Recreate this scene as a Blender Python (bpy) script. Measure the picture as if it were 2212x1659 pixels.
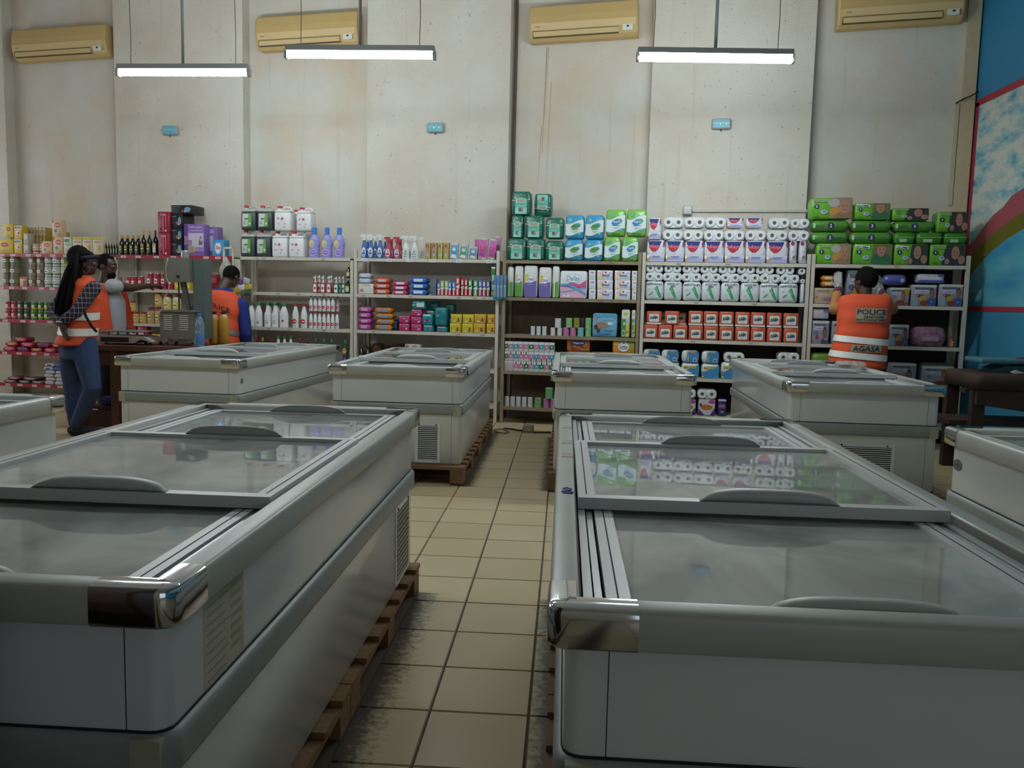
import bpy, math, random
from mathutils import Vector, Matrix
random.seed(7)
for _o in list(bpy.data.objects): bpy.data.objects.remove(_o, do_unlink=True)
SC = bpy.context.scene
COL = SC.collection
PI = math.pi
rad = math.radians

# ------------------------------------------------------------------ camera
FPX = 1771.5; CAMH = 1.38
_y, _p, _r = rad(3.558), rad(5.791), rad(1.283)
FW = Vector((-math.sin(_y)*math.cos(_p), math.cos(_y)*math.cos(_p), -math.sin(_p)))
_rt = Vector((math.cos(_y), math.sin(_y), 0)); _up = _rt.cross(FW)
CR = _rt*math.cos(_r) + _up*math.sin(_r); CU = -_rt*math.sin(_r) + _up*math.cos(_r)
CAM = Vector((0, 0, CAMH))
cd = bpy.data.cameras.new('camera'); cam = bpy.data.objects.new('camera', cd); COL.objects.link(cam)
cd.sensor_fit = 'HORIZONTAL'; cd.sensor_width = 36; cd.lens = FPX/2212*36; cd.clip_start = .05; cd.clip_end = 60
_m = Matrix((CR, CU, -FW)).transposed().to_4x4(); _m.translation = CAM; cam.matrix_world = _m
SC.camera = cam

# ------------------------------------------------------------------ world, exposure, light levels
TUBE_POWER = 165.0        # emission strength of the fluorescent tubes
WINDOW_POWER = 2.6       # daylight through the window in the left wall
SHOPFRONT_POWER = 1.0   # daylight through the shop window behind the camera
wd = bpy.data.worlds.new('world'); SC.world = wd; wd.use_nodes = True
wd.node_tree.nodes['Background'].inputs[0].default_value = (.6, .7, .8, 1)
wd.node_tree.nodes['Background'].inputs[1].default_value = .03
vs = SC.view_settings; vs.view_transform = 'Standard'; vs.look = 'None'; vs.gamma = 1; vs.use_curve_mapping = False
vs.exposure = 0.0

# pixel helpers: a pixel gives a direction, a plane the thing touches gives its distance
def ray(x, y): return FW + CR*((x-1106)/FPX) - CU*((y-829.5)/FPX)
def atz(x, y, z):
    d = ray(x, y); return CAM + d*((z-CAMH)/d.z)
def aty(x, y, Y):
    d = ray(x, y); return CAM + d*(Y/d.y)
WA = rad(-7.27)           # the back wall is turned against the floor tiles
WN = Vector((-math.sin(WA), math.cos(WA), 0)); WD = Vector((math.cos(WA), math.sin(WA), 0))
def atw(x, y, D):         # (s along the back wall, z) on a plane parallel to the wall
    d = ray(x, y); P = CAM + d*(D/WN.dot(d)); return P.dot(WD), P.z
def wpos(s, D, z): return WD*s + WN*D + Vector((0, 0, z))

# ------------------------------------------------------------------ materials
_mats = {}
def srgb(c):
    if isinstance(c, str): c = [int(c[i:i+2], 16)/255 for i in (0, 2, 4)]
    return tuple((v/12.92 if v <= .04045 else ((v+.055)/1.055)**2.4) for v in c)
def mat(name, col, rough=.5, metal=0., spec=.5, var=.06, scale=18., bump=0., bscale=60., emit=0., coat=0.):
    if name in _mats: return _mats[name]
    m = bpy.data.materials.new(name); m.use_nodes = True; nt = m.node_tree; b = nt.nodes['Principled BSDF']
    c = srgb(col)
    b.inputs['Roughness'].default_value = rough; b.inputs['Metallic'].default_value = metal
    b.inputs['Specular IOR Level'].default_value = spec; b.inputs['Coat Weight'].default_value = coat
    if var:
        tc = nt.nodes.new('ShaderNodeTexCoord'); n = nt.nodes.new('ShaderNodeTexNoise'); n.inputs['Scale'].default_value = scale
        n.inputs['Detail'].default_value = 3
        nt.links.new(tc.outputs['Object'], n.inputs['Vector'])
        mx = nt.nodes.new('ShaderNodeMix'); mx.data_type = 'RGBA'
        mx.inputs[6].default_value = (*[v*(1-var*2) for v in c], 1); mx.inputs[7].default_value = (*[min(1, v*(1+var)) for v in c], 1)
        nt.links.new(n.outputs['Fac'], mx.inputs[0]); nt.links.new(mx.outputs[2], b.inputs['Base Color'])
        if bump:
            n2 = nt.nodes.new('ShaderNodeTexNoise'); n2.inputs['Scale'].default_value = bscale; n2.inputs['Detail'].default_value = 4
            nt.links.new(tc.outputs['Object'], n2.inputs['Vector'])
            bp = nt.nodes.new('ShaderNodeBump'); bp.inputs['Strength'].default_value = bump; bp.inputs['Distance'].default_value = .02
            nt.links.new(n2.outputs['Fac'], bp.inputs['Height']); nt.links.new(bp.outputs[0], b.inputs['Normal'])
    else: b.inputs['Base Color'].default_value = (*c, 1)
    if emit:
        b.inputs['Emission Color'].default_value = (*c, 1); b.inputs['Emission Strength'].default_value = emit
    _mats[name] = m; return m
def P(hexcol):            # printed or moulded plastic of one colour
    return mat('plastic_'+hexcol, hexcol, rough=.38, var=.05, scale=25)
def INK(hexcol): return mat('ink_'+hexcol, hexcol, rough=.5, var=0)

def N(nt, t, **kw):
    n = nt.nodes.new('ShaderNode'+t)
    for k, v in kw.items():
        if k.startswith('i_'): n.inputs[k[2:].replace('_', ' ')].default_value = v
        else: setattr(n, k, v)
    return n
def ramp(nt, src, stops):
    r = nt.nodes.new('ShaderNodeValToRGB'); e = r.color_ramp.elements
    while len(e) < len(stops): e.new(.5)
    for i, (p, c) in enumerate(stops):
        e[i].position = p; e[i].color = (*(c if len(c) == 3 else c[:3]), 1)
    nt.links.new(src, r.inputs[0]); return r.outputs[0]
def mixc(nt, f, a, b, mode='MIX'):
    m = nt.nodes.new('ShaderNodeMix'); m.data_type = 'RGBA'; m.blend_type = mode
    for s, i in ((f, 0), (a, 6), (b, 7)):
        if hasattr(s, 'links'): nt.links.new(s, m.inputs[i])
        else: m.inputs[i].default_value = s if i == 0 else (*s, 1) if len(s) == 3 else s
    return m.outputs[2]
def plaster(name, base, warm, rough_bump, bscale):
    if name in _mats: return _mats[name]
    m = bpy.data.materials.new(name); m.use_nodes = True; nt = m.node_tree; b = nt.nodes['Principled BSDF']; L = nt.links.new
    tc = N(nt, 'TexCoord')
    n1 = N(nt, 'TexNoise', i_Scale=1.1, i_Detail=5., i_Roughness=.6); L(tc.outputs['Object'], n1.inputs['Vector'])
    c = mixc(nt, ramp(nt, n1.outputs['Fac'], [(.35, (0, 0, 0)), (.68, (1, 1, 1))]), srgb(base), srgb(warm))
    mp = N(nt, 'Mapping'); mp.inputs['Scale'].default_value = (7, 7, .35); L(tc.outputs['Object'], mp.inputs[0])
    n2 = N(nt, 'TexNoise', i_Scale=1.6, i_Detail=6.); L(mp.outputs[0], n2.inputs['Vector'])
    c = mixc(nt, ramp(nt, n2.outputs['Fac'], [(.60, (0, 0, 0)), (.82, (.28, .28, .28))]), c, srgb('8f8468'))
    n4 = N(nt, 'TexNoise', i_Scale=26., i_Detail=2.); L(tc.outputs['Object'], n4.inputs['Vector'])
    c = mixc(nt, ramp(nt, n4.outputs['Fac'], [(.70, (0, 0, 0)), (.76, (.55, .55, .55))]), c, srgb('6f675a'))
    L(c, b.inputs['Base Color']); b.inputs['Roughness'].default_value = .75; b.inputs['Specular IOR Level'].default_value = .25
    n3 = N(nt, 'TexNoise', i_Scale=bscale, i_Detail=5., i_Roughness=.65); L(tc.outputs['Object'], n3.inputs['Vector'])
    bp = N(nt, 'Bump'); bp.inputs['Strength'].default_value = rough_bump; bp.inputs['Distance'].default_value = .025
    L(n3.outputs['Fac'], bp.inputs['Height']); L(bp.outputs[0], b.inputs['Normal'])
    _mats[name] = m; return m
def glassy_frost(name, seed, frost, tint='dfe4e0'):      # glass lid with its own patches of frost and condensation
    if name in _mats: return _mats[name]
    m = bpy.data.materials.new(name); m.use_nodes = True; nt = m.node_tree; L = nt.links.new
    nt.nodes.remove(nt.nodes['Principled BSDF']); out = nt.nodes['Material Output']
    tc = N(nt, 'TexCoord'); mp = N(nt, 'Mapping'); mp.inputs['Location'].default_value = (seed, seed*1.7, 0); L(tc.outputs['Object'], mp.inputs[0])
    n = N(nt, 'TexNoise', i_Scale=2.6, i_Detail=4., i_Distortion=.8); L(mp.outputs[0], n.inputs['Vector'])
    fac = ramp(nt, n.outputs['Fac'], [(.36, (min(1, frost*.5),)*3), (.64, (min(1, frost*1.2),)*3)])
    tr = N(nt, 'BsdfTransparent'); tr.inputs[0].default_value = (*srgb('e4ebe8'), 1)
    df = N(nt, 'BsdfDiffuse'); df.inputs[0].default_value = (*srgb(tint), 1)
    tl = N(nt, 'BsdfTranslucent'); tl.inputs[0].default_value = (*srgb(tint), 1)
    ad = N(nt, 'MixShader'); ad.inputs[0].default_value = .35; L(df.outputs[0], ad.inputs[1]); L(tl.outputs[0], ad.inputs[2])
    mx = N(nt, 'MixShader'); L(fac, mx.inputs[0]); L(tr.outputs[0], mx.inputs[1]); L(ad.outputs[0], mx.inputs[2])
    gl = N(nt, 'BsdfGlossy'); gl.inputs['Roughness'].default_value = .012
    fr = N(nt, 'Fresnel'); fr.inputs[0].default_value = 1.62
    mx2 = N(nt, 'MixShader'); L(fr.outputs[0], mx2.inputs[0]); L(mx.outputs[0], mx2.inputs[1]); L(gl.outputs[0], mx2.inputs[2])
    L(mx2.outputs[0], out.inputs[0]); _mats[name] = m; return m
def clear(name, col, alpha=.4, rough=.12):               # thin clear plastic
    if name in _mats: return _mats[name]
    m = bpy.data.materials.new(name); m.use_nodes = True; nt = m.node_tree; L = nt.links.new
    b = nt.nodes['Principled BSDF']; b.inputs['Base Color'].default_value = (*srgb(col), 1); b.inputs['Roughness'].default_value = rough
    tc = N(nt, 'TexCoord'); n = N(nt, 'TexNoise', i_Scale=30., i_Detail=3.); L(tc.outputs['Object'], n.inputs['Vector'])
    L(ramp(nt, n.outputs['Fac'], [(.3, (alpha*.6,)*3), (.7, (min(1, alpha*1.5),)*3)]), b.inputs['Alpha'])
    _mats[name] = m; return m

# ------------------------------------------------------------------ mesh builder
class MB:
    def __init__(s): s.v = []; s.f = []; s.m = []; s.mats = []; s.sm = []
    def mi(s, m):
        if m not in s.mats: s.mats.append(m)
        return s.mats.index(m)
    def add(s, vs, fs, m, smooth=False, M=None):
        o = len(s.v)
        s.v += [tuple(M @ Vector(v)) if M else tuple(v) for v in vs]
        k = s.mi(m)
        for f in fs: s.f.append(tuple(i+o for i in f)); s.m.append(k); s.sm.append(smooth)
        return s
    def box(s, x0, x1, y0, y1, z0, z1, m, M=None):
        v = [(x0, y0, z0), (x1, y0, z0), (x1, y1, z0), (x0, y1, z0), (x0, y0, z1), (x1, y0, z1), (x1, y1, z1), (x0, y1, z1)]
        return s.add(v, [(3, 2, 1, 0), (4, 5, 6, 7), (0, 1, 5, 4), (1, 2, 6, 5), (2, 3, 7, 6), (3, 0, 4, 7)], m, M=M)
    def loft(s, rings, m, closed=True, cap0=True, cap1=True, smooth=True, M=None):
        n = len(rings[0]); v = [p for r in rings for p in r]; f = []
        for k in range(len(rings)-1):
            for i in range(n if closed else n-1):
                j = (i+1) % n; f.append((k*n+i, k*n+j, k*n+n+j, k*n+n+i))
        if cap0: f.append(tuple(range(n-1, -1, -1)))
        if cap1: f.append(tuple((len(rings)-1)*n+i for i in range(n)))
        return s.add(v, f, m, smooth, M)
    def lathe(s, prof, m, n=16, M=None, sx=1, sy=1):      # prof [(r,z[,mat])]; the material of a point dresses the band above it
        segs = []; cur = [prof[0]]
        for a, b in zip(prof, prof[1:]):
            cur.append(b)
            mm = a[2] if len(a) > 2 else m
            s.loft([[(p[0]*sx*math.cos(2*PI*i/n), p[0]*sy*math.sin(2*PI*i/n), p[1]) for i in range(n)] for p in (a, b)], mm, cap0=False, cap1=False, M=M)
        a, b = prof[0], prof[-1]
        if a[0] > 1e-4: s.add([(a[0]*sx*math.cos(2*PI*i/n), a[0]*sy*math.sin(2*PI*i/n), a[1]) for i in range(n)], [tuple(range(n-1, -1, -1))], a[2] if len(a) > 2 else m, M=M)
        if b[0] > 1e-4: s.add([(b[0]*sx*math.cos(2*PI*i/n), b[0]*sy*math.sin(2*PI*i/n), b[1]) for i in range(n)], [tuple(range(n))], b[2] if len(b) > 2 else m, M=M)
        return s
    def tube(s, pts, r, m, n=8, M=None, caps=True):
        pts = [Vector(p) for p in pts]; rings = []
        rs = r if isinstance(r, (list, tuple)) else [r]*len(pts)
        u = None
        for i, p in enumerate(pts):
            t = (pts[min(i+1, len(pts)-1)]-pts[max(i-1, 0)]).normalized()
            if u is None: u = t.orthogonal().normalized()
            else:
                u = (u - t*u.dot(t)); u = u.normalized() if u.length > 1e-6 else t.orthogonal().normalized()
            w = t.cross(u)
            rings.append([tuple(p + (u*math.cos(2*PI*k/n)+w*math.sin(2*PI*k/n))*rs[i]) for k in range(n)])
        return s.loft(rings, m, cap0=caps, cap1=caps, M=M)
    def rbox(s, w, d, h, r, m, seg=2, z0=0, M=None, puff=0.):   # box with rounded edges, base on z0
        r = min(r, w*.49, d*.49, h*.49); rings = []
        zs = [(z0, -r), (z0+r*.3, -r*.3), (z0+r, 0), (z0+h*.5, puff), (z0+h-r, 0), (z0+h-r*.3, -r*.3), (z0+h, -r)]
        if not puff: zs.pop(3)
        for z, o in zs: rings.append([(x, y, z) for x, y in rrect(w/2+o, d/2+o, max(r+min(o, 0)*.8, r*.2), seg)])
        return s.loft(rings, m, M=M)
    def prism(s, poly, y0, y1, m, M=None):                     # polygon in xz, extruded in y (counter-clockwise seen from -y)
        n = len(poly); v = [(x, y0, z) for x, z in poly]+[(x, y1, z) for x, z in poly]
        f = [tuple(range(n)), tuple(range(2*n-1, n-1, -1))]+[((i+1) % n, i, n+i, n+(i+1) % n) for i in range(n)]
        return s.add(v, f, m, M=M)
    def mesh(s, name):
        me = bpy.data.meshes.new(name); me.from_pydata(s.v, [], s.f)
        for m in s.mats: me.materials.append(m)
        me.polygons.foreach_set('material_index', s.m); me.polygons.foreach_set('use_smooth', s.sm)
        me.update(); return me
def rrect(hx, hy, r, seg=2):
    r = max(min(r, hx, hy), 1e-4); o = []
    for cx, cy, a0 in ((hx-r, -hy+r, -PI/2), (hx-r, hy-r, 0), (-hx+r, hy-r, PI/2), (-hx+r, -hy+r, PI)):
        for k in range(seg+1):
            a = a0+PI/2*k/seg; o.append((cx+r*math.cos(a), cy+r*math.sin(a)))
    return o
def link(name, me, parent=None, loc=(0, 0, 0), rot=(0, 0, 0)):
    o = bpy.data.objects.new(name, me); COL.objects.link(o)
    o.location = loc; o.rotation_euler = rot
    if parent: o.parent = parent
    return o
def tag(o, label, cat, group=None, kind=None):
    if label: o['label'] = label
    if cat: o['category'] = cat
    if group: o['group'] = group
    if kind: o['kind'] = kind
    return o
def thing(name, label, cat, loc=(0, 0, 0), rz=0, group=None):
    return tag(link(name, None, None, loc, (0, 0, rz)), label, cat, group)
def struct(name, me, parent=None, loc=(0, 0, 0), rot=(0, 0, 0)):
    o = link(name, me, parent, loc, rot)
    if not parent: o['kind'] = 'structure'
    return o
def part(name, mb, parent, loc=(0, 0, 0), rot=(0, 0, 0), label=None):
    o = link(name, mb.mesh(name) if isinstance(mb, MB) else mb, parent, loc, rot)
    if label: o['label'] = label
    return o
_txt = {}
def text_mesh(txt, m, h=.02, w=None, shear=0., bold=0., arc=0.):   # lettering in the xz plane, centred, reading from -y
    k = (txt, m.name, round(h, 4), w and round(w, 4), shear, bold, arc)
    if k in _txt: return _txt[k]
    cu = bpy.data.curves.new('lettering', 'FONT'); cu.body = txt; cu.align_x = 'CENTER'; cu.shear = shear; cu.offset = bold; cu.resolution_u = 2
    cu.extrude = 0; cu.fill_mode = 'FRONT'
    ob = bpy.data.objects.new('tmp', cu); COL.objects.link(ob)
    dg = bpy.context.evaluated_depsgraph_get(); dg.update()
    me = bpy.data.meshes.new_from_object(ob.evaluated_get(dg))
    bpy.data.objects.remove(ob); bpy.data.curves.remove(cu)
    xs = [v.co.x for v in me.vertices] or [0, 1]; ys = [v.co.y for v in me.vertices] or [0, 1]
    cx = (min(xs)+max(xs))/2; sy = h/(max(ys)-min(ys)); sx = sy if w is None else w/(max(xs)-min(xs)); cy = (min(ys)+max(ys))/2
    for v in me.vertices:
        X = (v.co.x-cx)*sx; Z = (v.co.y-cy)*sy
        if arc:
            Rr = 1/arc; a = X/Rr; X, Z = (Rr+Z)*math.sin(a), (Rr+Z)*math.cos(a)-Rr
        v.co = (X, 0, Z)
    me.materials.clear(); me.materials.append(m); me.name = 'lettering'
    _txt[k] = me; return me
def addtext(mb, txt, m, cx, y, cz, h, w=None, shear=0., bold=0., arc=0., rot=0.):
    me = text_mesh(txt, m, h, w, shear, bold, arc); c, s_ = math.cos(rot), math.sin(rot)
    mb.add([(cx+v.co.x*c-v.co.z*s_, y, cz+v.co.x*s_+v.co.z*c) for v in me.vertices], [tuple(p.vertices) for p in me.polygons], m)
    return mb
def cp(o, parent=None, **kw):
    c = o.copy(); COL.objects.link(c); c.parent = parent
    for ch in o.children: cp(ch, c)
    for k, v in kw.items(): setattr(c, k, v)
    return c

# ------------------------------------------------------------------ room shell
M_COLUMN = plaster('roughcast_plaster', 'd8d5ca', 'cec5b3', .5, 52.)
M_RECESS = plaster('smooth_plaster', 'cfcfc6', 'cbbda8', .22, 22.)
M_PLAIN = plaster('plain_plaster', 'cfccc0', 'c4bba8', .15, 20.)
CEIL = 5.2
DC, DR = 9.46, 9.63       # distance of the column faces and of the recessed bays from the camera, across the wall
wb = struct('wall_back', MB().box(-10.5, 3.02, 0, .2, 0, CEIL, M_RECESS).mesh('wall_back'), loc=wpos(0, DR, 0), rot=(0, 0, WA))
for a, b in ((-10.5, -8.57), (-6.97, -5.22), (-3.626, -1.915), (-.315, 1.388)):
    part('column', MB().box(a, b, DC-DR, -.002, 0, CEIL, M_COLUMN), wb)
M_STAIN = mat('rusty_water_stain', 'a08f72', rough=.8, var=.2, scale=6)
for s_, z0, z1, w_ in ((-1.52, 3.1, 4.28, .012), (-1.50, 3.5, 4.28, .007), (-1.46, 2.9, 3.9, .006), (-1.56, 2.75, 3.4, .008)):
    part('water_stain', MB().add([(s_-.03, -.0008, z0), (s_-.03+w_*.4, -.0008, z0), (s_+w_*.5, -.0008, z1), (s_-w_*.5, -.0008, z1)], [(0, 1, 2, 3)], M_STAIN), wb)
# right wall with the painted mural
XR = 4.24; YB = 9.165
M_BLUE = mat('blue_wall_paint', '3f8fb0', rough=.55, var=.10, scale=1.6)
M_SKY = mat('upper_blue_paint', '2c86b4', rough=.5, var=.14, scale=1.1)
M_RED = mat('red_border_paint', 'a83240', rough=.5, var=.06)
M_CREAM = mat('cream_trim_paint', 'cdbb98', rough=.6, var=.08)
wr = struct('wall_right', MB().box(0, .2, -14, YB+.2, 0, CEIL, M_BLUE).mesh('wall_right'), loc=(XR, 0, 0))
def cloud_paint():
    m = bpy.data.materials.new('cloud_paint'); m.use_nodes = True; nt = m.node_tree; b = nt.nodes['Principled BSDF']
    tc = N(nt, 'TexCoord'); mp = N(nt, 'Mapping'); mp.inputs['Scale'].default_value = (1, 1.2, 3); mp.inputs['Rotation'].default_value = (.35, 0, 0)
    nt.links.new(tc.outputs['Object'], mp.inputs[0])
    n = N(nt, 'TexNoise', i_Scale=2.6, i_Detail=7., i_Roughness=.62); nt.links.new(mp.outputs[0], n.inputs['Vector'])
    nt.links.new(ramp(nt, n.outputs['Fac'], [(.33, srgb('3f97b8')), (.45, srgb('9cc3c8')), (.56, srgb('cfd3ca')), (.75, srgb('d8d6c8'))]), b.inputs['Base Color'])
    b.inputs['Roughness'].default_value = .55; return m
def water_paint():
    m = bpy.data.materials.new('water_paint'); m.use_nodes = True; nt = m.node_tree; b = nt.nodes['Principled BSDF']
    tc = N(nt, 'TexCoord'); mp = N(nt, 'Mapping'); mp.inputs['Scale'].default_value = (1, .8, 3); nt.links.new(tc.outputs['Object'], mp.inputs[0])
    n = N(nt, 'TexNoise', i_Scale=1.6, i_Detail=5.); nt.links.new(mp.outputs[0], n.inputs['Vector'])
    nt.links.new(ramp(nt, n.outputs['Fac'], [(.3, srgb('2f86b6')), (.5, srgb('4fa5be')), (.7, srgb('79b9c2'))]), b.inputs['Base Color'])
    b.inputs['Roughness'].default_value = .55; return m
def paint(name, pts, m, lift):   # painted area of the right wall, pts (y, z)
    mb = MB(); n = len(pts); x0 = -lift
    mb.add([(x0, y, z) for y, z in pts], [tuple(range(n))], m); return part(name, mb, wr)
Y1 = 9.14; Y0 = -2.; ZT, ZB = 3.54, 1.43
paint('painted_upper_sky', [(YB, ZT), (YB, CEIL), (Y0, CEIL), (Y0, ZT)], M_SKY, .001)
paint('painted_cloud', [(Y1, 1.4), (Y1, ZT), (Y0, ZT), (Y0, 1.4)], cloud_paint(), .001)
arc_o = [(Y1, 2.04), (8.95, 2.12), (8.80, 2.22), (8.60, 2.34), (8.42, 2.40), (8.28, 2.49), (8.1, 2.53), (7.8, 2.62), (7.3, 2.75), (6.6, 2.85), (5.8, 2.85), (5, 2.7), (4.2, 2.4), (3.6, 1.9), (3.3, ZB)]
arc_m = [(Y1, 1.87), (8.80, 2.06), (8.5, 2.18), (8.2, 2.28), (7.8, 2.36), (7.3, 2.46), (6.6, 2.55), (5.8, 2.55), (5.1, 2.4), (4.5, 2.1), (4.0, 1.7), (3.8, ZB)]
arc_i = [(Y1, 1.60), (8.9, 1.80), (8.62, 1.96), (8.3, 2.08), (8., 2.16), (7.4, 2.26), (6.6, 2.32), (5.8, 2.3), (5.2, 2.12), (4.7, 1.8), (4.4, ZB)]
paint('painted_red_band', arc_o + [(Y1, ZB)], mat('arc_red', 'a8505a', rough=.55, var=.12, scale=4), .002)
paint('painted_olive_band', arc_m + [(Y1, ZB)], mat('arc_olive', '6f6a1c', rough=.55, var=.14, scale=5), .003)
paint('painted_water', arc_i + [(Y1, ZB)], water_paint(), .004)
for nm, q in (('red_border', [(YB-.03, ZT-.035), (YB-.03, ZT+.035), (Y0, ZT+.035), (Y0, ZT-.035)]), ('red_border', [(YB, ZB-.05), (YB, ZB), (Y0, ZB), (Y0, ZB-.05)]), ('red_border', [(YB-.03, ZB), (YB-.03, ZT), (YB-.1, ZT), (YB-.1, ZB)])):
    paint(nm, q, M_RED, .005)
# remaining shell
XL, YF = -9.3, -4.6
struct('wall_left', MB().box(-.2, 0, YF, 11.1, 0, CEIL, M_PLAIN).mesh('wall_left'), loc=(XL, 0, 0))
struct('wall_front', MB().box(XL, XR, -.2, 0, 0, CEIL, M_PLAIN).mesh('wall_front'), loc=(0, YF, 0))
struct('ceiling', MB().box(XL, XR, YF, 11.1, 0, .15, mat('ceiling_paint', 'cfcec6', rough=.8, var=.06, scale=1.)).mesh('ceiling'), loc=(0, 0, CEIL))
struct('trim_1', MB().box(2.90, 3.03, -.05, 0, 0, CEIL, M_CREAM).mesh('trim_1'), loc=wpos(0, DR, 0), rot=(0, 0, WA))

def lit_pane(name, col, e):
    m = bpy.data.materials.new(name); m.use_nodes = True; nt = m.node_tree; nt.nodes.remove(nt.nodes['Principled BSDF'])
    em = N(nt, 'Emission'); em.inputs[0].default_value = (*srgb(col), 1); em.inputs[1].default_value = e
    nt.links.new(em.outputs[0], nt.nodes['Material Output'].inputs[0]); return m
M_FRAME = mat('window_frame_paint', 'b8b4a8', rough=.5)
def window(name, w, h, loc, rz, m):    # pane lies in xz facing -y
    t = tag(link(name, None, None, loc, (0, 0, rz)), None, None, kind='structure')
    fm = MB()
    for a, b, c, d in ((-w/2-.06, w/2+.06, -h/2-.06, -h/2), (-w/2-.06, w/2+.06, h/2, h/2+.06), (-w/2-.06, -w/2, -h/2, h/2), (w/2, w/2+.06, -h/2, h/2), (-.02, .02, -h/2, h/2)):
        fm.box(a, b, -.05, 0, c, d, M_FRAME)
    part('window_frame', fm, t)
    pm = MB()
    for a, b in ((-w/2, -.02), (.02, w/2)): pm.add([(a, -.02, -h/2), (b, -.02, -h/2), (b, -.02, h/2), (a, -.02, h/2)], [(0, 1, 2, 3)], m)
    part('window_pane', pm, t); return t
window('window_1', 3.4, 2.2, (XL, 8.2, 2.3), rad(90), lit_pane('daylight_left', 'f2f6ff', WINDOW_POWER))
window('window_2', 3.2, 2.4, (2.2, YF, 1.6), rad(180), lit_pane('daylight_front', 'e8f0ff', SHOPFRONT_POWER))

# floor: slab, single tiles where the photograph shows them, the rest of the tiling joined
TS = .33375; TX0, TY0 = -.4155, 4.622
def tile_material():
    m = bpy.data.materials.new('floor_tile'); m.use_nodes = True; nt = m.node_tree; b = nt.nodes['Principled BSDF']; L = nt.links.new
    ge = N(nt, 'NewGeometry'); oi = N(nt, 'ObjectInfo')
    n = N(nt, 'TexNoise', i_Scale=3.5, i_Detail=3.); L(ge.outputs['Position'], n.inputs['Vector'])
    c = mixc(nt, n.outputs['Fac'], srgb('bba985'), srgb('c6b692'))
    c = mixc(nt, oi.outputs['Random'], c, mixc(nt, .3, c, srgb('a8966f')))
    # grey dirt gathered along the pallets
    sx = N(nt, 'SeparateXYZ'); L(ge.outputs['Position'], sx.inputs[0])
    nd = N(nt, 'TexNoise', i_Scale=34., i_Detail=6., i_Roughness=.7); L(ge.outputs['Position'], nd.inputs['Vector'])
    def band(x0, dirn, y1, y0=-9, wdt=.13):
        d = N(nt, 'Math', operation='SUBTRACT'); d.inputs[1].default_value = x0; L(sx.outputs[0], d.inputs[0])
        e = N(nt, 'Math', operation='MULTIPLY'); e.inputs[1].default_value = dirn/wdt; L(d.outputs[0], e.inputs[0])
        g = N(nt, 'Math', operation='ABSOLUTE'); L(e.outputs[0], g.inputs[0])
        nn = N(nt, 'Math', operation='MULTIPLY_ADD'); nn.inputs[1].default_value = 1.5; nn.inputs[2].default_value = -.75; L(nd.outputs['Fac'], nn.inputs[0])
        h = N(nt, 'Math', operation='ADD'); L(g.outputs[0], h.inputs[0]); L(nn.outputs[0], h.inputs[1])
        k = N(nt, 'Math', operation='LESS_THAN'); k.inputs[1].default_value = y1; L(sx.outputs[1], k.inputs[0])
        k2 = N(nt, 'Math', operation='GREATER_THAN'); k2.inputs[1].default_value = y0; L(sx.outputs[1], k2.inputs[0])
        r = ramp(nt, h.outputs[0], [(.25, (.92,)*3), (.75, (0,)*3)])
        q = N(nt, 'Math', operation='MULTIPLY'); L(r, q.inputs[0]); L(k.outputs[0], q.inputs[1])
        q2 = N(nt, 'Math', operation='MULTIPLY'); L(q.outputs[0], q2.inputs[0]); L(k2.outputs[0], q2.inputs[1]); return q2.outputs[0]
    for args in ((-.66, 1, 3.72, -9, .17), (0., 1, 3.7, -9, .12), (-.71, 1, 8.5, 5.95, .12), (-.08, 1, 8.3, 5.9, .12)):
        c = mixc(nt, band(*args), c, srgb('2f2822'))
    L(c, b.inputs['Base Color']); b.inputs['Roughness'].default_value = .28; b.inputs['Specular IOR Level'].default_value = .45
    L(ramp(nt, n.outputs['Fac'], [(.3, (.30,)*3), (.7, (.37,)*3)]), b.inputs['Roughness']); return m
M_TILE = tile_material()
fl = struct('floor', MB().box(XL, XR, YF, 11.1, -.1, -.008, mat('dark_grout', '4c4336', rough=.85, var=.12)).mesh('floor'))
def tile_into(mb, M=None):
    a = TS/2-.003; b = a-.003
    mb.add([(-a, -a, -.008), (a, -a, -.008), (a, a, -.008), (-a, a, -.008), (-b, -b, 0), (b, -b, 0), (b, b, 0), (-b, b, 0)],
           [(4, 5, 6, 7), (0, 1, 5, 4), (1, 2, 6, 5), (2, 3, 7, 6), (3, 0, 4, 7)], M_TILE, M=M)
tm = MB(); tile_into(tm); tme = tm.mesh('floor_tile'); rest = MB()
for i in range(-27, 15):
    for j in range(-28, 20):
        x, y = TX0+(i+.5)*TS, TY0+(j+.5)*TS
        if x < XL+.17 or x > XR-.17 or y > 10.9: continue
        if -4 <= i <= 4 and -11 <= j <= 14: link('floor_tile', tme, fl, (x, y, 0))
        else: tile_into(rest, Matrix.Translation((x, y, 0)))
part('tiling', rest, fl)['kind'] = 'stuff'

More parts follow.
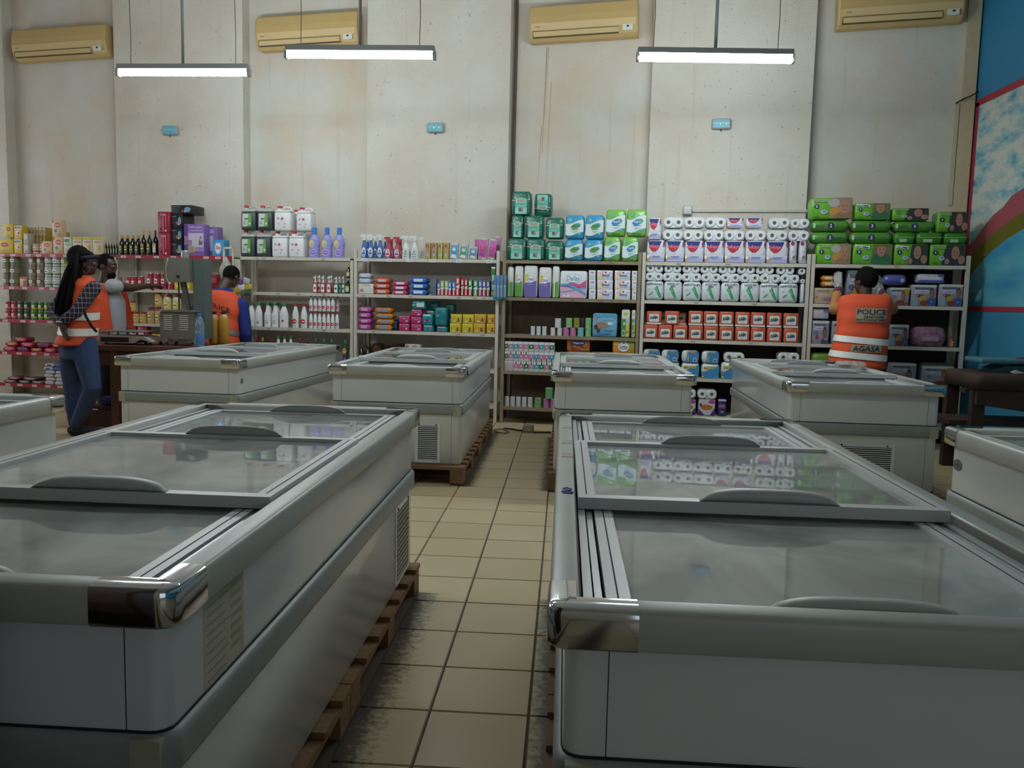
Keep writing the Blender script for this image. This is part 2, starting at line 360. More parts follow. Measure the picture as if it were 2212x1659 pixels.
# ------------------------------------------------------------------ fluorescent fixtures
M_TUBE = lit_pane('fluorescent_tube', 'f0faff', TUBE_POWER)
M_GREYM = mat('grey_enamel', '8a8d8c', rough=.4, metal=.2)
M_TUBE2 = lit_pane('dim_fluorescent_tube', 'f0faff', TUBE_POWER*.8)
def tube_light(x, y, z, L, rz, label, double=False, tm=None):
    t = thing('fluorescent_light', label, 'light', (x, y, z), rz, 'fluorescent tube lights hanging from the ceiling')
    part('housing', MB().box(-L/2, L/2, -.035, .035, 0, .045, M_GREYM), t)
    part('reflector', MB().add([(-L/2+.02, -.035, 0), (L/2-.02, -.035, 0), (L/2-.02, -.012, -.02), (-L/2+.02, -.012, -.02)], [(0, 1, 2, 3)], mat('white_enamel', 'e6e6e0', rough=.3)).add([(-L/2+.02, .012, -.02), (L/2-.02, .012, -.02), (L/2-.02, .035, 0), (-L/2+.02, .035, 0)], [(0, 1, 2, 3)], mat('white_enamel', 'e6e6e0')), t)
    for s in (-1, 1): part('lamp_holder', MB().box(s*L/2-.012, s*L/2+.012, -.03, .03, -.065, .005, M_GREYM), t)
    for k in ((-.02, .02) if double else (0,)):
        part('tube', MB().tube([(-L/2+.012, k, -.045), (L/2-.012, k, -.045)], .016, tm or M_TUBE, n=10), t)
    h = CEIL-z
    part('rod', MB().tube([(0, 0, .04), (0, 0, h)], .014, M_GREYM), t)
    for s in (-.40, .40):
        part('chain', MB().tube([(s*L, 0, .04), (s*L, 0, .10), (s*L+.004, 0, .3), (s*L-.003, 0, .7), (s*L, 0, h)], .0035, mat('dull_wire', '6c665c', rough=.5, metal=.6), n=5), t)
    return t
ZL = 3.5
tube_light(-3.69, 7.845, ZL, 1.29, rad(-1), 'single fluorescent tube light hanging on rod between the two beige air conditioners')
tube_light(-1.835, 7.257, ZL, 1.30, rad(.5), 'single fluorescent tube light with exposed lamp holders hanging before beige air conditioner')
tube_light(1.212, 7.305, ZL, 1.31, rad(2), 'double fluorescent tube light hanging before rough plaster column and socket box', True)
M_TUBE3 = lit_pane('weak_fluorescent_tube', 'f0faff', TUBE_POWER*.45)
for x in (-5.2, -2.1, .9): tube_light(x, 4.1, ZL, 1.30, 0, 'fluorescent tube light of the row over the middle of the hall', tm=M_TUBE3 if x > 0 else M_TUBE2)
# ------------------------------------------------------------------ chest freezers
M_WHITE = mat('white_lacquer', 'd5d9da', rough=.22, var=.025, scale=2.5, coat=.3)
M_RIM = mat('grey_rim_plastic', 'b2b5ae', rough=.35, var=.06, scale=6)
M_LIDF = mat('lid_frame_grey', 'c4c8c6', rough=.35, var=.04, scale=8)
M_RAIL = mat('rail_aluminium', 'bcc2c2', rough=.3, metal=.35, var=.05)
M_DARKGAP = mat('dark_gap', '1d1f1e', rough=.8, var=0)
M_CHROME = mat('chrome', 'c9ccd0', rough=.09, metal=1., var=0)
M_BUMP = mat('bumper_grey', '8f9590', rough=.4, var=.06)
M_YELLOWED = mat('yellowed_plastic', 'a9a792', rough=.45, var=.1)
M_LINER = mat('freezer_liner', 'c6ccca', rough=.5, var=.05)
M_HANDLE = mat('handle_grey', 'b2b7b4', rough=.4, var=.03)
FWD, FLN, ZR, ZPAL = 1.05, 2.42, .875, .137
def path_rect(hx, hy, r, seg=4):
    o = []
    for cx, cy, a0 in ((hx-r, -hy+r, -PI/2), (hx-r, hy-r, 0), (-hx+r, hy-r, PI/2), (-hx+r, -hy+r, PI)):
        for k in range(seg+1):
            a = a0+PI/2*k/seg; o.append(((cx+r*math.cos(a), cy+r*math.sin(a)), (math.cos(a), math.sin(a))))
    return o
def sweep(mb, path, prof, m, closed=True, caps=False):
    rings = [[(p[0]+n[0]*o, p[1]+n[1]*o, z) for p, n in path] for o, z in prof]
    mb.loft(rings, m, closed=closed, cap0=False, cap1=False)
    if caps and not closed:
        for i in (0, -1):
            pts = [r[i] for r in rings]; mb.add(pts, [tuple(range(len(pts)))], m)
    return mb
def corner_path(sx, sy, hx, hy, r, a, b, seg=4):
    o = [((hx-a, hy), (0, 1))]
    for k in range(seg+1):
        t = PI/2-PI/2*k/seg; o.append(((hx-r+r*math.cos(t), hy-r+r*math.sin(t)), (math.cos(t), math.sin(t))))
    o.append(((hx, hy-b), (1, 0)))
    return [((p[0]*sx, p[1]*sy), (n[0]*sx, n[1]*sy)) for p, n in o]
hx, hy = FWD/2, FLN/2
RIMP = [(-.006, .802), (0, .808), (.0, .862), (-.003, .870), (-.010, ZR), (-.050, ZR), (-.056, .868), (-.056, .81)]
body = sweep(MB(), path_rect(hx-.03, hy-.03, .035), [(-.012, ZPAL), (0, ZPAL+.012), (0, .80)], M_WHITE).mesh('freezer_body')
rim = sweep(MB(), path_rect(hx, hy, .035), RIMP, M_RIM).mesh('rim')
bump = sweep(MB(), path_rect(hx-.03, hy-.03, .035), [(0, .515), (.012, .520), (.016, .53), (.016, .58), (.012, .592), (0, .597)], M_BUMP)
sweep(bump, path_rect(hx-.03, hy-.03, .035), [(.002, .597), (.003, .602), (.0, .602)], M_DARKGAP)
bump = bump.mesh('bumper')
lin = MB(); lx, ly = hx-.085, hy-.085
lin.add([(-lx, -ly, .61), (lx, -ly, .61), (lx, ly, .61), (-lx, ly, .61), (-lx, -ly, .81), (lx, -ly, .81), (lx, ly, .81), (-lx, ly, .81)],
        [(0, 1, 2, 3), (4, 5, 1, 0), (5, 6, 2, 1), (6, 7, 3, 2), (7, 4, 0, 3)], M_LINER)
lin.box(-hx+.05, -lx, -hy+.05, hy-.05, .80, .812, M_RIM).box(lx, hx-.05, -hy+.05, hy-.05, .80, .812, M_RIM)
lin.box(-lx, lx, -hy+.05, -ly, .80, .812, M_RIM).box(-lx, lx, ly, hy-.05, .80, .812, M_RIM)
lin = lin.mesh('liner')
CORN = {}
for sx in (-1, 1):
    for sy in (-1, 1):
        CORN[sx, sy] = sweep(MB(), corner_path(sx, sy, hx, hy, .035, .15, .13), [(o+.003, z+(.003 if z > .85 else 0)) for o, z in RIMP[:6]], M_CHROME, closed=False, caps=True).mesh('corner_cap')
rail_me = MB()
for s in (-1, 1):
    for a, b, z in ((.063, .085, .846), (.090, .108, .838)):
        x0, x1 = sorted((s*(hx-a), s*(hx-b))); rail_me.box(x0, x1, -hy+.056, hy-.056, .805, z, M_RAIL)
rail_mes = []
for s in (-1, 1):
    for a, b, z in ((.061, .078, .852), (.082, .096, .846)):
        x0, x1 = sorted((s*(hx-a), s*(hx-b))); rail_mes.append(MB().box(x0, x1, -hy+.056, hy-.056, .806, z, M_RAIL).mesh('rail'))
def lid_frame(wd, ln, th):
    m = MB(); a, b = wd/2, ln/2; f = .045
    m.box(-a, a, -b, -b+f*.8, 0, th, M_LIDF).box(-a, a, b-f*.8, b, 0, th, M_LIDF)
    for s in (-1, 1):
        x0, x1 = sorted((s*a, s*(a-f))); m.box(x0, x1, -b+f*.8, b-f*.8, 0, th, M_LIDF)
        x0, x1 = sorted((s*(a-f*.45), s*(a-f*.52))); m.box(x0, x1, -b+f*.8, b-f*.8, th, th+.0006, M_DARKGAP)
    return m.mesh('lid_frame')
LW1, LW2, LL = FWD-.205, FWD-.122, .86
LF1, LF2 = lid_frame(LW1, LL, .022), lid_frame(LW2, LL+.02, .030)
def handle_mesh(flip):
    m = MB(); L = .35; rings = []; prof = [(0, 0), (-.008, .010), (-.009, .020), (-.003, .030), (.010, .035), (.014, .031), (.004, .024), (.002, .008), (.004, 0)]
    for i in range(15):
        u = -1+2*i/14; hs = max(.04, (1-abs(u)**3.2)**.6)
        rings.append([(u*L/2, y*flip, z*hs) for y, z in prof])
    m.loft(rings, M_HANDLE); return m.mesh('handle')
HND = {1: handle_mesh(1), -1: handle_mesh(-1)}
seams = []
for sy in (-1, 1):
    for sx in (-1, 1):
        x = sx*(hx-.03-.075); y = sy*(hy-.03)
        seams.append(MB().box(x-.0008, x+.0008, min(y, y+sy*.0008), max(y, y+sy*.0008), ZPAL+.01, .797, M_DARKGAP).mesh('panel_seam'))
def grille(t, w, h, loc, rz, nsl, vertical_bars=0):
    g = part('grille', MB().box(-w/2-.02, w/2+.02, -.004, .0, -h/2-.02, -h/2, M_WHITE).box(-w/2-.02, w/2+.02, -.004, 0, h/2, h/2+.02, M_WHITE).box(-w/2-.02, -w/2, -.004, 0, -h/2, h/2, M_WHITE).box(w/2, w/2+.02, -.004, 0, -h/2, h/2, M_WHITE).box(-w/2, w/2, -.0012, 0, -h/2, h/2, M_DARKGAP), t, loc, (0, 0, rz))
    sm = MB().box(-w/2, w/2, -.006, -.001, -h/nsl*.2, h/nsl*.2, M_YELLOWED if vertical_bars else M_WHITE).mesh('slat')
    for k in range(nsl): link('slat', sm, g, (0, 0, -h/2+(k+.5)*h/nsl), (rad(18), 0, 0))
    for k in range(vertical_bars):
        x = -w/2+(k+.5)*w/vertical_bars; link('grille_bar', MB().box(-.002, .002, -.0065, -.002, -h/2, h/2, M_YELLOWED).mesh('grille_bar'), g, (x, 0, 0))
    for sx in (-1, 1): part('screw', MB().lathe([(.006, 0), (.006, .003), (.0, .004)], M_DARKGAP, n=8, M=Matrix.Rotation(rad(90), 4, 'X')), g, (sx*w*.42, -.004, h/2+.01))
    return g
def freezer(label, cx, cy, rz, seed, frost, opening=0., upper_off=0., grilles=(), handles=True, group='white chest freezers with sliding glass lids'):
    t = thing('chest_freezer', label, 'freezer', (cx, cy, 0), rz, group)
    link('freezer_body', body, t); link('rim', rim, t); link('bumper', bump, t); link('liner', lin, t)
    for sm_ in seams: link('panel_seam', sm_, t)
    for c in CORN.values(): link('corner_cap', c, t)
    for r_ in rail_mes: link('rail', r_, t)
    for sy in (-1, 1):
        for sx in (-1, 1):
            x = sx*(hx-.035); y = sy*(hy-.028)
            part('bumper_end', MB().box(min(x, x-sx*.055), max(x, x-sx*.055), min(y, y+sy*.018), max(y, y+sy*.018), .517, .594, M_YELLOWED), t)
    g1 = glassy_frost('lid_glass_%d' % seed, seed*3.1, frost)
    yN, yF = -hy+.065+LL/2, hy-.065-LL/2
    for k, (y, z, fr_, w_, l_, th, hs) in enumerate(((yN, .828, LF1, LW1, LL, .022, (-1,)), (upper_off, .853, LF2, LW2, LL+.02, .030, (-1, 1)), (yF, .828, LF1, LW1, LL, .022, (1,)))):
        ld = link('lid_frame', fr_, t, (0, y, z))
        part('lid_glass', MB().box(-w_/2+.045, w_/2-.045, -l_/2+.034, l_/2-.034, th*.35, th*.6, g1), ld)
        for sgn in hs: link('handle', HND[-sgn], ld, (0.02, sgn*(l_/2-.012), th))
    for g in grilles: grille(t, *g)
    return t
M_WOODP = mat('pallet_wood', '7d5c38', rough=.8, var=.22, scale=9, bump=.3, bscale=40)
M_WOODD = mat('pallet_wood_dark', '4a3a29', rough=.85, var=.25, scale=9)
PLN = 1.24
dbm = MB().box(-hx-.005, hx+.005, -.055, .055, .117, .137, M_WOODP).mesh('deck_board')
ebm = MB().box(-.05, .05, -PLN/2, PLN/2, .095, .1165, M_WOODP).mesh('stringer_board')
blm = MB().box(-.05, .05, -.06, .06, .0165, .0945, M_WOODP).mesh('block')
bbm = MB().box(-.05, .05, -PLN/2, PLN/2, 0, .016, M_WOODD).mesh('bottom_board')
def pallet(label, cx, cy, rz, group):
    t = thing('wooden_pallet', label, 'pallet', (cx, cy, 0), rz, group)
    for k in range(7): link('deck_board', dbm, t, (0, -PLN/2+.055+k*(PLN-.11)/6, 0))
    for x in (-hx+.05, 0, hx-.05):
        link('stringer_board', ebm, t, (x, 0, 0)); link('bottom_board', bbm, t, (x, 0, 0))
        for y in (-PLN/2+.06, 0, PLN/2-.06): link('block', blm, t, (x, y, 0))
    return t
ENDG = ((.13, .26, (.30, -hy+.03, .30), 0, 18),)
FZ = [
 ('white chest freezer with paper sticker on its side, beside the aisle', -1.18, 2.53, 0, 1, .85, ((.26, .30, (hx-.03, hy-.26, .33), rad(90), 14, 12),), 'under the freezer with the paper sticker'),
 ('white chest freezer with marker scribble on its rim, glass fogged over', .512, 2.53, 0, 2, 1.15, (), 'under the freezer with the marker scribble'),
 ('white chest freezer with round grey badge, beside the weighing counter', -2.97, 7.44, rad(-3), 3, .55, (), 'under the freezer beside the weighing counter'),
 ('white chest freezer in front of shelf of coloured sanitary packs', -1.245, 7.24, 0, 4, .5, ((.15, .26, (.24, -hy+.03, .30), 0, 18),), 'under the freezer before the sanitary packs'),
 ('white chest freezer in front of the tissue boxes and rolls', .44, 7.15, 0, 5, .7, (), 'under the freezer before the tissue boxes'),
 ('white chest freezer beside the person stocking diapers', 2.09, 6.86, rad(-2), 6, .7, ((.36, .20, (.02, -hy+.03, .34), 0, 14),), 'under the freezer beside the diaper shelf'),
 ('white chest freezer with only its rounded rim corner showing, left of the aisle freezer', -2.935, 2.62, 0, 7, .6, (), 'under the outermost left freezer'),
 ('white chest freezer with small oval badge, toward the blue wall', 2.20, 2.48, 0, 8, .6, (), 'under the freezer with the oval badge'),
]
FT = []
for lb, x, y, rz, sd, fro, gr, pl in FZ:
    FT.append(freezer(lb, x, y, rz, sd, fro, grilles=gr, upper_off={1: -.14, 2: -.02, 3: -.1, 4: -.05, 5: .02}.get(sd, 0.)))
    for k in (-1, 1):
        q = Matrix.Rotation(rz, 4, 'Z') @ Vector((0, k*(PLN/2+.004)-.03, 0))
        pallet('worn wooden pallet '+pl, x+q.x, y+q.y, rz, 'pallets '+pl)
cab = thing('shade_cabinet', 'unseen dark wooden cabinet added to shade the freezer with the paper sticker', 'cabinet', (-1.78, .70, 0))  # added out of view to keep light off the freezer's end face
M_CAB = mat('shade_cabinet_wood', '3a271b', rough=.6, var=.2, scale=6)
part('shade_cabinet_body', MB().box(-.94, .94, -.30, .27, .08, 1.92, M_CAB), cab); part('shade_cabinet_top', MB().box(-.96, .96, -.32, .30, 1.921, 1.95, M_CAB), cab); part('plinth', MB().box(-.90, .90, -.26, .25, 0, .079, M_CAB), cab)
for x in (-.47, .47): d_ = part('door', MB().box(x-.45, x+.45, .272, .292, .11, 1.89, M_CAB), cab); part('handle', MB().tube([(x*.2, .30, .62), (x*.2, .315, .64), (x*.2, .315, .74), (x*.2, .30, .76)], .008, M_CHROME, n=6), d_)
# stickers, badges and the marker scribble
stk = MB().box(0, .0006, -.10, .10, -.10, .10, mat('aged_paper', 'b9b49a', rough=.8, var=.1))
for k in range(9):
    stk.box(.0006, .0009, -.085, .0 if k % 3 else .02, .08-k*.019, .083-k*.019, INK('8a877a'))
    if k < 7: stk.box(.0006, .0009, .03, .085, .08-k*.022, .09-k*.022, INK('98957f'))
part('paper_sticker', stk, FT[0], (hx-.03, -hy+.28, .685), label='yellowed paper sticker')
def badge(t, loc, rz, rx=.035, rzz=.024): 
    b = MB().prism([(rx*math.cos(a*PI/10), rzz*math.sin(a*PI/10)) for a in range(20)], -.003, 0, mat('badge_grey', '7e8382', rough=.3, metal=.4))
    return part('badge', b, t, loc, (0, 0, rz))
badge(FT[2], (hx-.03, -hy+.1, .70), rad(90), .022, .022); b8 = badge(FT[7], (-hx+.03, hy-.1, .72), rad(-90), .038, .024)
part('badge_mark', MB().box(-.016, .016, -.0036, -.003, -.005, .005, INK('5a4a4c')), b8)
sc = MB(); sc.tube([(0, 0, 0), (.012, .02, 0), (.0, .035, 0), (-.012, .02, 0), (.01, 0, 0), (-.015, -.012, 0), (.016, -.02, 0), (-.012, -.028, 0), (.014, -.035, 0)], .0022, INK('2d4a8a'), n=4)
part('marker_scribble', sc, FT[1], (-hx+.033, -.36, ZR+.001), label='blue marker scribble')
tape = mat('brown_tape', 'a09888', rough=.5, var=.1)
for y in (.16, .42, .78): part('tape_strip', MB().box(-.018, .018, -.035, .035, 0, .0012, tape), FT[1], (-hx+.034, y, ZR))

# ------------------------------------------------------------------ shelving
ZS = [1.83, 1.42, 1.005, .595, .19]; BT = .028; DEP = .43
M_SHELFW = mat('cream_painted_steel', 'c6c1b1', rough=.55, var=.12, scale=5)
M_SHELFB = mat('brown_painted_steel', '8a7c66', rough=.6, var=.14, scale=5)
M_SHELFIN = mat('shelf_inside', '6a5f50', rough=.7, var=.1, scale=4)
M_TAG = P('e6e8ea')
UD = {}
def shelf_unit(key, label, s0, s1, D, m, top_extra=.09, levels=ZS, back=None):
    t = thing('shelf_unit', label, 'shelf', wpos((s0+s1)/2, D, 0), WA); w = (s1-s0)/2
    for sx in (-1, 1):
        for y in (.0, DEP-.035):
            x0, x1 = sorted((sx*w, sx*(w-.035))); part('upright', MB().box(x0, x1, y, y+.035, 0, levels[0]+top_extra if y == 0 else levels[0]+.02, m), t)
    bs = []
    for z in levels:
        b = MB().box(-w+.037, w-.037, 0, DEP, z-.006, z, m).box(-w+.037, w-.037, 0, .004, z-BT-.008, z-.006, m).box(-w+.037, w-.037, DEP-.004, DEP, z-BT, z-.006, m)
        bs.append(part('board', b, t))
    if back: part('back_panel', MB().box(-w+.01, w-.01, DEP+.001, DEP+.012, .10, levels[0]-.01, back), t)
    UD[key] = (t, s0, s1, D, bs); return t
shelf_unit('U1', 'shelf unit with red price strips stocked with tins and cereal boxes', -8.62, -6.735, 9.03, M_SHELFW, -.03)
shelf_unit('U1b', 'shelf unit with red price strip holding oil bottles and washing powder', -6.73, -5.085, 9.03, M_SHELFW, -.03)
shelf_unit('U2', 'cream shelf unit stocked with jerrycans and bleach bottles', -5.08, -3.625, 9.03, M_SHELFW, -.03)
shelf_unit('U3', 'cream shelf unit stocked with sprays, toothpaste and sanitary packs', -3.615, -1.90, 9.03, M_SHELFW, .10)
shelf_unit('U4', 'brownish shelf unit stocked with green packs, wipes and tissue boxes', -1.86, -.335, 9.02, M_SHELFB, .10, back=mat('brown_board', '6a5c48', rough=.8, var=.15))
shelf_unit('U5', 'cream shelf unit stocked with toilet rolls and orange napkin packs', -.325, 1.40, 9.015, M_SHELFW, .10, back=mat('dark_board', '352c24', rough=.8, var=.15))
shelf_unit('U6', 'cream shelf unit stocked with diaper packs next to blue wall', 1.41, 2.925, 9.015, M_SHELFW, .10, back=mat('dark_board', '352c24', rough=.8, var=.15))
# price strips and tags on the board edges
M_STRIP = mat('red_price_strip', 'a8263c', rough=.4, var=.1)
def local_x(key, px, z):
    t, s0, s1, D, bs = UD[key]; py = 829.5
    for _ in range(4):
        s, zz = atw(px, py, D); py -= (z-zz)*FPX/9.
    return s-(s0+s1)/2
def strip(key, lv):
    t, s0, s1, D, bs = UD[key]; w = (s1-s0)/2-.04
    st = part('price_strip', MB().box(-w, w, -.004, -.0005, ZS[lv]-.038, ZS[lv]+.004, M_STRIP), t)
    x = -w+.1
    while x < w-.1:
        part('price_tag', MB().box(-.035, .035, -.0055, -.004, ZS[lv]-.032, ZS[lv]-.006, P('dcc8cc')).box(-.025, .02, -.006, -.0055, ZS[lv]-.022, ZS[lv]-.016, INK('8d4550')), st, (x, 0, 0)); x += random.uniform(.14, .26)
for lv in range(5): strip('U1', lv)
strip('U1b', 0)
def ptag(key, lv, px, txt, ink='27408b', paper=True, w=.062):
    t = UD[key][0]; x = local_x(key, px, ZS[lv]-.02); z = ZS[lv]-.02
    if paper: a = part('price_tag', MB().box(-w/2, w/2, -.003, -.0003, z-.017, z+.017, M_TAG), t, (x, 0, 0)); y = -.0036
    else: a = t; y = -.0012
    tm_ = MB(); addtext(tm_, txt, INK(ink), 0, y, z, .016, w*.8, shear=.15, bold=.01)
    part('price_lettering', tm_, a, (0 if paper else x, 0, 0))
for px, tx in ((787, '5200f'), (841, '6500'), (884, '2100'), (935, '3500f'), (991, '5000f'), (1056, '5000f')): ptag('U3', 0, px, tx)
for k, lv, L in (('U3', 1, ((785, '1750'), (839, '2300'), (887, '1500'), (991, '1850f'), (1026, '900'), (1045, '750'))), ('U3', 2, ((806, '1200'), (989, '1150f'), (1042, '1150f'))),
                 ('U4', 0, ((1181, '6000'), (1230, '5000'), (1320, '6500f'))), ('U4', 1, ((1147, '2500'), (1237, '3500f'), (1297, '1900'), (1320, '1750'), (1342, '1900'))),
                 ('U5', 0, ((1466, '4500f'), (1572, '1800f'))), ('U5', 1, ((1504, '1000f'), (1630, '4000f'))), ('U5', 2, ((1497, '2500'), (1622, '4000f'))),
                 ('U6', 0, ((1868, '5000f'), (1938, '5500f'))), ('U2', 0, ((555, '5500'), (570, '6200'), (698, '2300'))), ('U2', 1, ((600, '1500'), (645, '1350'), (700, '900f'))), ('U2', 2, ((580, '1400'), (625, '1250'), (700, '700f')))):
    for px, tx in L: ptag(k, lv, px, tx, '4a4436', False)

# ------------------------------------------------------------------ air conditioners, emergency lights, conduits
M_AC = mat('yellowed_ac_plastic', 'c4a76f', rough=.45, var=.05, scale=4)
M_AC2 = mat('ac_front_plastic', 'd0b785', rough=.4, var=.05, scale=4)
def ac(label, s0, s1, zc, tilt, D=DR-.03):
    t = thing('air_conditioner', label, 'air conditioner', wpos((s0+s1)/2, D, zc), WA, None); t.rotation_euler = (0, tilt, WA)
    w = (s1-s0)/2; h = .19
    prof = [(0, -h), (-.10, -h), (-.15, -h+.03), (-.185, -h+.10), (-.20, -.02), (-.195, .06), (-.17, h-.02), (-.14, h), (0, h)]
    rings = [[(x, y*k, z*k2) for y, z in prof] for x, k, k2 in ((-w, .93, .96), (-w+.02, 1, 1), (w-.02, 1, 1), (w, .93, .96))]
    part('casing', MB().loft(rings, M_AC, smooth=False), t)
    part('front_panel', MB().add([(-w+.03, -.203, -.015), (w-.03, -.203, -.015), (w-.03, -.19, -h+.105), (-w+.03, -.19, -h+.105)], [(0, 3, 2, 1)], M_AC2), t)
    lv = MB(); lv.box(-w+.05, w-.22, -.19, -.16, -h+.035, -h+.088, M_AC2)
    part('louvre', lv, t)
    part('louvre_gap', MB().box(-w+.045, w-.215, -.193, -.16, -h+.088, -h+.094, INK('4f4632')).box(-w+.045, w-.215, -.176, -.15, -h+.027, -h+.035, INK('4f4632')).box(-w+.045, -w+.05, -.192, -.16, -h+.03, -h+.09, INK('4f4632')), t)
    part('display', MB().box(w-.17, w-.06, -.199, -.18, -h+.045, -h+.105, P('d8dcd0')).box(w-.125, w-.10, -.2, -.199, -h+.075, -h+.095, INK('20242a')), t)
    part('brand_mark', MB().box(-w+.075, -w+.13, -.2055, -.2035, -.059, -.051, INK('8a7a55')), t)
ac('beige wall air conditioner above the cereal boxes', -8.40, -7.05, 4.50, rad(-1.2))
ac('beige wall air conditioner partly behind the hanging tube light', -5.03, -3.74, 4.52, rad(-1.2))
ac('beige wall air conditioner with dark streaks on the wall below it', -1.70, -.485, 4.50, rad(-1.5))
ac('beige wall air conditioner beside the blue painted wall', 1.59, 2.82, 4.52, rad(-1.5))
def emergency(px, py, label, tilt=0., lamp=True):
    s, z = atw(px, py, DC); t = thing('emergency_light', label, 'emergency light', wpos(s, DC, z), WA, None); t.rotation_euler = (0, tilt, WA)
    part('casing', MB().rbox(.21, .05, .115, .02, P('9aa4a6'), z0=-.0575, M=Matrix.Translation((0, -.026, 0))), t)
    fr = MB()
    fr.box(-.085, .085, -.058, -.05, -.045, .045, mat('pale_blue_diffuser', '6fb0c4', rough=.25, var=.04)).box(-.085, .085, -.0585, -.058, .004, .008, P('cfe0e4'))
    part('diffuser', fr, t)
    if lamp:
        part('indicator_lamp', MB().lathe([(.006, 0), (.006, .003), (0, .005)], lit_pane('indicator', 'c8ff60', 1.5), n=8, M=Matrix.Rotation(rad(90), 4, 'X')), t, (-.01, -.0585, -.005)); part('indicator_lamp', MB().lathe([(.006, 0), (.006, .003), (0, .005)], lit_pane('indicator', 'c8ff60', 1.5), n=8, M=Matrix.Rotation(rad(90), 4, 'X')), t, (.05, -.0585, -.005))
    part('test_button', MB().lathe([(.008, 0), (.008, .02)], INK('2a2a2a'), n=8), t, (0, -.03, -.077))
emergency(371, 283, 'unlit pale blue emergency light on the plaster column above the oil bottles', rad(2), False)
emergency(942, 277, 'pale blue emergency light with yellow-green indicators, above the pink sachets')
emergency(1558, 269, 'pale blue emergency light on column above the toilet roll packs')
s, z = atw(1485, 455, DC); jb = thing('junction_box', 'small grey junction box on the column above toilet rolls', 'junction box', wpos(s, DC, z), WA)
part('casing', MB().rbox(.10, .05, .10, .012, P('b4b8b4'), z0=-.05, M=Matrix.Translation((0, -.026, 0))), jb)
part('lid_rim', MB().rbox(.08, .006, .08, .003, P('c0c4c0'), z0=-.04, M=Matrix.Translation((0, -.053, 0))), jb)
s1_, _z = atw(1750, 460, DC)
cdt = link('cable_duct', MB().box(.052, s1_-s, -.022, 0, -.016, .010, P('bdbdb2')).mesh('cable_duct'), None, wpos(s, DC, z), (0, 0, WA)); tag(cdt, 'pale cable duct running from the junction box along the column', 'cable duct')
cd2 = link('conduit', MB().tube([(0, 0, 0), (0, 0, 1.2), (.004, 0, 2.3), (0, 0, 3.2)], .016, mat('dark_conduit', '5c5245', rough=.6), n=8).mesh('conduit'), None, wpos(-1.88, DR-.02, 2.0), (0, 0, WA)); tag(cd2, 'dark vertical conduit in the corner beside the rough column', 'conduit')
cd3 = link('conduit', MB().box(-.02, .02, -.022, 0, 0, 1.05, P('c4bca4')).mesh('conduit'), None, wpos(2.87, DR, 2.5), (0, 0, WA)); tag(cd3, 'pale vertical conduit in the corner by blue wall', 'conduit')
cb = link('black_cable', MB().tube([(0, 0, 0), (.05, -.06, .03), (.11, -.10, .05), (.18, -.11, .09)], .008, INK('1c1c1c'), n=6).mesh('black_cable'), None, wpos(2.85, DR-.03, 3.55), (0, 0, WA)); tag(cb, 'short black cable sticking out of the wall corner', 'cable')
# ------------------------------------------------------------------ goods on the shelves: builders
class Lab:      # flat print on the front face: u across (-1..1), v up (0..1)
    def __init__(s, w, d, h): s.w, s.d, s.h, s.mb, s.k = w, d, h, MB(), 0
    def y(s): s.k += 1; return -s.d/2-.0006*s.k
    def poly(s, pts, col):
        y = s.y(); s.mb.add([(max(-.975, min(.975, u))*s.w/2, y, max(.02, min(.98, v))*s.h) for u, v in pts], [tuple(range(len(pts)))], INK(col)); return s
    def rect(s, u0, v0, u1, v1, col): return s.poly([(u0, v0), (u1, v0), (u1, v1), (u0, v1)], col)
    def ell(s, u, v, ru, rv, col, n=14): return s.poly([(u+ru*math.cos(2*PI*i/n), v+rv*math.sin(2*PI*i/n)) for i in range(n)], col)
    def disc(s, u, v, r, col, n=14):  # r as a fraction of the height
        return s.ell(u, v, r*s.h/(s.w/2), r, col, n)
    def text(s, t, u, v, h, w, col, shear=0., bold=0.012, rot=0., arc=0.):
        addtext(s.mb, t, INK(col), u*s.w/2, s.y(), v*s.h, h*s.h, w*s.w/2, shear, bold, arc, rot); return s
_pc = {}
def cached(f):
    def g(*a):
        k = (f.__name__,)+tuple(round(x, 3) if isinstance(x, float) else x for x in a)
        if k not in _pc: _pc[k] = f(*a)
        return _pc[k]
    g.__name__ = f.__name__; return g
def pack_of(w, d, h, col, r, fn, puff=0.):
    b = MB().rbox(w, d, h, r, P(col) if isinstance(col, str) else col, puff=puff).mesh('pack')
    l = Lab(w, d+puff*2, h); fn(l); ps = [('pack', b)]
    if l.mb.f: ps.append(('printed_label', l.mb.mesh('printed_label')))
    return ps
def BX(col, fn, r=.004, puff=0.):      # carton or wrapped pack factory
    cache = {}
    def b(w, d, h):
        k = (round(w, 3), round(d, 3), round(h, 3))
        if k not in cache: cache[k] = pack_of(w, d, h, col, r, fn, puff)
        return cache[k]
    return b
FILM = lambda c: mat('film_'+c, c, rough=.24, var=.10, scale=22, bump=.25, bscale=35)

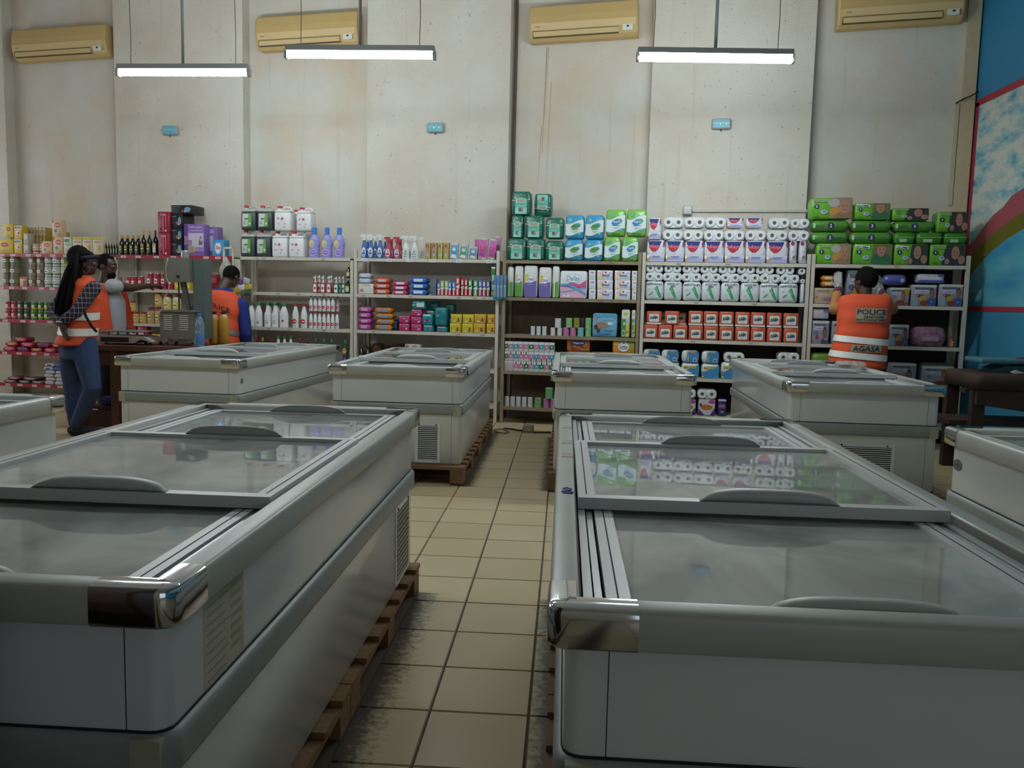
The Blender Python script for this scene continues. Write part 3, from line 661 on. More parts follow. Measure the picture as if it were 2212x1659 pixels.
def put(name, parts, label, cat, group, s, D, z, rz=0., tilt=0., lean=0.):
    p0 = parts[0]
    o = link(name, p0[1], None, wpos(s, D, z), (lean, tilt, WA+rz)); tag(o, label, cat, group)
    for n_, m_, *l_ in parts[1:]: link(n_, m_, o, l_[0] if l_ else (0, 0, 0))
    return o
def sxp(px, z, D):
    py = 640.
    for _ in range(4):
        s, zz = atw(px, py, D); py -= (z-zz)*FPX/9.
    return s
def zpx(px, py, D): return atw(px, py, D)[1]
def row(U, lv, xs, ytop, build, name, label, cat, group=None, base=None, h=None, off=.02, d=.2, gap=.009, jit=0., rz=0., tilt=0., w=None):
    D = UD[U][3]+off; zb = ZS[lv]+.0005 if base is None else base; top = zb
    if isinstance(xs, tuple): x0, x1, n = xs; xs = [(x0+(x1-x0)*i/n, x0+(x1-x0)*(i+1)/n) for i in range(n)]
    hh = h if h else zpx((xs[0][0]+xs[-1][1])/2, ytop, D)-zb
    hh = round(hh, 3); ws = []
    s0_, s1_ = UD[U][1]+.039, UD[U][2]-.039; free = zb > ZS[0]+.095 or (lv == 0 and U in ('U1', 'U1b', 'U2'))
    for a, b in xs:
        a, b = sxp(a, zb+hh/2, D), sxp(b, zb+hh/2, D)
        if not free: a, b = max(a, s0_), min(b, s1_)
        ws.append((a, b))
    same = max(b-a for a, b in ws)-min(b-a for a, b in ws) < .02
    wm = min(b-a for a, b in ws)
    for a, b in ws:
        ww = w if w else round((wm if same else b-a)-gap, 3)
        put(name, build(ww, d, hh), label, cat, group if len(ws) > 1 or group else None, (a+b)/2, D+d/2+(random.uniform(0, jit) if jit else 0), zb+abs(tilt)*ww*.5, rz=rz+(random.uniform(-jit, jit) if jit else 0), tilt=tilt)
    return zb+hh+.001

# ---- bottles and tins
@cached
def can(w, d, h, c1, c2, c3):
    r = w/2; mt = mat('tin_metal', 'b8b4aa', rough=.25, metal=.8, var=0)
    b = MB().lathe([(r*.94, 0, mt), (r, h*.03, P(c1)), (r, h*.22, P(c2)), (r, h*.34, P(c3)), (r, h*.72, P(c1)), (r, h*.97, mt), (r*.96, h, mt), (r*.9, h*.975)], P(c1), n=18).mesh('tin')
    l = Lab(w, w, h); l.rect(-.55, .38, .45, .66, 'e8e6dc'); l.rect(-.4, .46, .3, .56, c2); return [('tin', b), ('printed_label', l.mb.mesh('printed_label'))]
def CAN(c1, c2, c3): return lambda w, d, h: can(w, d, h, c1, c2, c3)
@cached
def jar(w, d, h, fill, lid, lab):
    r = w/2
    b = MB().lathe([(r*.9, 0), (r, h*.06), (r, h*.72), (r*.8, h*.84), (r*.8, h*.86)], P(fill), n=16).mesh('jar')
    c = MB().lathe([(r*.85, h*.86), (r*.87, h*.88), (r*.87, h*.985), (r*.8, h)], P(lid), n=16).mesh('lid')
    l = MB().lathe([(r*1.01, h*.14), (r*1.01, h*.62)], P(lab), n=16).mesh('label_band')
    q = Lab(w, w*1.03, h); q.ell(0, .38, .45, .16, 'e9d9a0'); q.rect(-.35, .34, .35, .42, lid)
    return [('jar', b), ('lid', c), ('label_band', l), ('printed_label', q.mb.mesh('printed_label'))]
def JAR(f, l, b): return lambda w, d, h: jar(w, d, h, f, l, b)
@cached
def squeeze(w, d, h):
    r = w/2
    b = MB().lathe([(r*.85, 0), (r*.95, h*.04), (r*.95, h*.42), (r*.62, h*.47), (r*.9, h*.54), (r*.95, h*.64), (r*.8, h*.74), (r*.3, h*.80)], P('c9b76a'), n=16).mesh('bottle')
    c = MB().lathe([(r*.36, h*.78), (r*.36, h*.9), (r*.22, h*.93), (r*.2, h)], P('2f8a46'), n=12).mesh('cap')
    l = MB().lathe([(r*.965, h*.08), (r*.965, h*.36)], P('d8d2c4'), n=16).mesh('label_band'); return [('bottle', b), ('cap', c), ('label_band', l)]
@cached
def dark_bottle(w, d, h, lab, cap, glass):
    r = w/2; g = mat('glass_'+glass, glass, rough=.08, var=0, spec=.6)
    b = MB().lathe([(r*.9, 0), (r, h*.03), (r, h*.55), (r*.8, h*.65), (r*.32, h*.76), (r*.3, h*.88)], g, n=14).mesh('bottle')
    c = MB().lathe([(r*.34, h*.84), (r*.36, h*.86), (r*.36, h*.99), (r*.3, h)], P(cap), n=12).mesh('cap')
    q = Lab(w, w*1.02, h); q.rect(-.6, .12, .6, .48, lab); q.ell(0, .42, .5, .06, 'c8a838'); q.rect(-.5, .26, .5, .30, 'e8e4d4')
    return [('bottle', b), ('cap', c), ('printed_label', q.mb.mesh('printed_label'))]
def WINE(lab='5f5a38', cap='c79a5a', glass='1b2018'): return lambda w, d, h: dark_bottle(w, d, h, lab, cap, glass)
@cached
def bleach(w, d, h, cap, lab):
    r = w/2; m = P('dfe2e2')
    b = MB().lathe([(r*.9, 0), (r, h*.03), (r, h*.52), (r*.86, h*.64), (r*.42, h*.86), (r*.40, h*.88)], m, n=16, sy=.75).mesh('bottle')
    c = MB().lathe([(r*.46, h*.88), (r*.46, h*.98), (r*.4, h)], P(cap), n=12).mesh('cap'); ps = [('bottle', b), ('cap', c)]
    l = Lab(w, w*.76, h)
    if lab == 'star':
        l.poly([((.42 if i % 2 == 0 else .17)*math.cos(PI/2+i*PI/5), .27+(.42 if i % 2 == 0 else .17)*.5*w/h*math.sin(PI/2+i*PI/5)) for i in range(10)], 'c03040')
    elif lab == 'disc': l.disc(-.1, .26, .10, 'c8323a'); l.rect(-.4, .24, .4, .28, 'e8e0dc'); l.rect(-.5, .05, .5, .12, 'b9c6d0')
    else: l.rect(-.4, .2, .4, .22, 'c08088'); l.rect(-.3, .14, .35, .17, '6a6e72')
    ps.append(('printed_label', l.mb.mesh('printed_label'))); return ps
def BLEACH(cap, lab): return lambda w, d, h: bleach(w, d, h, cap, lab)
@cached
def jug(w, d, h, cap):        # bottle with a loop handle
    r = w/2; m = P('dfe2e2')
    b = MB().lathe([(r*.9, 0), (r, h*.03), (r, h*.5), (r*.6, h*.66), (r*.40, h*.84), (r*.38, h*.89)], m, n=16, sy=.7).mesh('bottle')
    hd = MB().tube([(r*.55, 0, h*.60), (r*.80, 0, h*.66), (r*.72, 0, h*.78), (r*.34, 0, h*.84)], w*.07, m, n=8).mesh('handle')
    c = MB().lathe([(r*.44, h*.88), (r*.44, h*.98), (r*.38, h)], P(cap), n=12).mesh('cap')
    l = Lab(w, w*.71, h); l.rect(-.5, .24, .2, .26, 'c890a0'); l.rect(-.3, .16, .3, .19, '6a6e72')
    return [('bottle', b), ('handle', hd), ('cap', c), ('printed_label', l.mb.mesh('printed_label'))]
def JUG(cap): return lambda w, d, h: jug(w, d, h, cap)
@cached
def soap(w, d, h, liquid):
    b = MB().rbox(w, w*.62, h*.60, w*.18, P(liquid)).mesh('bottle')
    p = MB().lathe([(w*.2, h*.60), (w*.2, h*.72), (w*.09, h*.74), (w*.09, h*.84)], P('dcdcd8'), n=10).box(-w*.34, w*.12, -w*.10, w*.10, h*.84, h*.93, P('dcdcd8')).lathe([(w*.13, h*.93), (w*.10, h*1.0)], P('dcdcd8'), n=10).mesh('pump')
    l = Lab(w, w*.62, h); l.rect(-.62, .06, .62, .46, 'dfe3e6'); l.ell(0, .46, .62, .05, 'dfe3e6'); l.rect(-.4, .22, .4, .34, liquid)
    return [('bottle', b), ('pump', p), ('printed_label', l.mb.mesh('printed_label'))]
def SOAP(c): return lambda w, d, h: soap(w, d, h, c)
@cached
def spray(w, d, h, col, head, labc):
    r = w/2; m = P(col)
    b = MB().lathe([(r*.9, 0), (r, h*.03), (r*.95, h*.35), (r*.72, h*.52), (r*.5, h*.62), (r*.42, h*.73)], m, n=16, sy=.65).mesh('bottle')
    hm = P(head)
    t = MB().lathe([(r*.5, h*.73), (r*.5, h*.82)], hm, n=12).box(-r*1.05, r*.55, -r*.22, r*.22, h*.86, h*.97, hm).box(-r*.2, r*.3, -r*.2, r*.2, h*.80, h*.88, hm)
    t.box(-r*1.25, -r*1.0, -r*.12, r*.12, h*.885, h*.955, hm).add([(-r*.62, -r*.1, h*.86), (-r*.42, -r*.1, h*.86), (-r*.85, -r*.1, h*.70), (-r*.97, -r*.1, h*.70), (-r*.62, r*.1, h*.86), (-r*.42, r*.1, h*.86), (-r*.85, r*.1, h*.70), (-r*.97, r*.1, h*.70)], [(0, 3, 2, 1), (4, 5, 6, 7), (0, 4, 7, 3), (1, 2, 6, 5), (3, 7, 6, 2)], hm)
    l = Lab(w, w*.66, h); l.ell(0, .24, .72, .20, labc); l.ell(0, .22, .6, .15, {'2f62a8': 'c8ccd4'}.get(col, 'cfd6d8')); l.rect(-.5, .16, .5, .24, col if col != 'd4dad8' else '8fa69a'); l.disc(.1, .3, .04, 'c84a50'); l.rect(-.4, .08, .4, .12, '7f8fa8')
    return [('bottle', b), ('trigger_head', t.mesh('trigger_head')), ('printed_label', l.mb.mesh('printed_label'))]
def SPRAY(c, hd, lb='dfe4e8'): return lambda w, d, h: spray(w, d, h, c, hd, lb)
@cached
def jerry(w, d, h, dark):
    m = P('3a4346') if dark else P('dcdedd'); wm = P('b6bab8') if dark else P('dcdedd')
    b = MB().rbox(w, d, h*.74, .02, m)
    b.rbox(w*.98, d*.98, h*.12, .02, wm, z0=h*.725) if dark else b.rbox(w*.97, d*.97, h*.10, .02, wm, z0=h*.725)
    hd = MB().tube([(-w*.12, 0, h*.80), (-w*.05, 0, h*.93), (w*.10, 0, h*.955), (w*.33, 0, h*.95), (w*.42, 0, h*.90), (w*.43, 0, h*.78)], w*.055, wm, n=8).mesh('handle')
    c = MB().lathe([(w*.14, h*.83), (w*.14, h*.92)], wm, n=12, M=Matrix.Translation((-w*.28, 0, 0))).lathe([(w*.15, h*.91), (w*.15, h*.99), (w*.13, h)], P('b83038'), n=14, M=Matrix.Translation((-w*.28, 0, 0))).mesh('cap')
    l = Lab(w, d, h)
    if dark:
        l.rect(-.75, .14, .45, .66, 'c4c9c6'); l.poly([(-.1, .14), (.45, .14), (.45, .66), (.1, .66)], '5fa64a'); l.rect(-.5, .40, -.1, .42, '4a5a52'); l.rect(-.45, .44, .05, .48, '3a4a44'); l.rect(-.6, .2, -.3, .34, '9aa39e'); l.disc(.25, .26, .05, 'b9d69a')
    else:
        cx, cz, R = .0, .48, .28
        l.poly([(cx+(R if i % 2 == 0 else R*.4)*math.cos(PI/2+i*PI/5), cz+(R if i % 2 == 0 else R*.4)*.5*w/h*math.sin(PI/2+i*PI/5)) for i in range(10)], 'c24650')
        l.ell(-.5, .49, .15, .05, '9a9ea0'); l.rect(-.6, .26, -.35, .30, 'd08a90'); l.rect(.2, .26, .45, .30, 'd08a90'); l.text('5L', .2, .16, .06, .2, '4a4a4a')
    return [('jerrycan', b.mesh('jerrycan')), ('handle', hd), ('cap', c), ('printed_label', l.mb.mesh('printed_label'))]
def JERRY(dark): return lambda w, d, h: jerry(w, d, h, dark)
@cached
def softener(w, d, h):
    r = w/2; m = P('8f8fd0')
    b = MB().lathe([(r*.9, 0), (r, h*.03), (r*.98, h*.45), (r*.92, h*.60), (r*.62, h*.72), (r*.42, h*.78)], m, n=18, sy=.6).mesh('bottle')
    c = MB().lathe([(r*.42, h*.78), (r*.44, h*.98), (r*.4, h)], P('3f7fd0'), n=14).mesh('cap')
    hd = MB().tube([(r*.85, 0, h*.36), (r*1.0, 0, h*.5), (r*.82, 0, h*.62), (r*.5, 0, h*.70)], w*.08, m, n=8).mesh('handle')
    l = Lab(w, w*.61, h); l.ell(-.3, .46, .45, .13, 'e0c060'); l.ell(-.1, .40, .4, .09, 'd0a080'); l.ell(.05, .46, .25, .08, '8ac0d8'); l.ell(0, .17, .75, .12, 'b0a4dc'); l.ell(0, .17, .55, .07, '7a6ac0'); l.rect(-.4, .16, .4, .185, 'c8bce8'); l.rect(-.3, .11, .45, .13, '8f60b0')
    return [('bottle', b), ('cap', c), ('handle', hd), ('printed_label', l.mb.mesh('printed_label'))]
@cached
def pillow(w, d, h, col, c2, txt, inkc):     # flow wrap with crimped ends, lying along x
    m = FILM(col); b = MB(); rings = []
    for x, k in ((-.5, .12), (-.46, .16), (-.43, .7), (-.36, 1.), (0, 1.04), (.36, 1.), (.43, .7), (.46, .16), (.5, .12)):
        rings.append([(x*w, y*(1 if k > .5 else .92), h/2+(z-h/2)*min(k, 1.)) for y, z in [(p, q+h/2) for p, q in rrect(d/2, h/2, min(d, h)*.32, 2)]])
    b.loft(rings, m, smooth=True)
    l = Lab(w*.82, d, h); l.rect(-.62, .28, .62, .78, c2)
    if txt: l.text(txt, 0, .52, .30, .85, inkc, .1)
    return [('wrapper', b.mesh('wrapper')), ('printed_label', l.mb.mesh('printed_label'))]
def PIL(col, c2='d8dce8', txt='', ink='8a2a4a'): return lambda w, d, h: pillow(w, d, h, col, c2, txt, ink)
# ---- rolls
M_PAPER = mat('white_tissue_paper', 'd6dbdc', rough=.55, var=.06, scale=14)
M_CORE = mat('shaded_core_hole', '67625b', rough=.9, var=.1)  # flat disc closing the roll core, the hole's shade put into its grey
@cached
def roll_pair(w, d, h, n):       # pack lying down, roll ends towards the aisle
    r = min(w/n/2, h/2); ps = []
    e = MB()
    A = lambda x: Matrix.Translation((x, 0, r)) @ Matrix.Rotation(rad(90), 4, 'X')
    rl = MB().lathe([(r*.36, d/2-.010), (r*.36, d/2-.004), (r*.42, d/2), (r*.86, d/2), (r*.98, d/2-.012), (r, d/2-.03), (r, -d/2)], M_PAPER, n=20)
    rl.lathe([(r*.36, d/2-.009), (0, d/2-.0095)], M_CORE, n=12)
    rm = rl.mesh('toilet_roll')
    wrap = MB(); hx_ = w/2; rings = []
    for y in (-d/2+.013, d/2):
        rings.append([(x, y, z+r) for x, z in [(p, q) for p, q in rrect(hx_, r*1.01, r*.75, 4)]])
    wrap.loft(rings, M_PAPER, smooth=False)
    ps = [('wrapping', wrap.mesh('wrapping'))]
    rot = rm
    vs = [tuple(A(0) @ v.co) for v in rm.vertices]
    for v, c in zip(rm.vertices, vs): v.co = c
    rm.update()
    for i in range(n): ps.append(('toilet_roll', rm, ((i-(n-1)/2)*w/n, 0, 0)))
    return ps
def ROLLS(n=2): return lambda w, d, h: roll_pair(w, d, h, n)
@cached
def roll_up(w, d, h, col, ink):   # single roll standing, printed wrapper
    r = w/2; b = MB().lathe([(r*.4, h*.96), (r*.45, h), (r*.95, h), (r, h*.97), (r, h*.03), (r*.95, 0)][::-1], P(col), n=16).mesh('roll')
    ps = [('roll', b)]
    if ink:
        l = Lab(w, w, h)
        for i in range(3):
            for j in range(2):
                u = -.45+.45*i; v = .22+.42*j+.08*(i % 2); l.poly([(u-.12, v), (u+.02, v+.04), (u+.16, v+.2), (u+.0, v+.13)], ink)
        ps.append(('printed_label', l.mb.mesh('printed_label')))
    return ps
def ROLL(c, ink=''): return lambda w, d, h: roll_up(w, d, h, c, ink)
# ---- printed packs
def wave_band(l, c_body, c_line, lo=.22, hi=.70, am=.09):
    n = 10; up, dn = [], []
    for i in range(n+1):
        u = -1+2*i/n; up.append((u, hi+am*math.sin(u*2.2))); dn.append((u, lo+am*.9*math.sin(u*2.2-.4)))
    l.poly([(u, v-.015) for u, v in dn]+[(u, v+.015) for u, v in up[::-1]], c_line); l.poly(dn+up[::-1], c_body)
def leaf(l, u, v, ru, rv, col, rot=.25):
    pts = []
    for i in range(12):
        t = 2*PI*i/12; x = math.cos(t)*ru; z = math.copysign(abs(math.sin(t))**1.4, math.sin(t))*rv; pts.append((u+x, v+z+x*rot*.35))
    l.poly(pts, col)
def seyo(body, line, leafc, tip, dot):
    def f(l):
        wave_band(l, 'cfdfdf', line); leaf(l, .12, .53, .58, .12, leafc); leaf(l, .38, .61, .2, .05, tip); l.text('seyci', .12, .53, .10, .75, '1e3a4a' if leafc != '2f7fb4' else 'dfe9ea', .2)
        l.rect(-.35, .385, .5, .405, '5a6a70'); l.rect(-.2, .30, .35, .33, '9fb2b4'); l.rect(-.15, .26, .2, .275, 'a9babc'); l.disc(-.45, .78, .05, dot); l.disc(.55, .24, .05, dot); l.rect(-.4, .08, .5, .11, '2f5f4a' if body.startswith('7') else '2a5f8a')
    return BX(FILM(body), f, .03, .004)
SEYO_B = seyo('3f9ac4', '5f9a5a', '5a9a4a', '3f8fc0', '8fc0a0'); SEYO_G = seyo('78b850', '2f8aa0', '2f7fb4', '6aa84a', '5fa8c8')
def g_green(l):
    l.rect(-.62, .06, .66, .62, '6fb8a4'); l.rect(-.62, .06, .66, .30, '93cdbd'); l.rect(-1, .60, -.5, .63, 'e4dcd8'); l.rect(-1, .60, -.5, .613, 'b85a58'); l.rect(.5, .63, 1, .66, 'e4dcd8'); l.rect(.5, .63, 1, .643, 'b85a58')
    l.ell(0, .62, .56, .11, '7fc4b2'); l.rect(-.52, .53, -.47, .70, 'dfe9e4'); l.rect(.47, .53, .52, .70, 'dfe9e4'); l.rect(-.36, .585, .36, .66, 'b98a6a')
    l.rect(-.22, .17, .22, .31, '2f6a5e'); l.rect(0, .17, .22, .31, 'b83a4a'); l.text('8', .11, .24, .06, .09, 'f0dcd8'); l.rect(-.4, .46, .4, .475, '4a8a78'); l.rect(-.35, .40, .3, .41, 'd8e9e2'); l.rect(-.5, .80, .5, .815, '6aa08c'); l.ell(-.62, .72, .12, .03, 'a8d0c0')
    for k in range(4): l.rect(.72, .12+.13*k, .93, .21+.13*k, '23705c')
GREENP = BX(FILM('1f6a58'), g_green, .025, .004)
def wipes(c, ink, side=False):
    def f(l):
        l.rect(-.9, .03, .9, .36, c); l.poly([(-.9, .36), (.9, .36), (.9, .52), (-.9, .44)], c)
        if side: l.rect(-.5, .03, -.2, .8, 'd4dcd0' if side == 1 else c); return
        l.ell(-.55, .60, .4, .13, 'd8c040'); l.ell(-.05, .56, .6, .10, 'e2e4ea'); l.text('Uyva', -.05, .56, .13, 1.0, ink, .2); l.rect(-.5, .40, .5, .415, 'b8b4d0')
    return BX(FILM('d5d8d6'), f, .022, .003)
def dallas(l):
    l.rect(-.98, .02, .98, .42, 'd9a8c0'); l.poly([(-.98, .42), (-.2, .58), (.5, .52), (.98, .68), (.98, .40), (.1, .32), (-.98, .50)], 'c45a8c'); l.ell(-.02, .73, .66, .16, '6fb0c8'); l.ell(-.02, .73, .63, .145, 'e4e8ea'); l.text('Dallas', -.02, .73, .17, 1.0, '2f8aa8', .25, .006)
    l.poly([(-.98, .44), (-.4, .46), (.2, .32), (.98, .10), (.98, .18), (.3, .40), (-.4, .54), (-.98, .52)], '4aa0cc'); l.poly([(-.98, .20), (-.2, .26), (.6, .34), (.98, .36), (.98, .39), (.4, .37), (-.3, .29), (-.98, .24)], '5fb0d4'); l.ell(-.5, .1, .25, .06, 'e8e4ec'); l.text('9', -.52, .11, .12, .14, '2f7fa8')
DALLAS = BX(FILM('dfdfe2'), dallas, .02, .004)
def lotus(l):
    l.ell(-.45, .72, .35, .2, 'e8b8c8'); l.ell(-.2, .85, .2, .1, 'e8c860'); l.ell(.6, .3, .3, .16, 'a8cce4'); l.ell(-.6, .25, .3, .15, 'e8d070'); l.ell(.7, .72, .22, .12, 'e4b0c4')
    l.text('lotus', .1, .52, .28, .95, '2c3f78', .1, .02); leaf(l, .12, .80, .13, .08, '2c3f78', 0); l.rect(-.3, .26, .5, .29, '8a98b8')
LOTUS = BX('dcdee4', lotus, .002)
def lotus_side(l):
    l.ell(0, .3, .6, .14, 'a8cce4'); l.ell(.3, .75, .4, .12, 'e4b0c4'); l.text('lotus', 0, .78, .2, .9, '3a4f88', .1); l.ell(-.3, .2, .4, .1, 'e8d070')
LOTUS_S = BX('d6dae2', lotus_side, .002)
def papyrus(l):
    for k in range(7): l.ell(-.8+.27*k, .25+.5*((k*37) % 10)/10, .2, .2, ['a85a24', '7a3a18', 'b86a2a'][k % 3])
    l.ell(0, .62, .62, .2, '232a58'); l.text('Papyrus', 0, .62, .17, .9, 'e0e2ec', .1); l.text('Papyrus', .55, .15, .12, .7, 'e8d8b8', .15)
PAPY = BX('8f4a20', papyrus, .003)
def lotus_y(l):
    l.ell(-.6, .3, .4, .2, 'd88a2a'); l.ell(.65, .6, .35, .25, '8aa83a'); l.ell(-.7, .75, .25, .15, 'd8b83a'); l.ell(0, .5, .5, .42, 'dfe4e4'); l.text('Lotus', 0, .5, .32, .72, '2a3a60', .1, .02); l.rect(-.3, .26, .3, .29, '5a6a88'); leaf(l, 0, .82, .12, .07, '3a5a98', 0)
LOTUS_Y = BX('c8902c', lotus_y, .003)
def okay(l):
    l.rect(-.96, .02, .96, .20, 'a4a8cc'); l.rect(-.96, .20, .96, .34, 'c6c9dc'); l.poly([(-.92, .93), (.60, .93), (.30, .62), (.10, .48), (-.25, .44), (-.6, .52), (-.86, .66)], 'e6e4ea')
    l.poly([(-.90, .94), (.62, .94), (.42, .72), (-.75, .72)], '2a3478'); l.poly([(-.85, .72), (.42, .72), (.26, .58), (.0, .47), (-.3, .45), (-.6, .54)], 'b03048'); l.text('okay', -.22, .70, .20, 1.25, 'd0435c', .35, .03); l.text('okay', -.22, .70, .20, 1.25, 'e88a98', .35, 0.)
    l.ell(-.85, .18, .2, .10, 'd89a30'); l.ell(-.9, .24, .16, .07, 'e4e6ec'); l.rect(-.42, .24, .5, .262, '5a6aa8'); l.rect(-.42, .19, .35, .205, '7a86b8'); l.disc(-.55, .23, .025, 'd8b84a'); l.rect(-.01, .35, .01, .44, 'c8cad2'); l.ell(.9, .82, .12, .12, '8a3058')
OKAY = BX(FILM('d9dbe0'), okay, .03, .004)
def okay_side(l):
    l.rect(-.9, .02, .9, .16, '9aa0c8'); l.ell(-.3, .86, .5, .10, '8a3058'); l.ell(.1, .2, .5, .10, 'c89a40'); l.ell(.2, .28, .4, .07, '5a70a8'); l.rect(-.5, .5, .5, .515, 'b4b8c4')
OKAY_S = BX(FILM('d9dbe0'), okay_side, .03)
def bird(l, u, v, k, col):
    pts = [(-.10, .20), (-.04, .26), (.04, .24), (.08, .14), (.16, .0), (.24, -.14), (.30, -.26), (.22, -.24), (.18, -.30), (.10, -.18), (.0, -.06), (-.07, .06), (-.14, .10), (-.15, .16)]
    l.poly([(u+a*k*1.6, v+b*k) for a, b in pts][::-1], col)
def perro(full):
    def f(l):
        if full: l.text('PERROQUET', 0, .84, .13, 1.8, '2a3a44', 0, .02, 0, 3.0)
        else: l.text('ROQUET', .05, .87, .13, 1.35, '2a3a44', 0, .02, 0, 4.0); l.text('PER', .0, .74, .10, .55, '2a3a44', 0, .02)
        bird(l, .30 if full else -.12, .44, 1.15, '2f9060'); bird(l, .22 if full else -.2, .54, .5, '6fb88a')
        if full: leaf(l, -.38, .34, .28, .05, '4fa070', .9); l.rect(-.7, .52, -.45, .545, 'c890a0'); l.rect(-.68, .58, -.5, .6, 'c890a0')
        else: l.rect(-.65, .3, -.35, .32, 'd0a0aa'); l.rect(.5, .44, .75, .455, 'c8a0aa')
        l.rect(-.5, .10, .35, .125, '7a8488'); l.rect(-.85, .03, .85, .05, '5a646a'); l.rect(-.008, .60, .008, .74, 'bcc4c6')
    return BX(FILM('ced6d8'), f, .03, .003)
PERRO1, PERRO2 = perro(True), perro(False)
def orange_n(low):
    def f(l):
        if low: l.rect(-.97, .02, .97, .14, 'd2cfc6')
        c = .50 if low else .42
        pts = [(x, c+z) for x, z in rrect(.66, .29, .1, 3)]
        l.poly([(a, b) for a, b in pts], 'd3d8d2'); l.disc(.06, c+.05, .15, '8fa63a'); l.text('Smith', -.04, c+.02, .22, 1.1, '22356e', .3, .05, .12); l.rect(-.25, c-.22, .3, c-.19, 'c8a090')
    return BX(FILM('b8553c'), f, .012, .0)
ORANGE1, ORANGE2 = orange_n(True), orange_n(False)
def moby(l):
    l.rect(-.97, .02, .97, .45, '3a86b8'); l.poly([(-.6, .45), (.97, .45), (.97, .9), (.3, .72)], '3a86b8'); l.text('MOBY', 0, .70, .20, 1.5, '3a3020', 0, .05); l.text('MOBY', 0, .705, .19, 1.48, 'd8b84a', 0, .02); l.disc(-.82, .12, .06, 'd8c86a'); l.rect(-.85, .3, -.65, .36, 'c07a3a'); l.rect(-.85, .4, -.65, .45, 'c07a3a'); l.text('12', .6, .1, .09, .2, 'cfe0ea')
MOBY = BX(FILM('cdd8d8'), moby, .03, .003)
def moby_s(l):
    l.poly([(-.45, .04), (.95, .04), (.95, .96), (-.2, .96), (-.4, .6)], '3a84b8'); l.rect(.35, .08, .75, .4, 'd4dce0'); l.rect(.42, .12, .68, .34, '4a5878'); l.rect(-.3, .1, -.18, .6, 'c8a85a'); l.rect(-.5, .8, -.25, .94, 'd8b84a'); l.rect(.0, .82, .6, .9, 'c89a4a')
MOBY_S = BX(FILM('cdd8d8'), moby_s, .03, .003)
def face(l, u, v, r, hair=True, shirt='3a5a6a', skin='a87c68', hairc='4a3428'):
    l.ell(u, v-r*1.5, r*1.5, r*.9, shirt)
    if hair: l.ell(u, v+r*.28, r*.78, r*1.02, hairc)
    l.ell(u, v, r*.66, r*.92, skin)
    for k in (-1, 1): l.ell(u+k*r*.26, v+r*.12, r*.09, r*.07, '3a2a24')
    l.ell(u, v-r*.42, r*.22, r*.07, '8a4a48'); l.ell(u, v-r*.12, r*.08, r*.1, 'a87862')
def diaper(num, arab, scene):
    def f(l):
        l.poly([(-.1 if scene < 3 else -.35, .03), (.97, .03), (.97, .97), (.0 if scene < 3 else -.15, .97)], ['8a7a66', '6a6a4a', '2f3a38', '2f3638'][scene])
        if scene == 0: l.ell(.3, .35, .42, .22, 'b8893a'); l.ell(.65, .14, .34, .13, '77707f'); l.ell(.1, .75, .28, .2, 'a8a4a0'); face(l, .62, .56, .36, False, '8a6a50', 'a87a66')
        elif scene == 1: l.ell(.42, .35, .44, .22, '2c6a44'); l.rect(.1, .05, .8, .12, '8a6a48'); face(l, .42, .70, .34, False, '2c6a44', 'a87e68', '7a5238'); l.rect(.17, .88, .68, .97, '8a5c42')
        else: face(l, .35 if scene == 2 else .40, .60, .34, True, '27323c'); l.ell(.75, .28, .2, .2, '9a7a68'); l.ell(-.05, .2, .14, .14, '9a7a68')
        if arab:
            l.poly([(-.93, .82), (-.18, .74), (-.18, .88), (-.93, .95)], 'd8dce4'); l.poly([(-.86, .84), (-.55, .83), (-.5, .80), (-.24, .78), (-.24, .82), (-.44, .86), (-.6, .85), (-.86, .88)], '20264a'); l.disc(-.33, .755, .02, '20264a')
        else: l.rect(-.88, .80, -.14, .93, 'a8d080'); l.text('PEAUDOUCE', -.51, .865, .09, .70, '252c58', .2, .02)
        l.disc(-.72, .60, .11, '20264a'); l.text(num, -.72, .60, .12, .09, 'e4e8ec', 0, .03); l.ell(-.36, .34, .17, .11, 'a9c2cc'); l.ell(-.34, .35, .1, .06, '6f94a8'); l.rect(-.85, .1, -.6, .14, '3f6a2a')
    return BX(FILM('62a82c'), f, .02, .003)
D2, D3, D4A, D4B = diaper('2', False, 0), diaper('3', True, 1), diaper('4', True, 2), diaper('4', False, 3)
def dside(num, flip):
    def f(l):
        k = -1 if flip else 1
        l.text('PEAUDOUCE', -.52*k-.08, .48, .22, .55, '2f4a5a', .2); l.disc(.0, .5, .28, '252c58'); l.text(num, 0, .5, .32, .09, 'dfe6e0', 0, .03); l.rect(-.93, .3, -.82, .7, 'b4d0a4')
    return BX(FILM('55903a'), f, .045, .004)
DS2, DS2F, DS3, DS4 = dside('2', False), dside('2', True), dside('3', False), dside('4', False)
def dtop(l): l.rect(-.5, .15, .2, .42, 'a8bca0'); l.rect(-.95, .55, .95, .585, '9cc48a')
DTOP = BX(FILM('3f8426'), dtop, .03, .003)
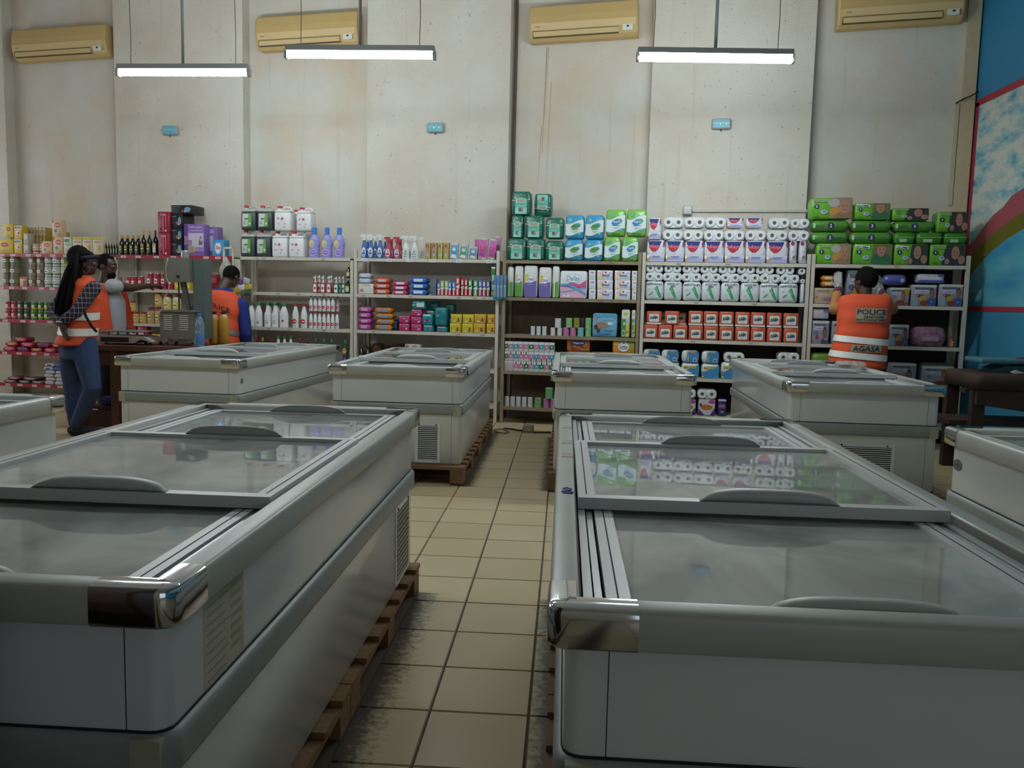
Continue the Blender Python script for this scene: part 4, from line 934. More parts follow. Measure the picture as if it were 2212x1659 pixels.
def confort(num, scene):
    def f(l):
        l.rect(-.97, .88, .97, .98, 'c4ccc4'); l.text('PEAUDOUCE', -.1, .82, .10, 1.3, '2a2f5a', .2, .02); l.poly([(x-.2, .67+z) for x, z in rrect(.55, .08, .08, 3)], 'c4ccd4'); l.text('Confort', -.2, .67, .10, .95, '3a5a90', 0, .01)
        if scene == 0: l.ell(-.25, .48, .25, .09, '9a3c3c'); l.ell(-.1, .34, .3, .13, 'b0943c'); l.ell(.05, .14, .35, .13, '7a3a30'); l.rect(-.95, .02, -.45, .3, '7fa4a8'); face(l, .62, .56, .22, True, '2f4f8a', '8a6858'); l.rect(.35, .05, .95, .36, '3a5690')
        elif scene == 1: l.poly([(.1, .7), (.6, .95), (.97, .9), (.97, .55), (.5, .6)], 'b0902c'); face(l, .4, .48, .26, True, '7a4a30', '9a6e5a', '6a4228'); l.ell(.2, .15, .6, .16, '7a4030')
        else: face(l, .45, .40, .26, True, '4a3c58', '8a6a5c'); l.ell(-.4, .30, .2, .08, '8a3a44'); l.rect(.2, .03, .8, .18, '4a4a78')
        l.disc(-.55, .50, .07, '4a5aa0'); l.text(num, -.55, .50, .08, .07, 'e0e4ea'); l.disc(.6, .2, .03, 'cfd8e4')
    return BX(FILM('9a9aa4'), f, .012, .002)
CF2, CF1, CF5 = confort('2', 0), confort('1', 1), confort('5', 2)
# ------------------------------------------------------------------ goods on the shelves: placing
def nolab(l): pass
def card(cols):       # carton: list of (u0,v0,u1,v1,col)
    def f(l):
        for c in cols: l.rect(*c)
    return f
# ===== unit 1 (tins and cereal boxes)
def tea(l): l.ell(.1, .62, .42, .16, 'a8453a'); l.rect(-.15, .60, .35, .64, 'e0b0a0'); l.rect(-.3, .2, .5, .24, '9a8a1e'); l.rect(-.2, .1, .4, .13, '9a8a1e')
TEA = BX('d2b42c', tea, .003)
row('U1', 0, [(-12, 29)], 517, TEA, 'tea_box', 'large yellow box with red oval at the foot of the stack', 'box', d=.2)
row('U1', 0, [(6, 29)], 484, TEA, 'tea_box', 'large yellow box with red oval on top of another', 'box', base=ZS[0]+.20, d=.2)
def starch(l): l.rect(-.96, .72, .96, .98, 'dcd8cc'); l.text('MAIZENA', 0, .85, .15, 1.6, '2a2a2e', 0, .02); l.ell(.05, .42, .6, .24, 'e0d4c4'); l.ell(.2, .44, .3, .1, 'b0504a'); l.rect(-.3, .2, .2, .3, 'b88a7a')
ST = BX('d4b028', starch, .003)
t_ = row('U1', 0, [(30, 48)], 517, ST, 'starch_box', 'small yellow and white starch box with black capitals', 'box', 'starch boxes in a stack', d=.1)
row('U1', 0, [(30, 48)], 487, ST, 'starch_box', 'small yellow and white starch box with black capitals', 'box', 'starch boxes in a stack', base=t_, d=.1)
SBX = BX('b9b2a4', card([(-.7, .5, .7, .8, 'd0ccc0'), (-.5, .2, .5, .3, '9a9484')]), .003)
t_ = row('U1', 0, [(50, 62)], 527, SBX, 'small_carton', 'small greyish carton beside the starch boxes', 'box', 'small greyish cartons', d=.1)
row('U1', 0, [(50, 61)], 504, SBX, 'small_carton', 'small greyish carton beside the starch boxes', 'box', 'small greyish cartons', base=t_, d=.1)
FLK = BX('c4a43a', card([(-.9, .72, .9, .97, 'd8cdb8'), (-.3, .78, .3, .9, 'a04a52'), (-.7, .25, .7, .62, 'cbbfa4')]), .003)
row('U1', 0, (48, 99, 7), 491, FLK, 'cereal_carton', 'narrow yellow and cream carton in the row behind the starch boxes', 'box', 'narrow cereal cartons', off=.17, d=.18)
row('U1', 0, [(66, 79), (80, 88)], 526, CAN('c8b48c', 'a8344a', 'd8cca8'), 'tin', 'cream tin with red rim among the cereal boxes', 'tin', 'cream tins with red rims', d=.1)
def cereal(l): l.ell(.1, .70, .62, .18, 'cbb89a'); l.ell(.1, .70, .58, .15, 'c84a52'); l.rect(-.3, .67, .5, .73, 'e8d0b8'); l.disc(-.3, .36, .10, '3a8ac0'); l.rect(-.32, .1, -.28, .27, '6a7a88'); l.rect(.1, .05, .9, .22, 'b8844a'); l.rect(-.9, .85, -.7, .97, 'c0504a')
CER = BX('d6bb93', cereal, .003)
row('U1', 0, [(89, 112)], 521, CER, 'cereal_box', 'beige baby cereal box with blue balloon, standing beside the taller stack', 'box', d=.08)
t_ = row('U1', 0, [(114, 136)], 512, CER, 'cereal_box', 'beige baby cereal box with blue balloon, lower of the two stacked', 'box', d=.08)
row('U1', 0, [(112, 134)], 475, CER, 'cereal_box', 'beige baby cereal box with blue balloon, top of the stack', 'box', base=t_, d=.08)
row('U1', 0, [(130, 142)], 501, BX('b98a58', nolab, .003), 'small_carton', 'tiny brown carton behind the stacked cereal boxes', 'box', base=t_, off=.13, d=.08)
row('U1', 0, [(137, 155)], 512, BX('cfd0bd', card([(-.8, .7, .5, .88, '5f8a68'), (-.6, .5, .6, .62, '8fae92'), (-.5, .1, .7, .35, 'c8a888')]), .003), 'cereal_box', 'pale cereal box with green lettering', 'box', d=.08)
YBX = BX('cfc9a8', card([(-.98, .84, .98, .99, 'c9b83e'), (-.7, .66, .7, .76, 'c08a9a'), (-.2, .25, .3, .55, 'd2c25a'), (.3, .15, .55, .5, 'b87a50')]), .003)
row('U1', 0, (156, 222, 3), 512, YBX, 'cereal_box', 'cream cereal box with yellow top band', 'box', 'cream cereal boxes with yellow tops', d=.08)
for i, (x0, x1, cc) in enumerate(((1, 16, ('8d7f66', '5f7a4a', '9d9078')), (18, 37, ('7d7460', '4a7a3e', '8d8468')), (58, 74, ('8d8472', 'a8a090', '7d6a52')), (75, 91, ('8a7f6c', 'a09884', '7a6850')), (92, 108, ('c2c6c4', '3f7f3a', 'cfd2cf')), (109, 126, ('c4c8c6', '3f7f3a', 'cfd2cf')), (127, 142, ('c9c4b0', 'd0902e', '6f9a4a')))):
    lb = ['stacked tin with beige and green label', 'stacked tin with olive green label', 'stacked tin with brown label and pale bands', 'stacked tin with taupe label and pale bands', 'stacked tall tin with white and green label', 'stacked tin of white with green label, before the orange one', 'stacked tin with orange and green label'][i]
    hh = .128; z = ZS[1]+.0005
    for k in range(3): z = row('U1', 1, [(x0, x1)], 0, CAN(*cc), 'tin', lb+' on red striped shelf', 'tin', 'tins of one kind stacked three high, column %d' % (i+1), base=z, h=hh, d=.1)
row('U1', 1, [(42, 56)], 598, BX('c4b48a', card([(-.9, .8, .9, .98, 'b0343c'), (.2, .05, .9, .6, 'a83a42')]), .003), 'small_carton', 'small cream and red carton standing between the tins', 'box', d=.1)
for i, (x0, x1, cc) in enumerate(((7, 19, ('a8333e', 'c8b0a0', 'b84a4a')), (20, 31, ('a8333e', 'c8b0a0', 'b84a4a')), (34, 46, ('2f4a3a', 'b86a3a', '3a5a48')), (48, 60, ('2f4a3a', 'b86a3a', '3a5a48')), (64, 77, ('3f7a34', 'c8b83a', '4f6a3a')), (78, 90, ('3f7a34', 'c8b83a', '4f6a3a')), (91, 103, ('3f7a34', 'c8b83a', '4f6a3a')), (107, 118, ('c4b0a0', 'c8a070', 'c0aaa4')), (119, 130, ('c4b0a0', 'c8a070', 'c0aaa4')))):
    z = ZS[2]+.0005; lb = {'a': 'short red tin', '2': 'short dark green tin', '3': 'short green and yellow tin', 'c': 'short pinkish tin'}[cc[0][0]]
    for k in range(2): z = row('U1', 2, [(x0, x1)], 0, CAN(*cc), 'tin', lb+' stacked two high beside other tins', 'tin', lb+'s', base=z, h=.112, d=.09)
# red pouches in a heap, flat packs and folded bags
PCH = {k: PIL(k, c, '', '') for k, c in (('a82840', 'c87a80'), ('9a2436', '3a4a88'), ('b03a40', 'c8a070'))}
for k, (x0, x1, lay) in enumerate(((4, 33, 0), (34, 62, 0), (63, 92, 0), (93, 121, 0), (122, 150, 0), (8, 40, 1), (42, 74, 1), (77, 107, 1), (109, 140, 1), (28, 58, 2))):
    col = list(PCH)[k % 3]
    row('U1', 3, [(x0, x1)], 0, PCH[col], 'snack_pouch', 'glossy red pouch in the heap on red striped shelf', 'pouch', 'heap of red pouches', base=ZS[3]+.001+lay*.062, h=.06, off=.02+.02*(k % 3), d=.16, gap=.02, rz=random.uniform(-.05, .05))
for k, (x0, x1, lay) in enumerate(((6, 36, 0), (38, 66, 0), (66, 95, 0), (14, 44, 1), (48, 80, 1))):
    row('U1', 4, [(x0, x1)], 0, PIL(['7a3440', '5a4440', '6a4a44'][k % 3], 'a89a94', '', ''), 'flat_packet', 'flat dark red packet lying on the lowest shelf', 'packet', 'flat packets on the lowest shelf', base=ZS[4]+.001+lay*.042, h=.04, d=.18)
for lay in range(6):
    for c in range(2):
        x0 = 95+c*22+(lay % 2)*3-lay*.5
        row('U1', 4, [(x0, x0+21)], 0, PIL('c9c2c2' if not (lay > 3 and c) else '2f5fa0', '3a5a98' if lay > 3 else 'b4aeb4', '', ''), 'rice_bag', 'small white and blue bag in the pile behind the woman', 'bag', 'pile of white and blue bags', base=ZS[4]+.001+lay*.045, h=.044, d=.22)
# ===== unit 1b
row('U1b', 0, (223, 252, 5), 521, WINE('8a8878'), 'oil_bottle', 'short dark bottle with gold cap beside the yellow topped boxes', 'bottle', 'short dark bottles', d=.06)
row('U1b', 0, (253, 299, 4), 508, WINE('5f6a30'), 'oil_bottle', 'medium dark bottle with gold cap and green yellow label', 'bottle', 'medium dark bottles', d=.07)
row('U1b', 0, (256, 302, 4), 508, WINE('5f6a30'), 'oil_bottle', 'medium dark bottle with gold cap, second row back', 'bottle', 'medium dark bottles behind', off=.11, d=.07)
row('U1b', 0, [(300, 312), (313, 325)], 499, WINE('6a6430'), 'oil_bottle', 'tall dark bottle with gold cap and yellow label', 'bottle', 'tall dark bottles', d=.075)
row('U1b', 0, [(326, 338)], 497, WINE('cfcdb4', '4a3060', '14161a'), 'oil_bottle', 'tall dark bottle with purple cap and long white label', 'bottle', d=.075)
def coffee(l): l.text('Café', -.1, .86, .10, .8, 'e0c8c8', .1); l.disc(-.5, .18, .05, '3a2024'); l.rect(-.1, .06, .0, .78, 'd0a0a6'); l.rect(.35, .3, .42, .9, 'd8b0b4'); l.disc(.4, .1, .05, 'c8ccd0')
CF = BX(FILM('9c2f42'), coffee, .006)
t_ = row('U1b', 0, [(341, 366)], 503, CF, 'coffee_pack', 'tall wine red pack with white lettering, lower one', 'pack', d=.16)
row('U1b', 0, [(340, 366)], 457, CF, 'coffee_pack', 'tall wine red pack with white lettering, stacked on top', 'pack', base=t_, d=.16)
def blk(l): l.rect(-.85, .78, -.1, .86, '6a6e74'); l.rect(-.8, .3, -.3, .5, '30343a'); l.ell(.55, .5, .3, .3, '6f98ac'); l.disc(.1, .35, .12, 'a8503c'); l.rect(.25, .2, .4, .35, 'c8ccd0')
BLK = BX('1c2026', blk, .003)
z = ZS[0]+.0005
for k in range(3): z = row('U1b', 0, [(369, 394)], 0, BLK, 'appliance_box', 'black carton in the tall stack behind the purple carton', 'box', 'black cartons in a tall stack', base=z, h=.166, off=.05, d=.26)
row('U1b', 0, [(369, 416)], 443, BLK, 'appliance_box', 'wide black carton with blue picture crowning the stack', 'box', base=z, off=.05, d=.26)
def purp(l):
    l.rect(-.99, .01, -.62, .99, '5c3a86'); l.text('ROSSE', -.8, .5, .13, .75, 'd08aa0', 0, .03, PI/2); l.rect(-.55, .14, .98, .72, 'c6bcd0'); l.text('Lessive poudre', .2, .90, .085, 1.25, 'e4dfee', 0, .01); l.text('au savon de Marseille', .2, .80, .05, 1.25, 'd4cce4'); l.rect(-.55, .32, -.2, .5, '8a8490'); l.rect(-.5, .1, -.0, .3, 'a8904a'); l.rect(.1, .14, .95, .28, '9a84b4'); l.poly([(.5, .35), (.85, .35), (.9, .5), (.75, .44), (.55, .55)], '6a6470'); l.ell(.7, .58, .08, .05, '6a6470')
PUR = BX('8465ac', purp, .003)
row('U1b', 0, [(397, 441)], 484, PUR, 'washing_powder_box', 'purple and white washing powder carton with spine lettering', 'box', d=.13)
row('U1b', 0, [(442, 470)], 490, BX('7d63a0', card([(-.6, .2, .4, .7, 'b4abc4'), (-.6, .78, .5, .92, 'a89cc4')]), .003), 'washing_powder_box', 'purple carton half hidden behind the lettered one', 'box', off=.16, d=.13)
def skip(l):
    pts = [((.62 if i % 2 else .5)*math.cos(2*PI*i/24), .5+(.40 if i % 2 else .33)*math.sin(2*PI*i/24)) for i in range(24)]
    l.poly(pts, 'd0e2ea'); l.ell(0, .5, .36, .25, 'e8eef0'); l.text('Skip', 0, .5, .30, .85, 'b8283c', .1, .03); l.ell(0, .82, .06, .08, '2a6a98')
row('U1b', 0, [(458, 484)], 518, BX('3a92c4', skip, .003), 'washing_powder_box', 'small bright blue washing powder box with white burst', 'box', d=.13)
for px, lab_ in ((246, 'short red tin above the reaching arm'), (268, 'short red tin above the reaching arm'), (279, 'short red tin above the reaching arm'), (294, 'short red tin above the reaching arm')):
    row('U1b', 1, [(px, px+13)], 597, CAN('a8323e', 'c87a7a', 'b03844'), 'tin', lab_, 'tin', 'short red tins', d=.09)
row('U1b', 1, [(312, 327), (328, 342), (343, 357), (358, 372)], 590, CAN('9a2c3c', '8a2434', 'a83446'), 'tin', 'tall dark red tin behind the bone saw', 'tin', 'tall dark red tins', d=.1)
row('U1b', 1, [(376, 390), (398, 412)], 610, BX('c4ac28', card([(-.6, .3, .6, .7, 'd8cc70')]), .003), 'small_carton', 'small yellow carton seen through the bone saw', 'box', 'small yellow cartons', d=.08)
row('U1b', 1, [(446, 470)], 593, BX('8a1f2e', card([(-.7, .5, .7, .8, 'a84a50')]), .003), 'small_carton', 'dark red carton over the shoulder of the man in blue', 'box', d=.08)
row('U1b', 2, (246, 270, 2), 655, lambda w, d, h: squeeze(w, d, h), 'sauce_bottle', 'pale yellow squeeze bottle with green cap', 'bottle', 'squeeze bottles with green caps', d=.06)
JR = JAR('c89a4a', '9a2a30', 'd0b46a')
t_ = row('U1b', 2, (271, 313, 3), 674, JR, 'sauce_jar', 'small sauce jar with red lid', 'jar', 'small sauce jars with red lids', d=.07)
row('U1b', 2, [(277, 290)], 650, JR, 'sauce_jar', 'small sauce jar with red lid standing on other jars', 'jar', base=t_, d=.07)
t_ = row('U1b', 2, (315, 347, 2), 664, JAR('c8a860', '8f2530', 'c0a06a'), 'sauce_jar', 'tall sauce jar with dark red lid beside the saw cabinet', 'jar', 'tall sauce jars', d=.08)
row('U1b', 2, [(331, 347)], 630, JAR('c89a4a', '8f2530', 'd2b86a'), 'sauce_jar', 'tall golden sauce jar stacked on another jar', 'jar', base=t_, d=.08)
row('U1b', 2, [(349, 367), (368, 388)], 636, JAR('d0c8a8', '9a5a4a', 'cfc86a'), 'mayonnaise_jar', 'big pale mayonnaise jar with yellow label behind the saw', 'jar', 'big mayonnaise jars', base=ZS[2]+.15, off=.03, d=.09)
row('U1b', 2, [(351, 386)], 668, BX('a89a80', nolab, .003), 'small_carton', 'flat carton under the big mayonnaise jars', 'box', h=.149, off=.03, d=.12)
row('U1b', 3, [(280, 295), (297, 318)], 701, BX('b02a44', card([(-.8, .2, .8, .75, 'd0b4c0'), (-.3, .35, .3, .6, '4a4a9a')]), .003), 'small_carton', 'red and white carton on the shelf behind the scale', 'box', 'red and white cartons', d=.1)
row('U1b', 3, [(328, 340), (341, 353)], 722, BX('d0a82c', card([(-.5, .4, .6, .7, '7a7a4a'), (-.6, .1, .4, .25, 'b84a3a')]), .003), 'small_carton', 'yellow carton on the shelf behind the scale', 'box', 'yellow cartons behind the scale', d=.1)
row('U1', 3, [(214, 246)], 709, BX('2f8a48', nolab, .003), 'storage_box', 'bright green box behind the scale', 'box', d=.14)
# ===== unit 2
t1 = row('U2', 0, [(518, 550), (551, 584)], 497, JERRY(True), 'jerrycan', 'dark jerrycan with green label and red cap, standing on the shelf board', 'jerrycan', 'dark jerrycans on the shelf board', d=.13)
row('U2', 0, [(519, 552), (553, 589)], 443, JERRY(True), 'jerrycan', 'dark jerrycan with green label stacked on the lower pair', 'jerrycan', 'dark jerrycans on top', base=t1, d=.13)
t2 = row('U2', 0, [(586, 620), (621, 658)], 499, JERRY(False), 'jerrycan', 'white jerrycan with red star standing on the shelf board', 'jerrycan', 'white jerrycans on the shelf board', d=.13)
row('U2', 0, [(591, 628)], 444, JERRY(False), 'jerrycan', 'white jerrycan with red star stacked next to the dark ones', 'jerrycan', base=t2, d=.13)
row('U2', 0, [(639, 674)], 447, JERRY(False), 'jerrycan', 'white jerrycan with red star stacked above the lavender bottles', 'jerrycan', base=t2, d=.13, rz=-.12)
row('U2', 0, [(629, 655)], 452, JERRY(False), 'jerrycan', 'white jerrycan half hidden behind the stacked starred ones', 'jerrycan', base=t2, off=.19, d=.12)
row('U2', 0, [(664, 688), (691, 716), (717, 743)], 491, lambda w, d, h: softener(w, d, h), 'softener_bottle', 'lavender fabric softener bottle with blue cap', 'bottle', 'lavender softener bottles', d=.08)
row('U2', 1, [(673, 685), (690, 702), (702, 716)], 595, SOAP('a8423a'), 'soap_bottle', 'red hand soap bottle with white pump, front row', 'bottle', 'red soap bottles', d=.06)
row('U2', 1, [(682, 694), (708, 720)], 594, SOAP('a8423a'), 'soap_bottle', 'red hand soap bottle with white pump, back row', 'bottle', 'red soap bottles behind', off=.10, d=.06)
row('U2', 1, [(718, 731)], 597, SOAP('1f6a4a'), 'soap_bottle', 'green hand soap bottle with white pump, labelled front', 'bottle', None, d=.06)
row('U2', 1, [(727, 737), (735, 745)], 596, SOAP('1f6a4a'), 'soap_bottle', 'green hand soap bottle with white pump, standing further back', 'bottle', 'green soap bottles behind', off=.09, d=.06)
HB = lambda w, d, h: dark_bottle(w, d, h, 'a8c890', 'b8b8b0', '1d2420')
t_ = row('U2', 1, [(743, 757)], 600, HB, 'shower_gel_bottle', 'black bottle with pale green label, lower of the stacked pair', 'bottle', None, d=.07)
row('U2', 1, [(745, 758)], 572, HB, 'shower_gel_bottle', 'black bottle with pale green label, stacked on top', 'bottle', base=t_, d=.07)
row('U2', 2, [(531, 548), (547, 564)], 653, BLEACH('2f8a50', 'none'), 'bleach_bottle', 'white bleach bottle with green cap beside the man in blue', 'bottle', 'white bleach bottles with green caps', d=.08)
row('U2', 2, [(567, 583), (583, 599)], 653, JUG('2f8a50'), 'bleach_bottle', 'white bleach jug with loop handle and green cap', 'bottle', 'white bleach jugs', d=.08)
row('U2', 2, [(600, 620)], 655, BLEACH('2f8a50', 'star'), 'bleach_bottle', 'white bleach bottle with red star and green cap', 'bottle', d=.09)
row('U2', 2, [(572, 588), (590, 604)], 654, BLEACH('2f8a50', 'none'), 'bleach_bottle', 'white bleach bottle with green cap behind the jugs', 'bottle', 'bleach bottles behind the jugs', off=.13, d=.08)
row('U2', 2, [(628, 643), (646, 662)], 655, BLEACH('b02c3c', 'disc'), 'cleaner_bottle', 'tall white cleaner bottle with red cap and red disc', 'bottle', 'tall white cleaner bottles', d=.08)
t_ = row('U2', 2, (665, 731, 7), 673, BLEACH('b02c3c', 'disc'), 'cleaner_bottle', 'small white bottle with red cap, lower tier', 'bottle', 'small white bottles, lower tier', d=.055)
row('U2', 2, (665, 722, 6), 638, BLEACH('b02c3c', 'disc'), 'cleaner_bottle', 'small white bottle with red cap, upper tier', 'bottle', 'small white bottles, upper tier', base=t_, d=.055)
row('U2', 2, [(723, 732)], 640, BLEACH('3a2426', 'disc'), 'cleaner_bottle', 'small bottle with dark cap ending the upper tier', 'bottle', base=t_, off=.08, d=.05)
DK = lambda cap, g='2a1a18': (lambda w, d, h: dark_bottle(w, d, h, '6a4a38', cap, g))
row('U2', 3, [(530, 543), (545, 557)], 727, DK('a83048'), 'dark_bottle', 'dark bottle with magenta cap behind the freezer', 'bottle', 'dark bottles with magenta caps', d=.06)
row('U2', 3, [(559, 571)], 729, DK('c8a83a'), 'dark_bottle', 'dark bottle with yellow cap behind the freezer', 'bottle', d=.06)
row('U2', 3, [(572, 583), (583, 593)], 729, DK('7a3a28'), 'dark_bottle', 'dark bottle with brown cap behind the freezer', 'bottle', 'dark bottles with brown caps', d=.055)
row('U2', 3, [(592, 605), (606, 618), (619, 632)], 725, BLEACH('2f8a50', 'none'), 'bleach_bottle', 'white bleach bottle with green cap rising behind the freezer', 'bottle', 'bleach bottles behind the freezer', d=.07)
row('U2', 3, [(640, 651), (656, 668)], 731, DK('b02c38'), 'dark_bottle', 'dark bottle with white neck and red cap', 'bottle', 'dark bottles with red caps', d=.06)
row('U2', 3, [(675, 686), (692, 703), (708, 720)], 732, DK('3a9a58', '16261c'), 'dark_bottle', 'dark green bottle with green cap behind the freezer', 'bottle', 'dark green bottles with green caps', d=.06)
def prop(w, d, h):
    ps = list(dark_bottle(w, d, h, '2a4a98', '3a9a58', '1d5a34'))
    l = Lab(w, w*1.04, h); l.rect(-.62, .10, .62, .34, '2a4a98'); l.ell(0, .52, .68, .13, 'd0b83a'); l.ell(0, .50, .6, .10, 'b8283a'); l.text('PROP', 0, .50, .10, .95, 'e8e4dc', .05, .03); l.text('pin', .1, .22, .09, .5, 'd0dce8', .2)
    return ps[:2]+[('printed_label', l.mb.mesh('printed_label'))]
_prop = {}
def PROP(w, d, h):
    k = (round(w, 3), round(h, 3))
    if k not in _prop: _prop[k] = prop(*k[:1], d, k[1])
    return _prop[k]
row('U2', 3, [(737, 751), (752, 761)], 734, PROP, 'cleaner_bottle', 'dark green cleaner bottle with red, yellow and blue label', 'bottle', 'cleaner bottles with red yellow labels', d=.07)
# ===== unit 3
row('U3', 0, [(777, 793), (792, 807), (812, 827)], 504, SPRAY('2f62a8', 'dcdedc'), 'spray_bottle', 'blue spray bottle with white trigger, front row', 'bottle', 'blue spray bottles', d=.06)
row('U3', 0, [(786, 799), (803, 816), (824, 836)], 508, SPRAY('2f62a8', 'dcdedc'), 'spray_bottle', 'blue spray bottle with white trigger, back row', 'bottle', 'blue spray bottles behind', off=.12, d=.06)
row('U3', 0, [(829, 845), (848, 865)], 510, SPRAY('a8344a', 'a8344a', 'b8b8d4'), 'spray_bottle', 'red spray bottle with pale violet label', 'bottle', 'red spray bottles', d=.06)
row('U3', 0, [(837, 851), (856, 870)], 515, SPRAY('a8344a', 'a8344a', 'b8b8d4'), 'spray_bottle', 'red spray bottle standing behind the labelled pair', 'bottle', 'red spray bottles behind', off=.12, d=.06)
row('U3', 0, [(866, 884), (885, 903)], 507, SPRAY('d4dad8', 'd8dcda', 'c4cecb'), 'spray_bottle', 'white spray bottle with grey label, front row', 'bottle', 'white spray bottles', d=.065)
row('U3', 0, [(877, 891), (892, 904), (905, 916)], 510, SPRAY('d4dad8', 'd8dcda', 'c4cecb'), 'spray_bottle', 'white spray bottle standing in the back row', 'bottle', 'white spray bottles behind', off=.12, d=.06)
def pic(c1, c2):
    def f(l): l.rect(-.95, .02, .95, .98, c1); l.ell(-.1, .7, .6, .2, '7a5c48'); l.ell(-.1, .62, .4, .12, 'b98c6e'); l.rect(.55, .05, .95, .95, c2); l.ell(0, .25, .4, .1, '9ab8c0'); l.rect(-.8, .03, .4, .14, '8aa84a')
    return f
for i, (x0, x1, a, b) in enumerate(((917, 930, '9a9484', 'c88a34'), (931, 944, '8f8474', 'c89040'), (945, 956, '8aa86a', 'b8c46a'), (957, 970, 'b0944a', 'c8903a'))):
    row('U3', 0, [(x0, x1)], 524, BX('c9a24a', pic(a, b), .003), 'hair_product_box', ['narrow box with portrait and orange edge', 'narrow box with darker portrait next to the white sprays', 'narrow box in light green with portrait', 'narrow golden box leaning by the blue sachet'][i], 'box', d=.07)
def sach(c, c2):
    def f(l): l.rect(-.78, .04, .78, .82, c); l.ell(0, .58, .5, .09, 'd4dde0'); l.poly([(-.7, .1), (.7, .06), (.6, .26), (-.5, .3)], c2); l.rect(-.5, .70, .5, .74, 'c8d4d8'); l.disc(-.1, .4, .05, 'd0783a' if c2 == 'd0dcd8' else c)
    return BX(clear('clear_bag', 'c4c8c6', .75), f, .006)
row('U3', 0, [(970, 989)], 524, sach('3f94c4', 'e0e6e8'), 'cotton_packet', 'clear packet with bright blue and white card', 'packet', d=.05, tilt=.06)
row('U3', 0, [(990, 1009)], 528, sach('3f9a84', 'd0dcd8'), 'cotton_packet', 'clear packet with green and white card', 'packet', d=.05, tilt=.10)
row('U3', 0, [(1011, 1030)], 533, sach('4f88a8', 'c8d6da'), 'cotton_packet', 'clear packet with grey blue card', 'packet', d=.05, tilt=.10)
def pinkc(l): l.rect(-.88, .1, .88, .92, 'b8408f'); l.rect(-.88, .6, .88, .92, 'c668a8'); l.rect(-.4, .5, .1, .56, 'd8903a'); l.rect(-.6, .2, .4, .24, '6a3a88'); l.rect(-.7, .82, -.5, .86, '7a4a9a')
PK = BX(clear('clear_bag', 'c4c8c6', .75), pinkc, .006)
row('U3', 0, [(1031, 1051)], 515, PK, 'hair_removal_packet', 'magenta packet in clear bag beside the grey blue one', 'packet', d=.05, tilt=.10)
row('U3', 0, [(1052, 1068)], 517, PK, 'hair_removal_packet', 'magenta packet in clear bag leaning against the upright', 'packet', d=.05, tilt=.14)
row('U3', 0, [(1024, 1040)], 513, PK, 'hair_removal_packet', 'magenta packet tucked behind the leaning ones', 'packet', off=.10, d=.05)
row('U3', 0, [(1064, 1080)], 511, PK, 'hair_removal_packet', 'pale magenta packet at the end of the shelf', 'packet', off=.14, d=.05, tilt=.1)
row('U3', 1, [(771, 807)], 613, BX(FILM('d2d2ca'), card([(-.7, .2, -.3, .5, 'b87a70'), (-.2, .8, .7, .84, '8a8478'), (-.6, .88, .5, .92, '9a9488')]), .01), 'napkin_pack', 'white napkin pack with faint red mark at the foot of the pile', 'pack', d=.14)
z = ZS[1]+.122
for k in range(2): z = row('U3', 1, [(773, 802)], 0, PIL('b4bccc', 'c8ccd8', '', ''), 'napkin_pack', 'pale blue wrapped pack lying on the white one', 'pack', 'pale blue packs in the pile', base=z, h=.058, d=.14)
def wipe_pile(lvl, xs, ytop, n, col, txt, nm, lab, grp, c2='d4d8e4', ink='8a4a6a', shift=1.5):
    D = UD['U3'][3]+.02; h = (zpx(xs[0], ytop, D)-ZS[lvl])/n
    for k in range(n):
        o = random.uniform(-shift, shift)
        row('U3', lvl, [(xs[0]+o, xs[1]+o)], 0, PIL(col, c2, txt, ink), nm, lab, 'pack', grp, base=ZS[lvl]+.001+k*h, h=round(h-.002, 3), d=.14, rz=random.uniform(-.06, .06))
wipe_pile(1, (806, 842), 600, 3, 'c8532c', '', 'wipes_pack', 'orange flow wrapped wipes pack', 'pile of orange wipes packs', 'c8b8c4')
wipe_pile(1, (845, 880), 607, 3, 'b83a6c', '', 'wipes_pack', 'pink flow wrapped wipes pack', 'pile of pink wipes packs')
wipe_pile(1, (884, 924), 599, 3, '2a62b4', '', 'wipes_pack', 'royal blue flow wrapped wipes pack', 'pile of blue wipes packs')
row('U3', 1, (930, 942, 4), 603, BX('7a5a8a', card([(-.9, .02, .0, .98, '3a8a7a')]), .001), 'toothbrush_card', 'thin violet and teal card standing on edge', 'card', 'thin toothbrush cards', d=.1, gap=.002)
def tooth(c1, c2, c3):
    def f(l): l.rect(-.96, .01, .96, .45, c1); l.poly([(-.96, .45), (.96, .40), (.96, .60), (-.96, .5)], c3); l.rect(-.4, .06, .4, .40, 'd8c8c8'); l.rect(-.5, .65, .5, .9, c3)
    return BX(c2, f, .002)
TT = [('3a5a9a', 'b8323e', 'red and blue'), ('9ab86a', 'b8323e', 'lime and red'), ('3a7ac0', 'b02a3a', 'sky blue and red'), ('b02a3a', 'b02a3a', 'plain red'), ('2f7a4a', 'b02a3a', 'green and red'), ('3a8a4a', '3a8a4a', 'green'), ('4a5aa8', '8a2a3a', 'violet and red')]
for ki, xs, yt in ((0, [(944, 951)], 611), (1, [(951, 959), (960, 968)], 607), (2, [(968, 975), (976, 984)], 609), (3, [(984, 993)], 598), (3, [(995, 1002), (1003, 1010)], 602), (4, [(1011, 1020)], 604), (5, [(1022, 1032)], 605), (6, [(1033, 1041), (1041, 1050), (1050, 1058)], 606)):
    c2, c1, nm = TT[ki]
    row('U3', 1, xs, yt, tooth(c1, c2, {'3': 'c8d4e4'}.get(c2[0], 'd0d8c8')), 'toothpaste_box', ('tallest ' if yt == 598 else '')+nm+' toothpaste box standing upright', 'box', nm+' toothpaste boxes', d=.12, gap=.003)
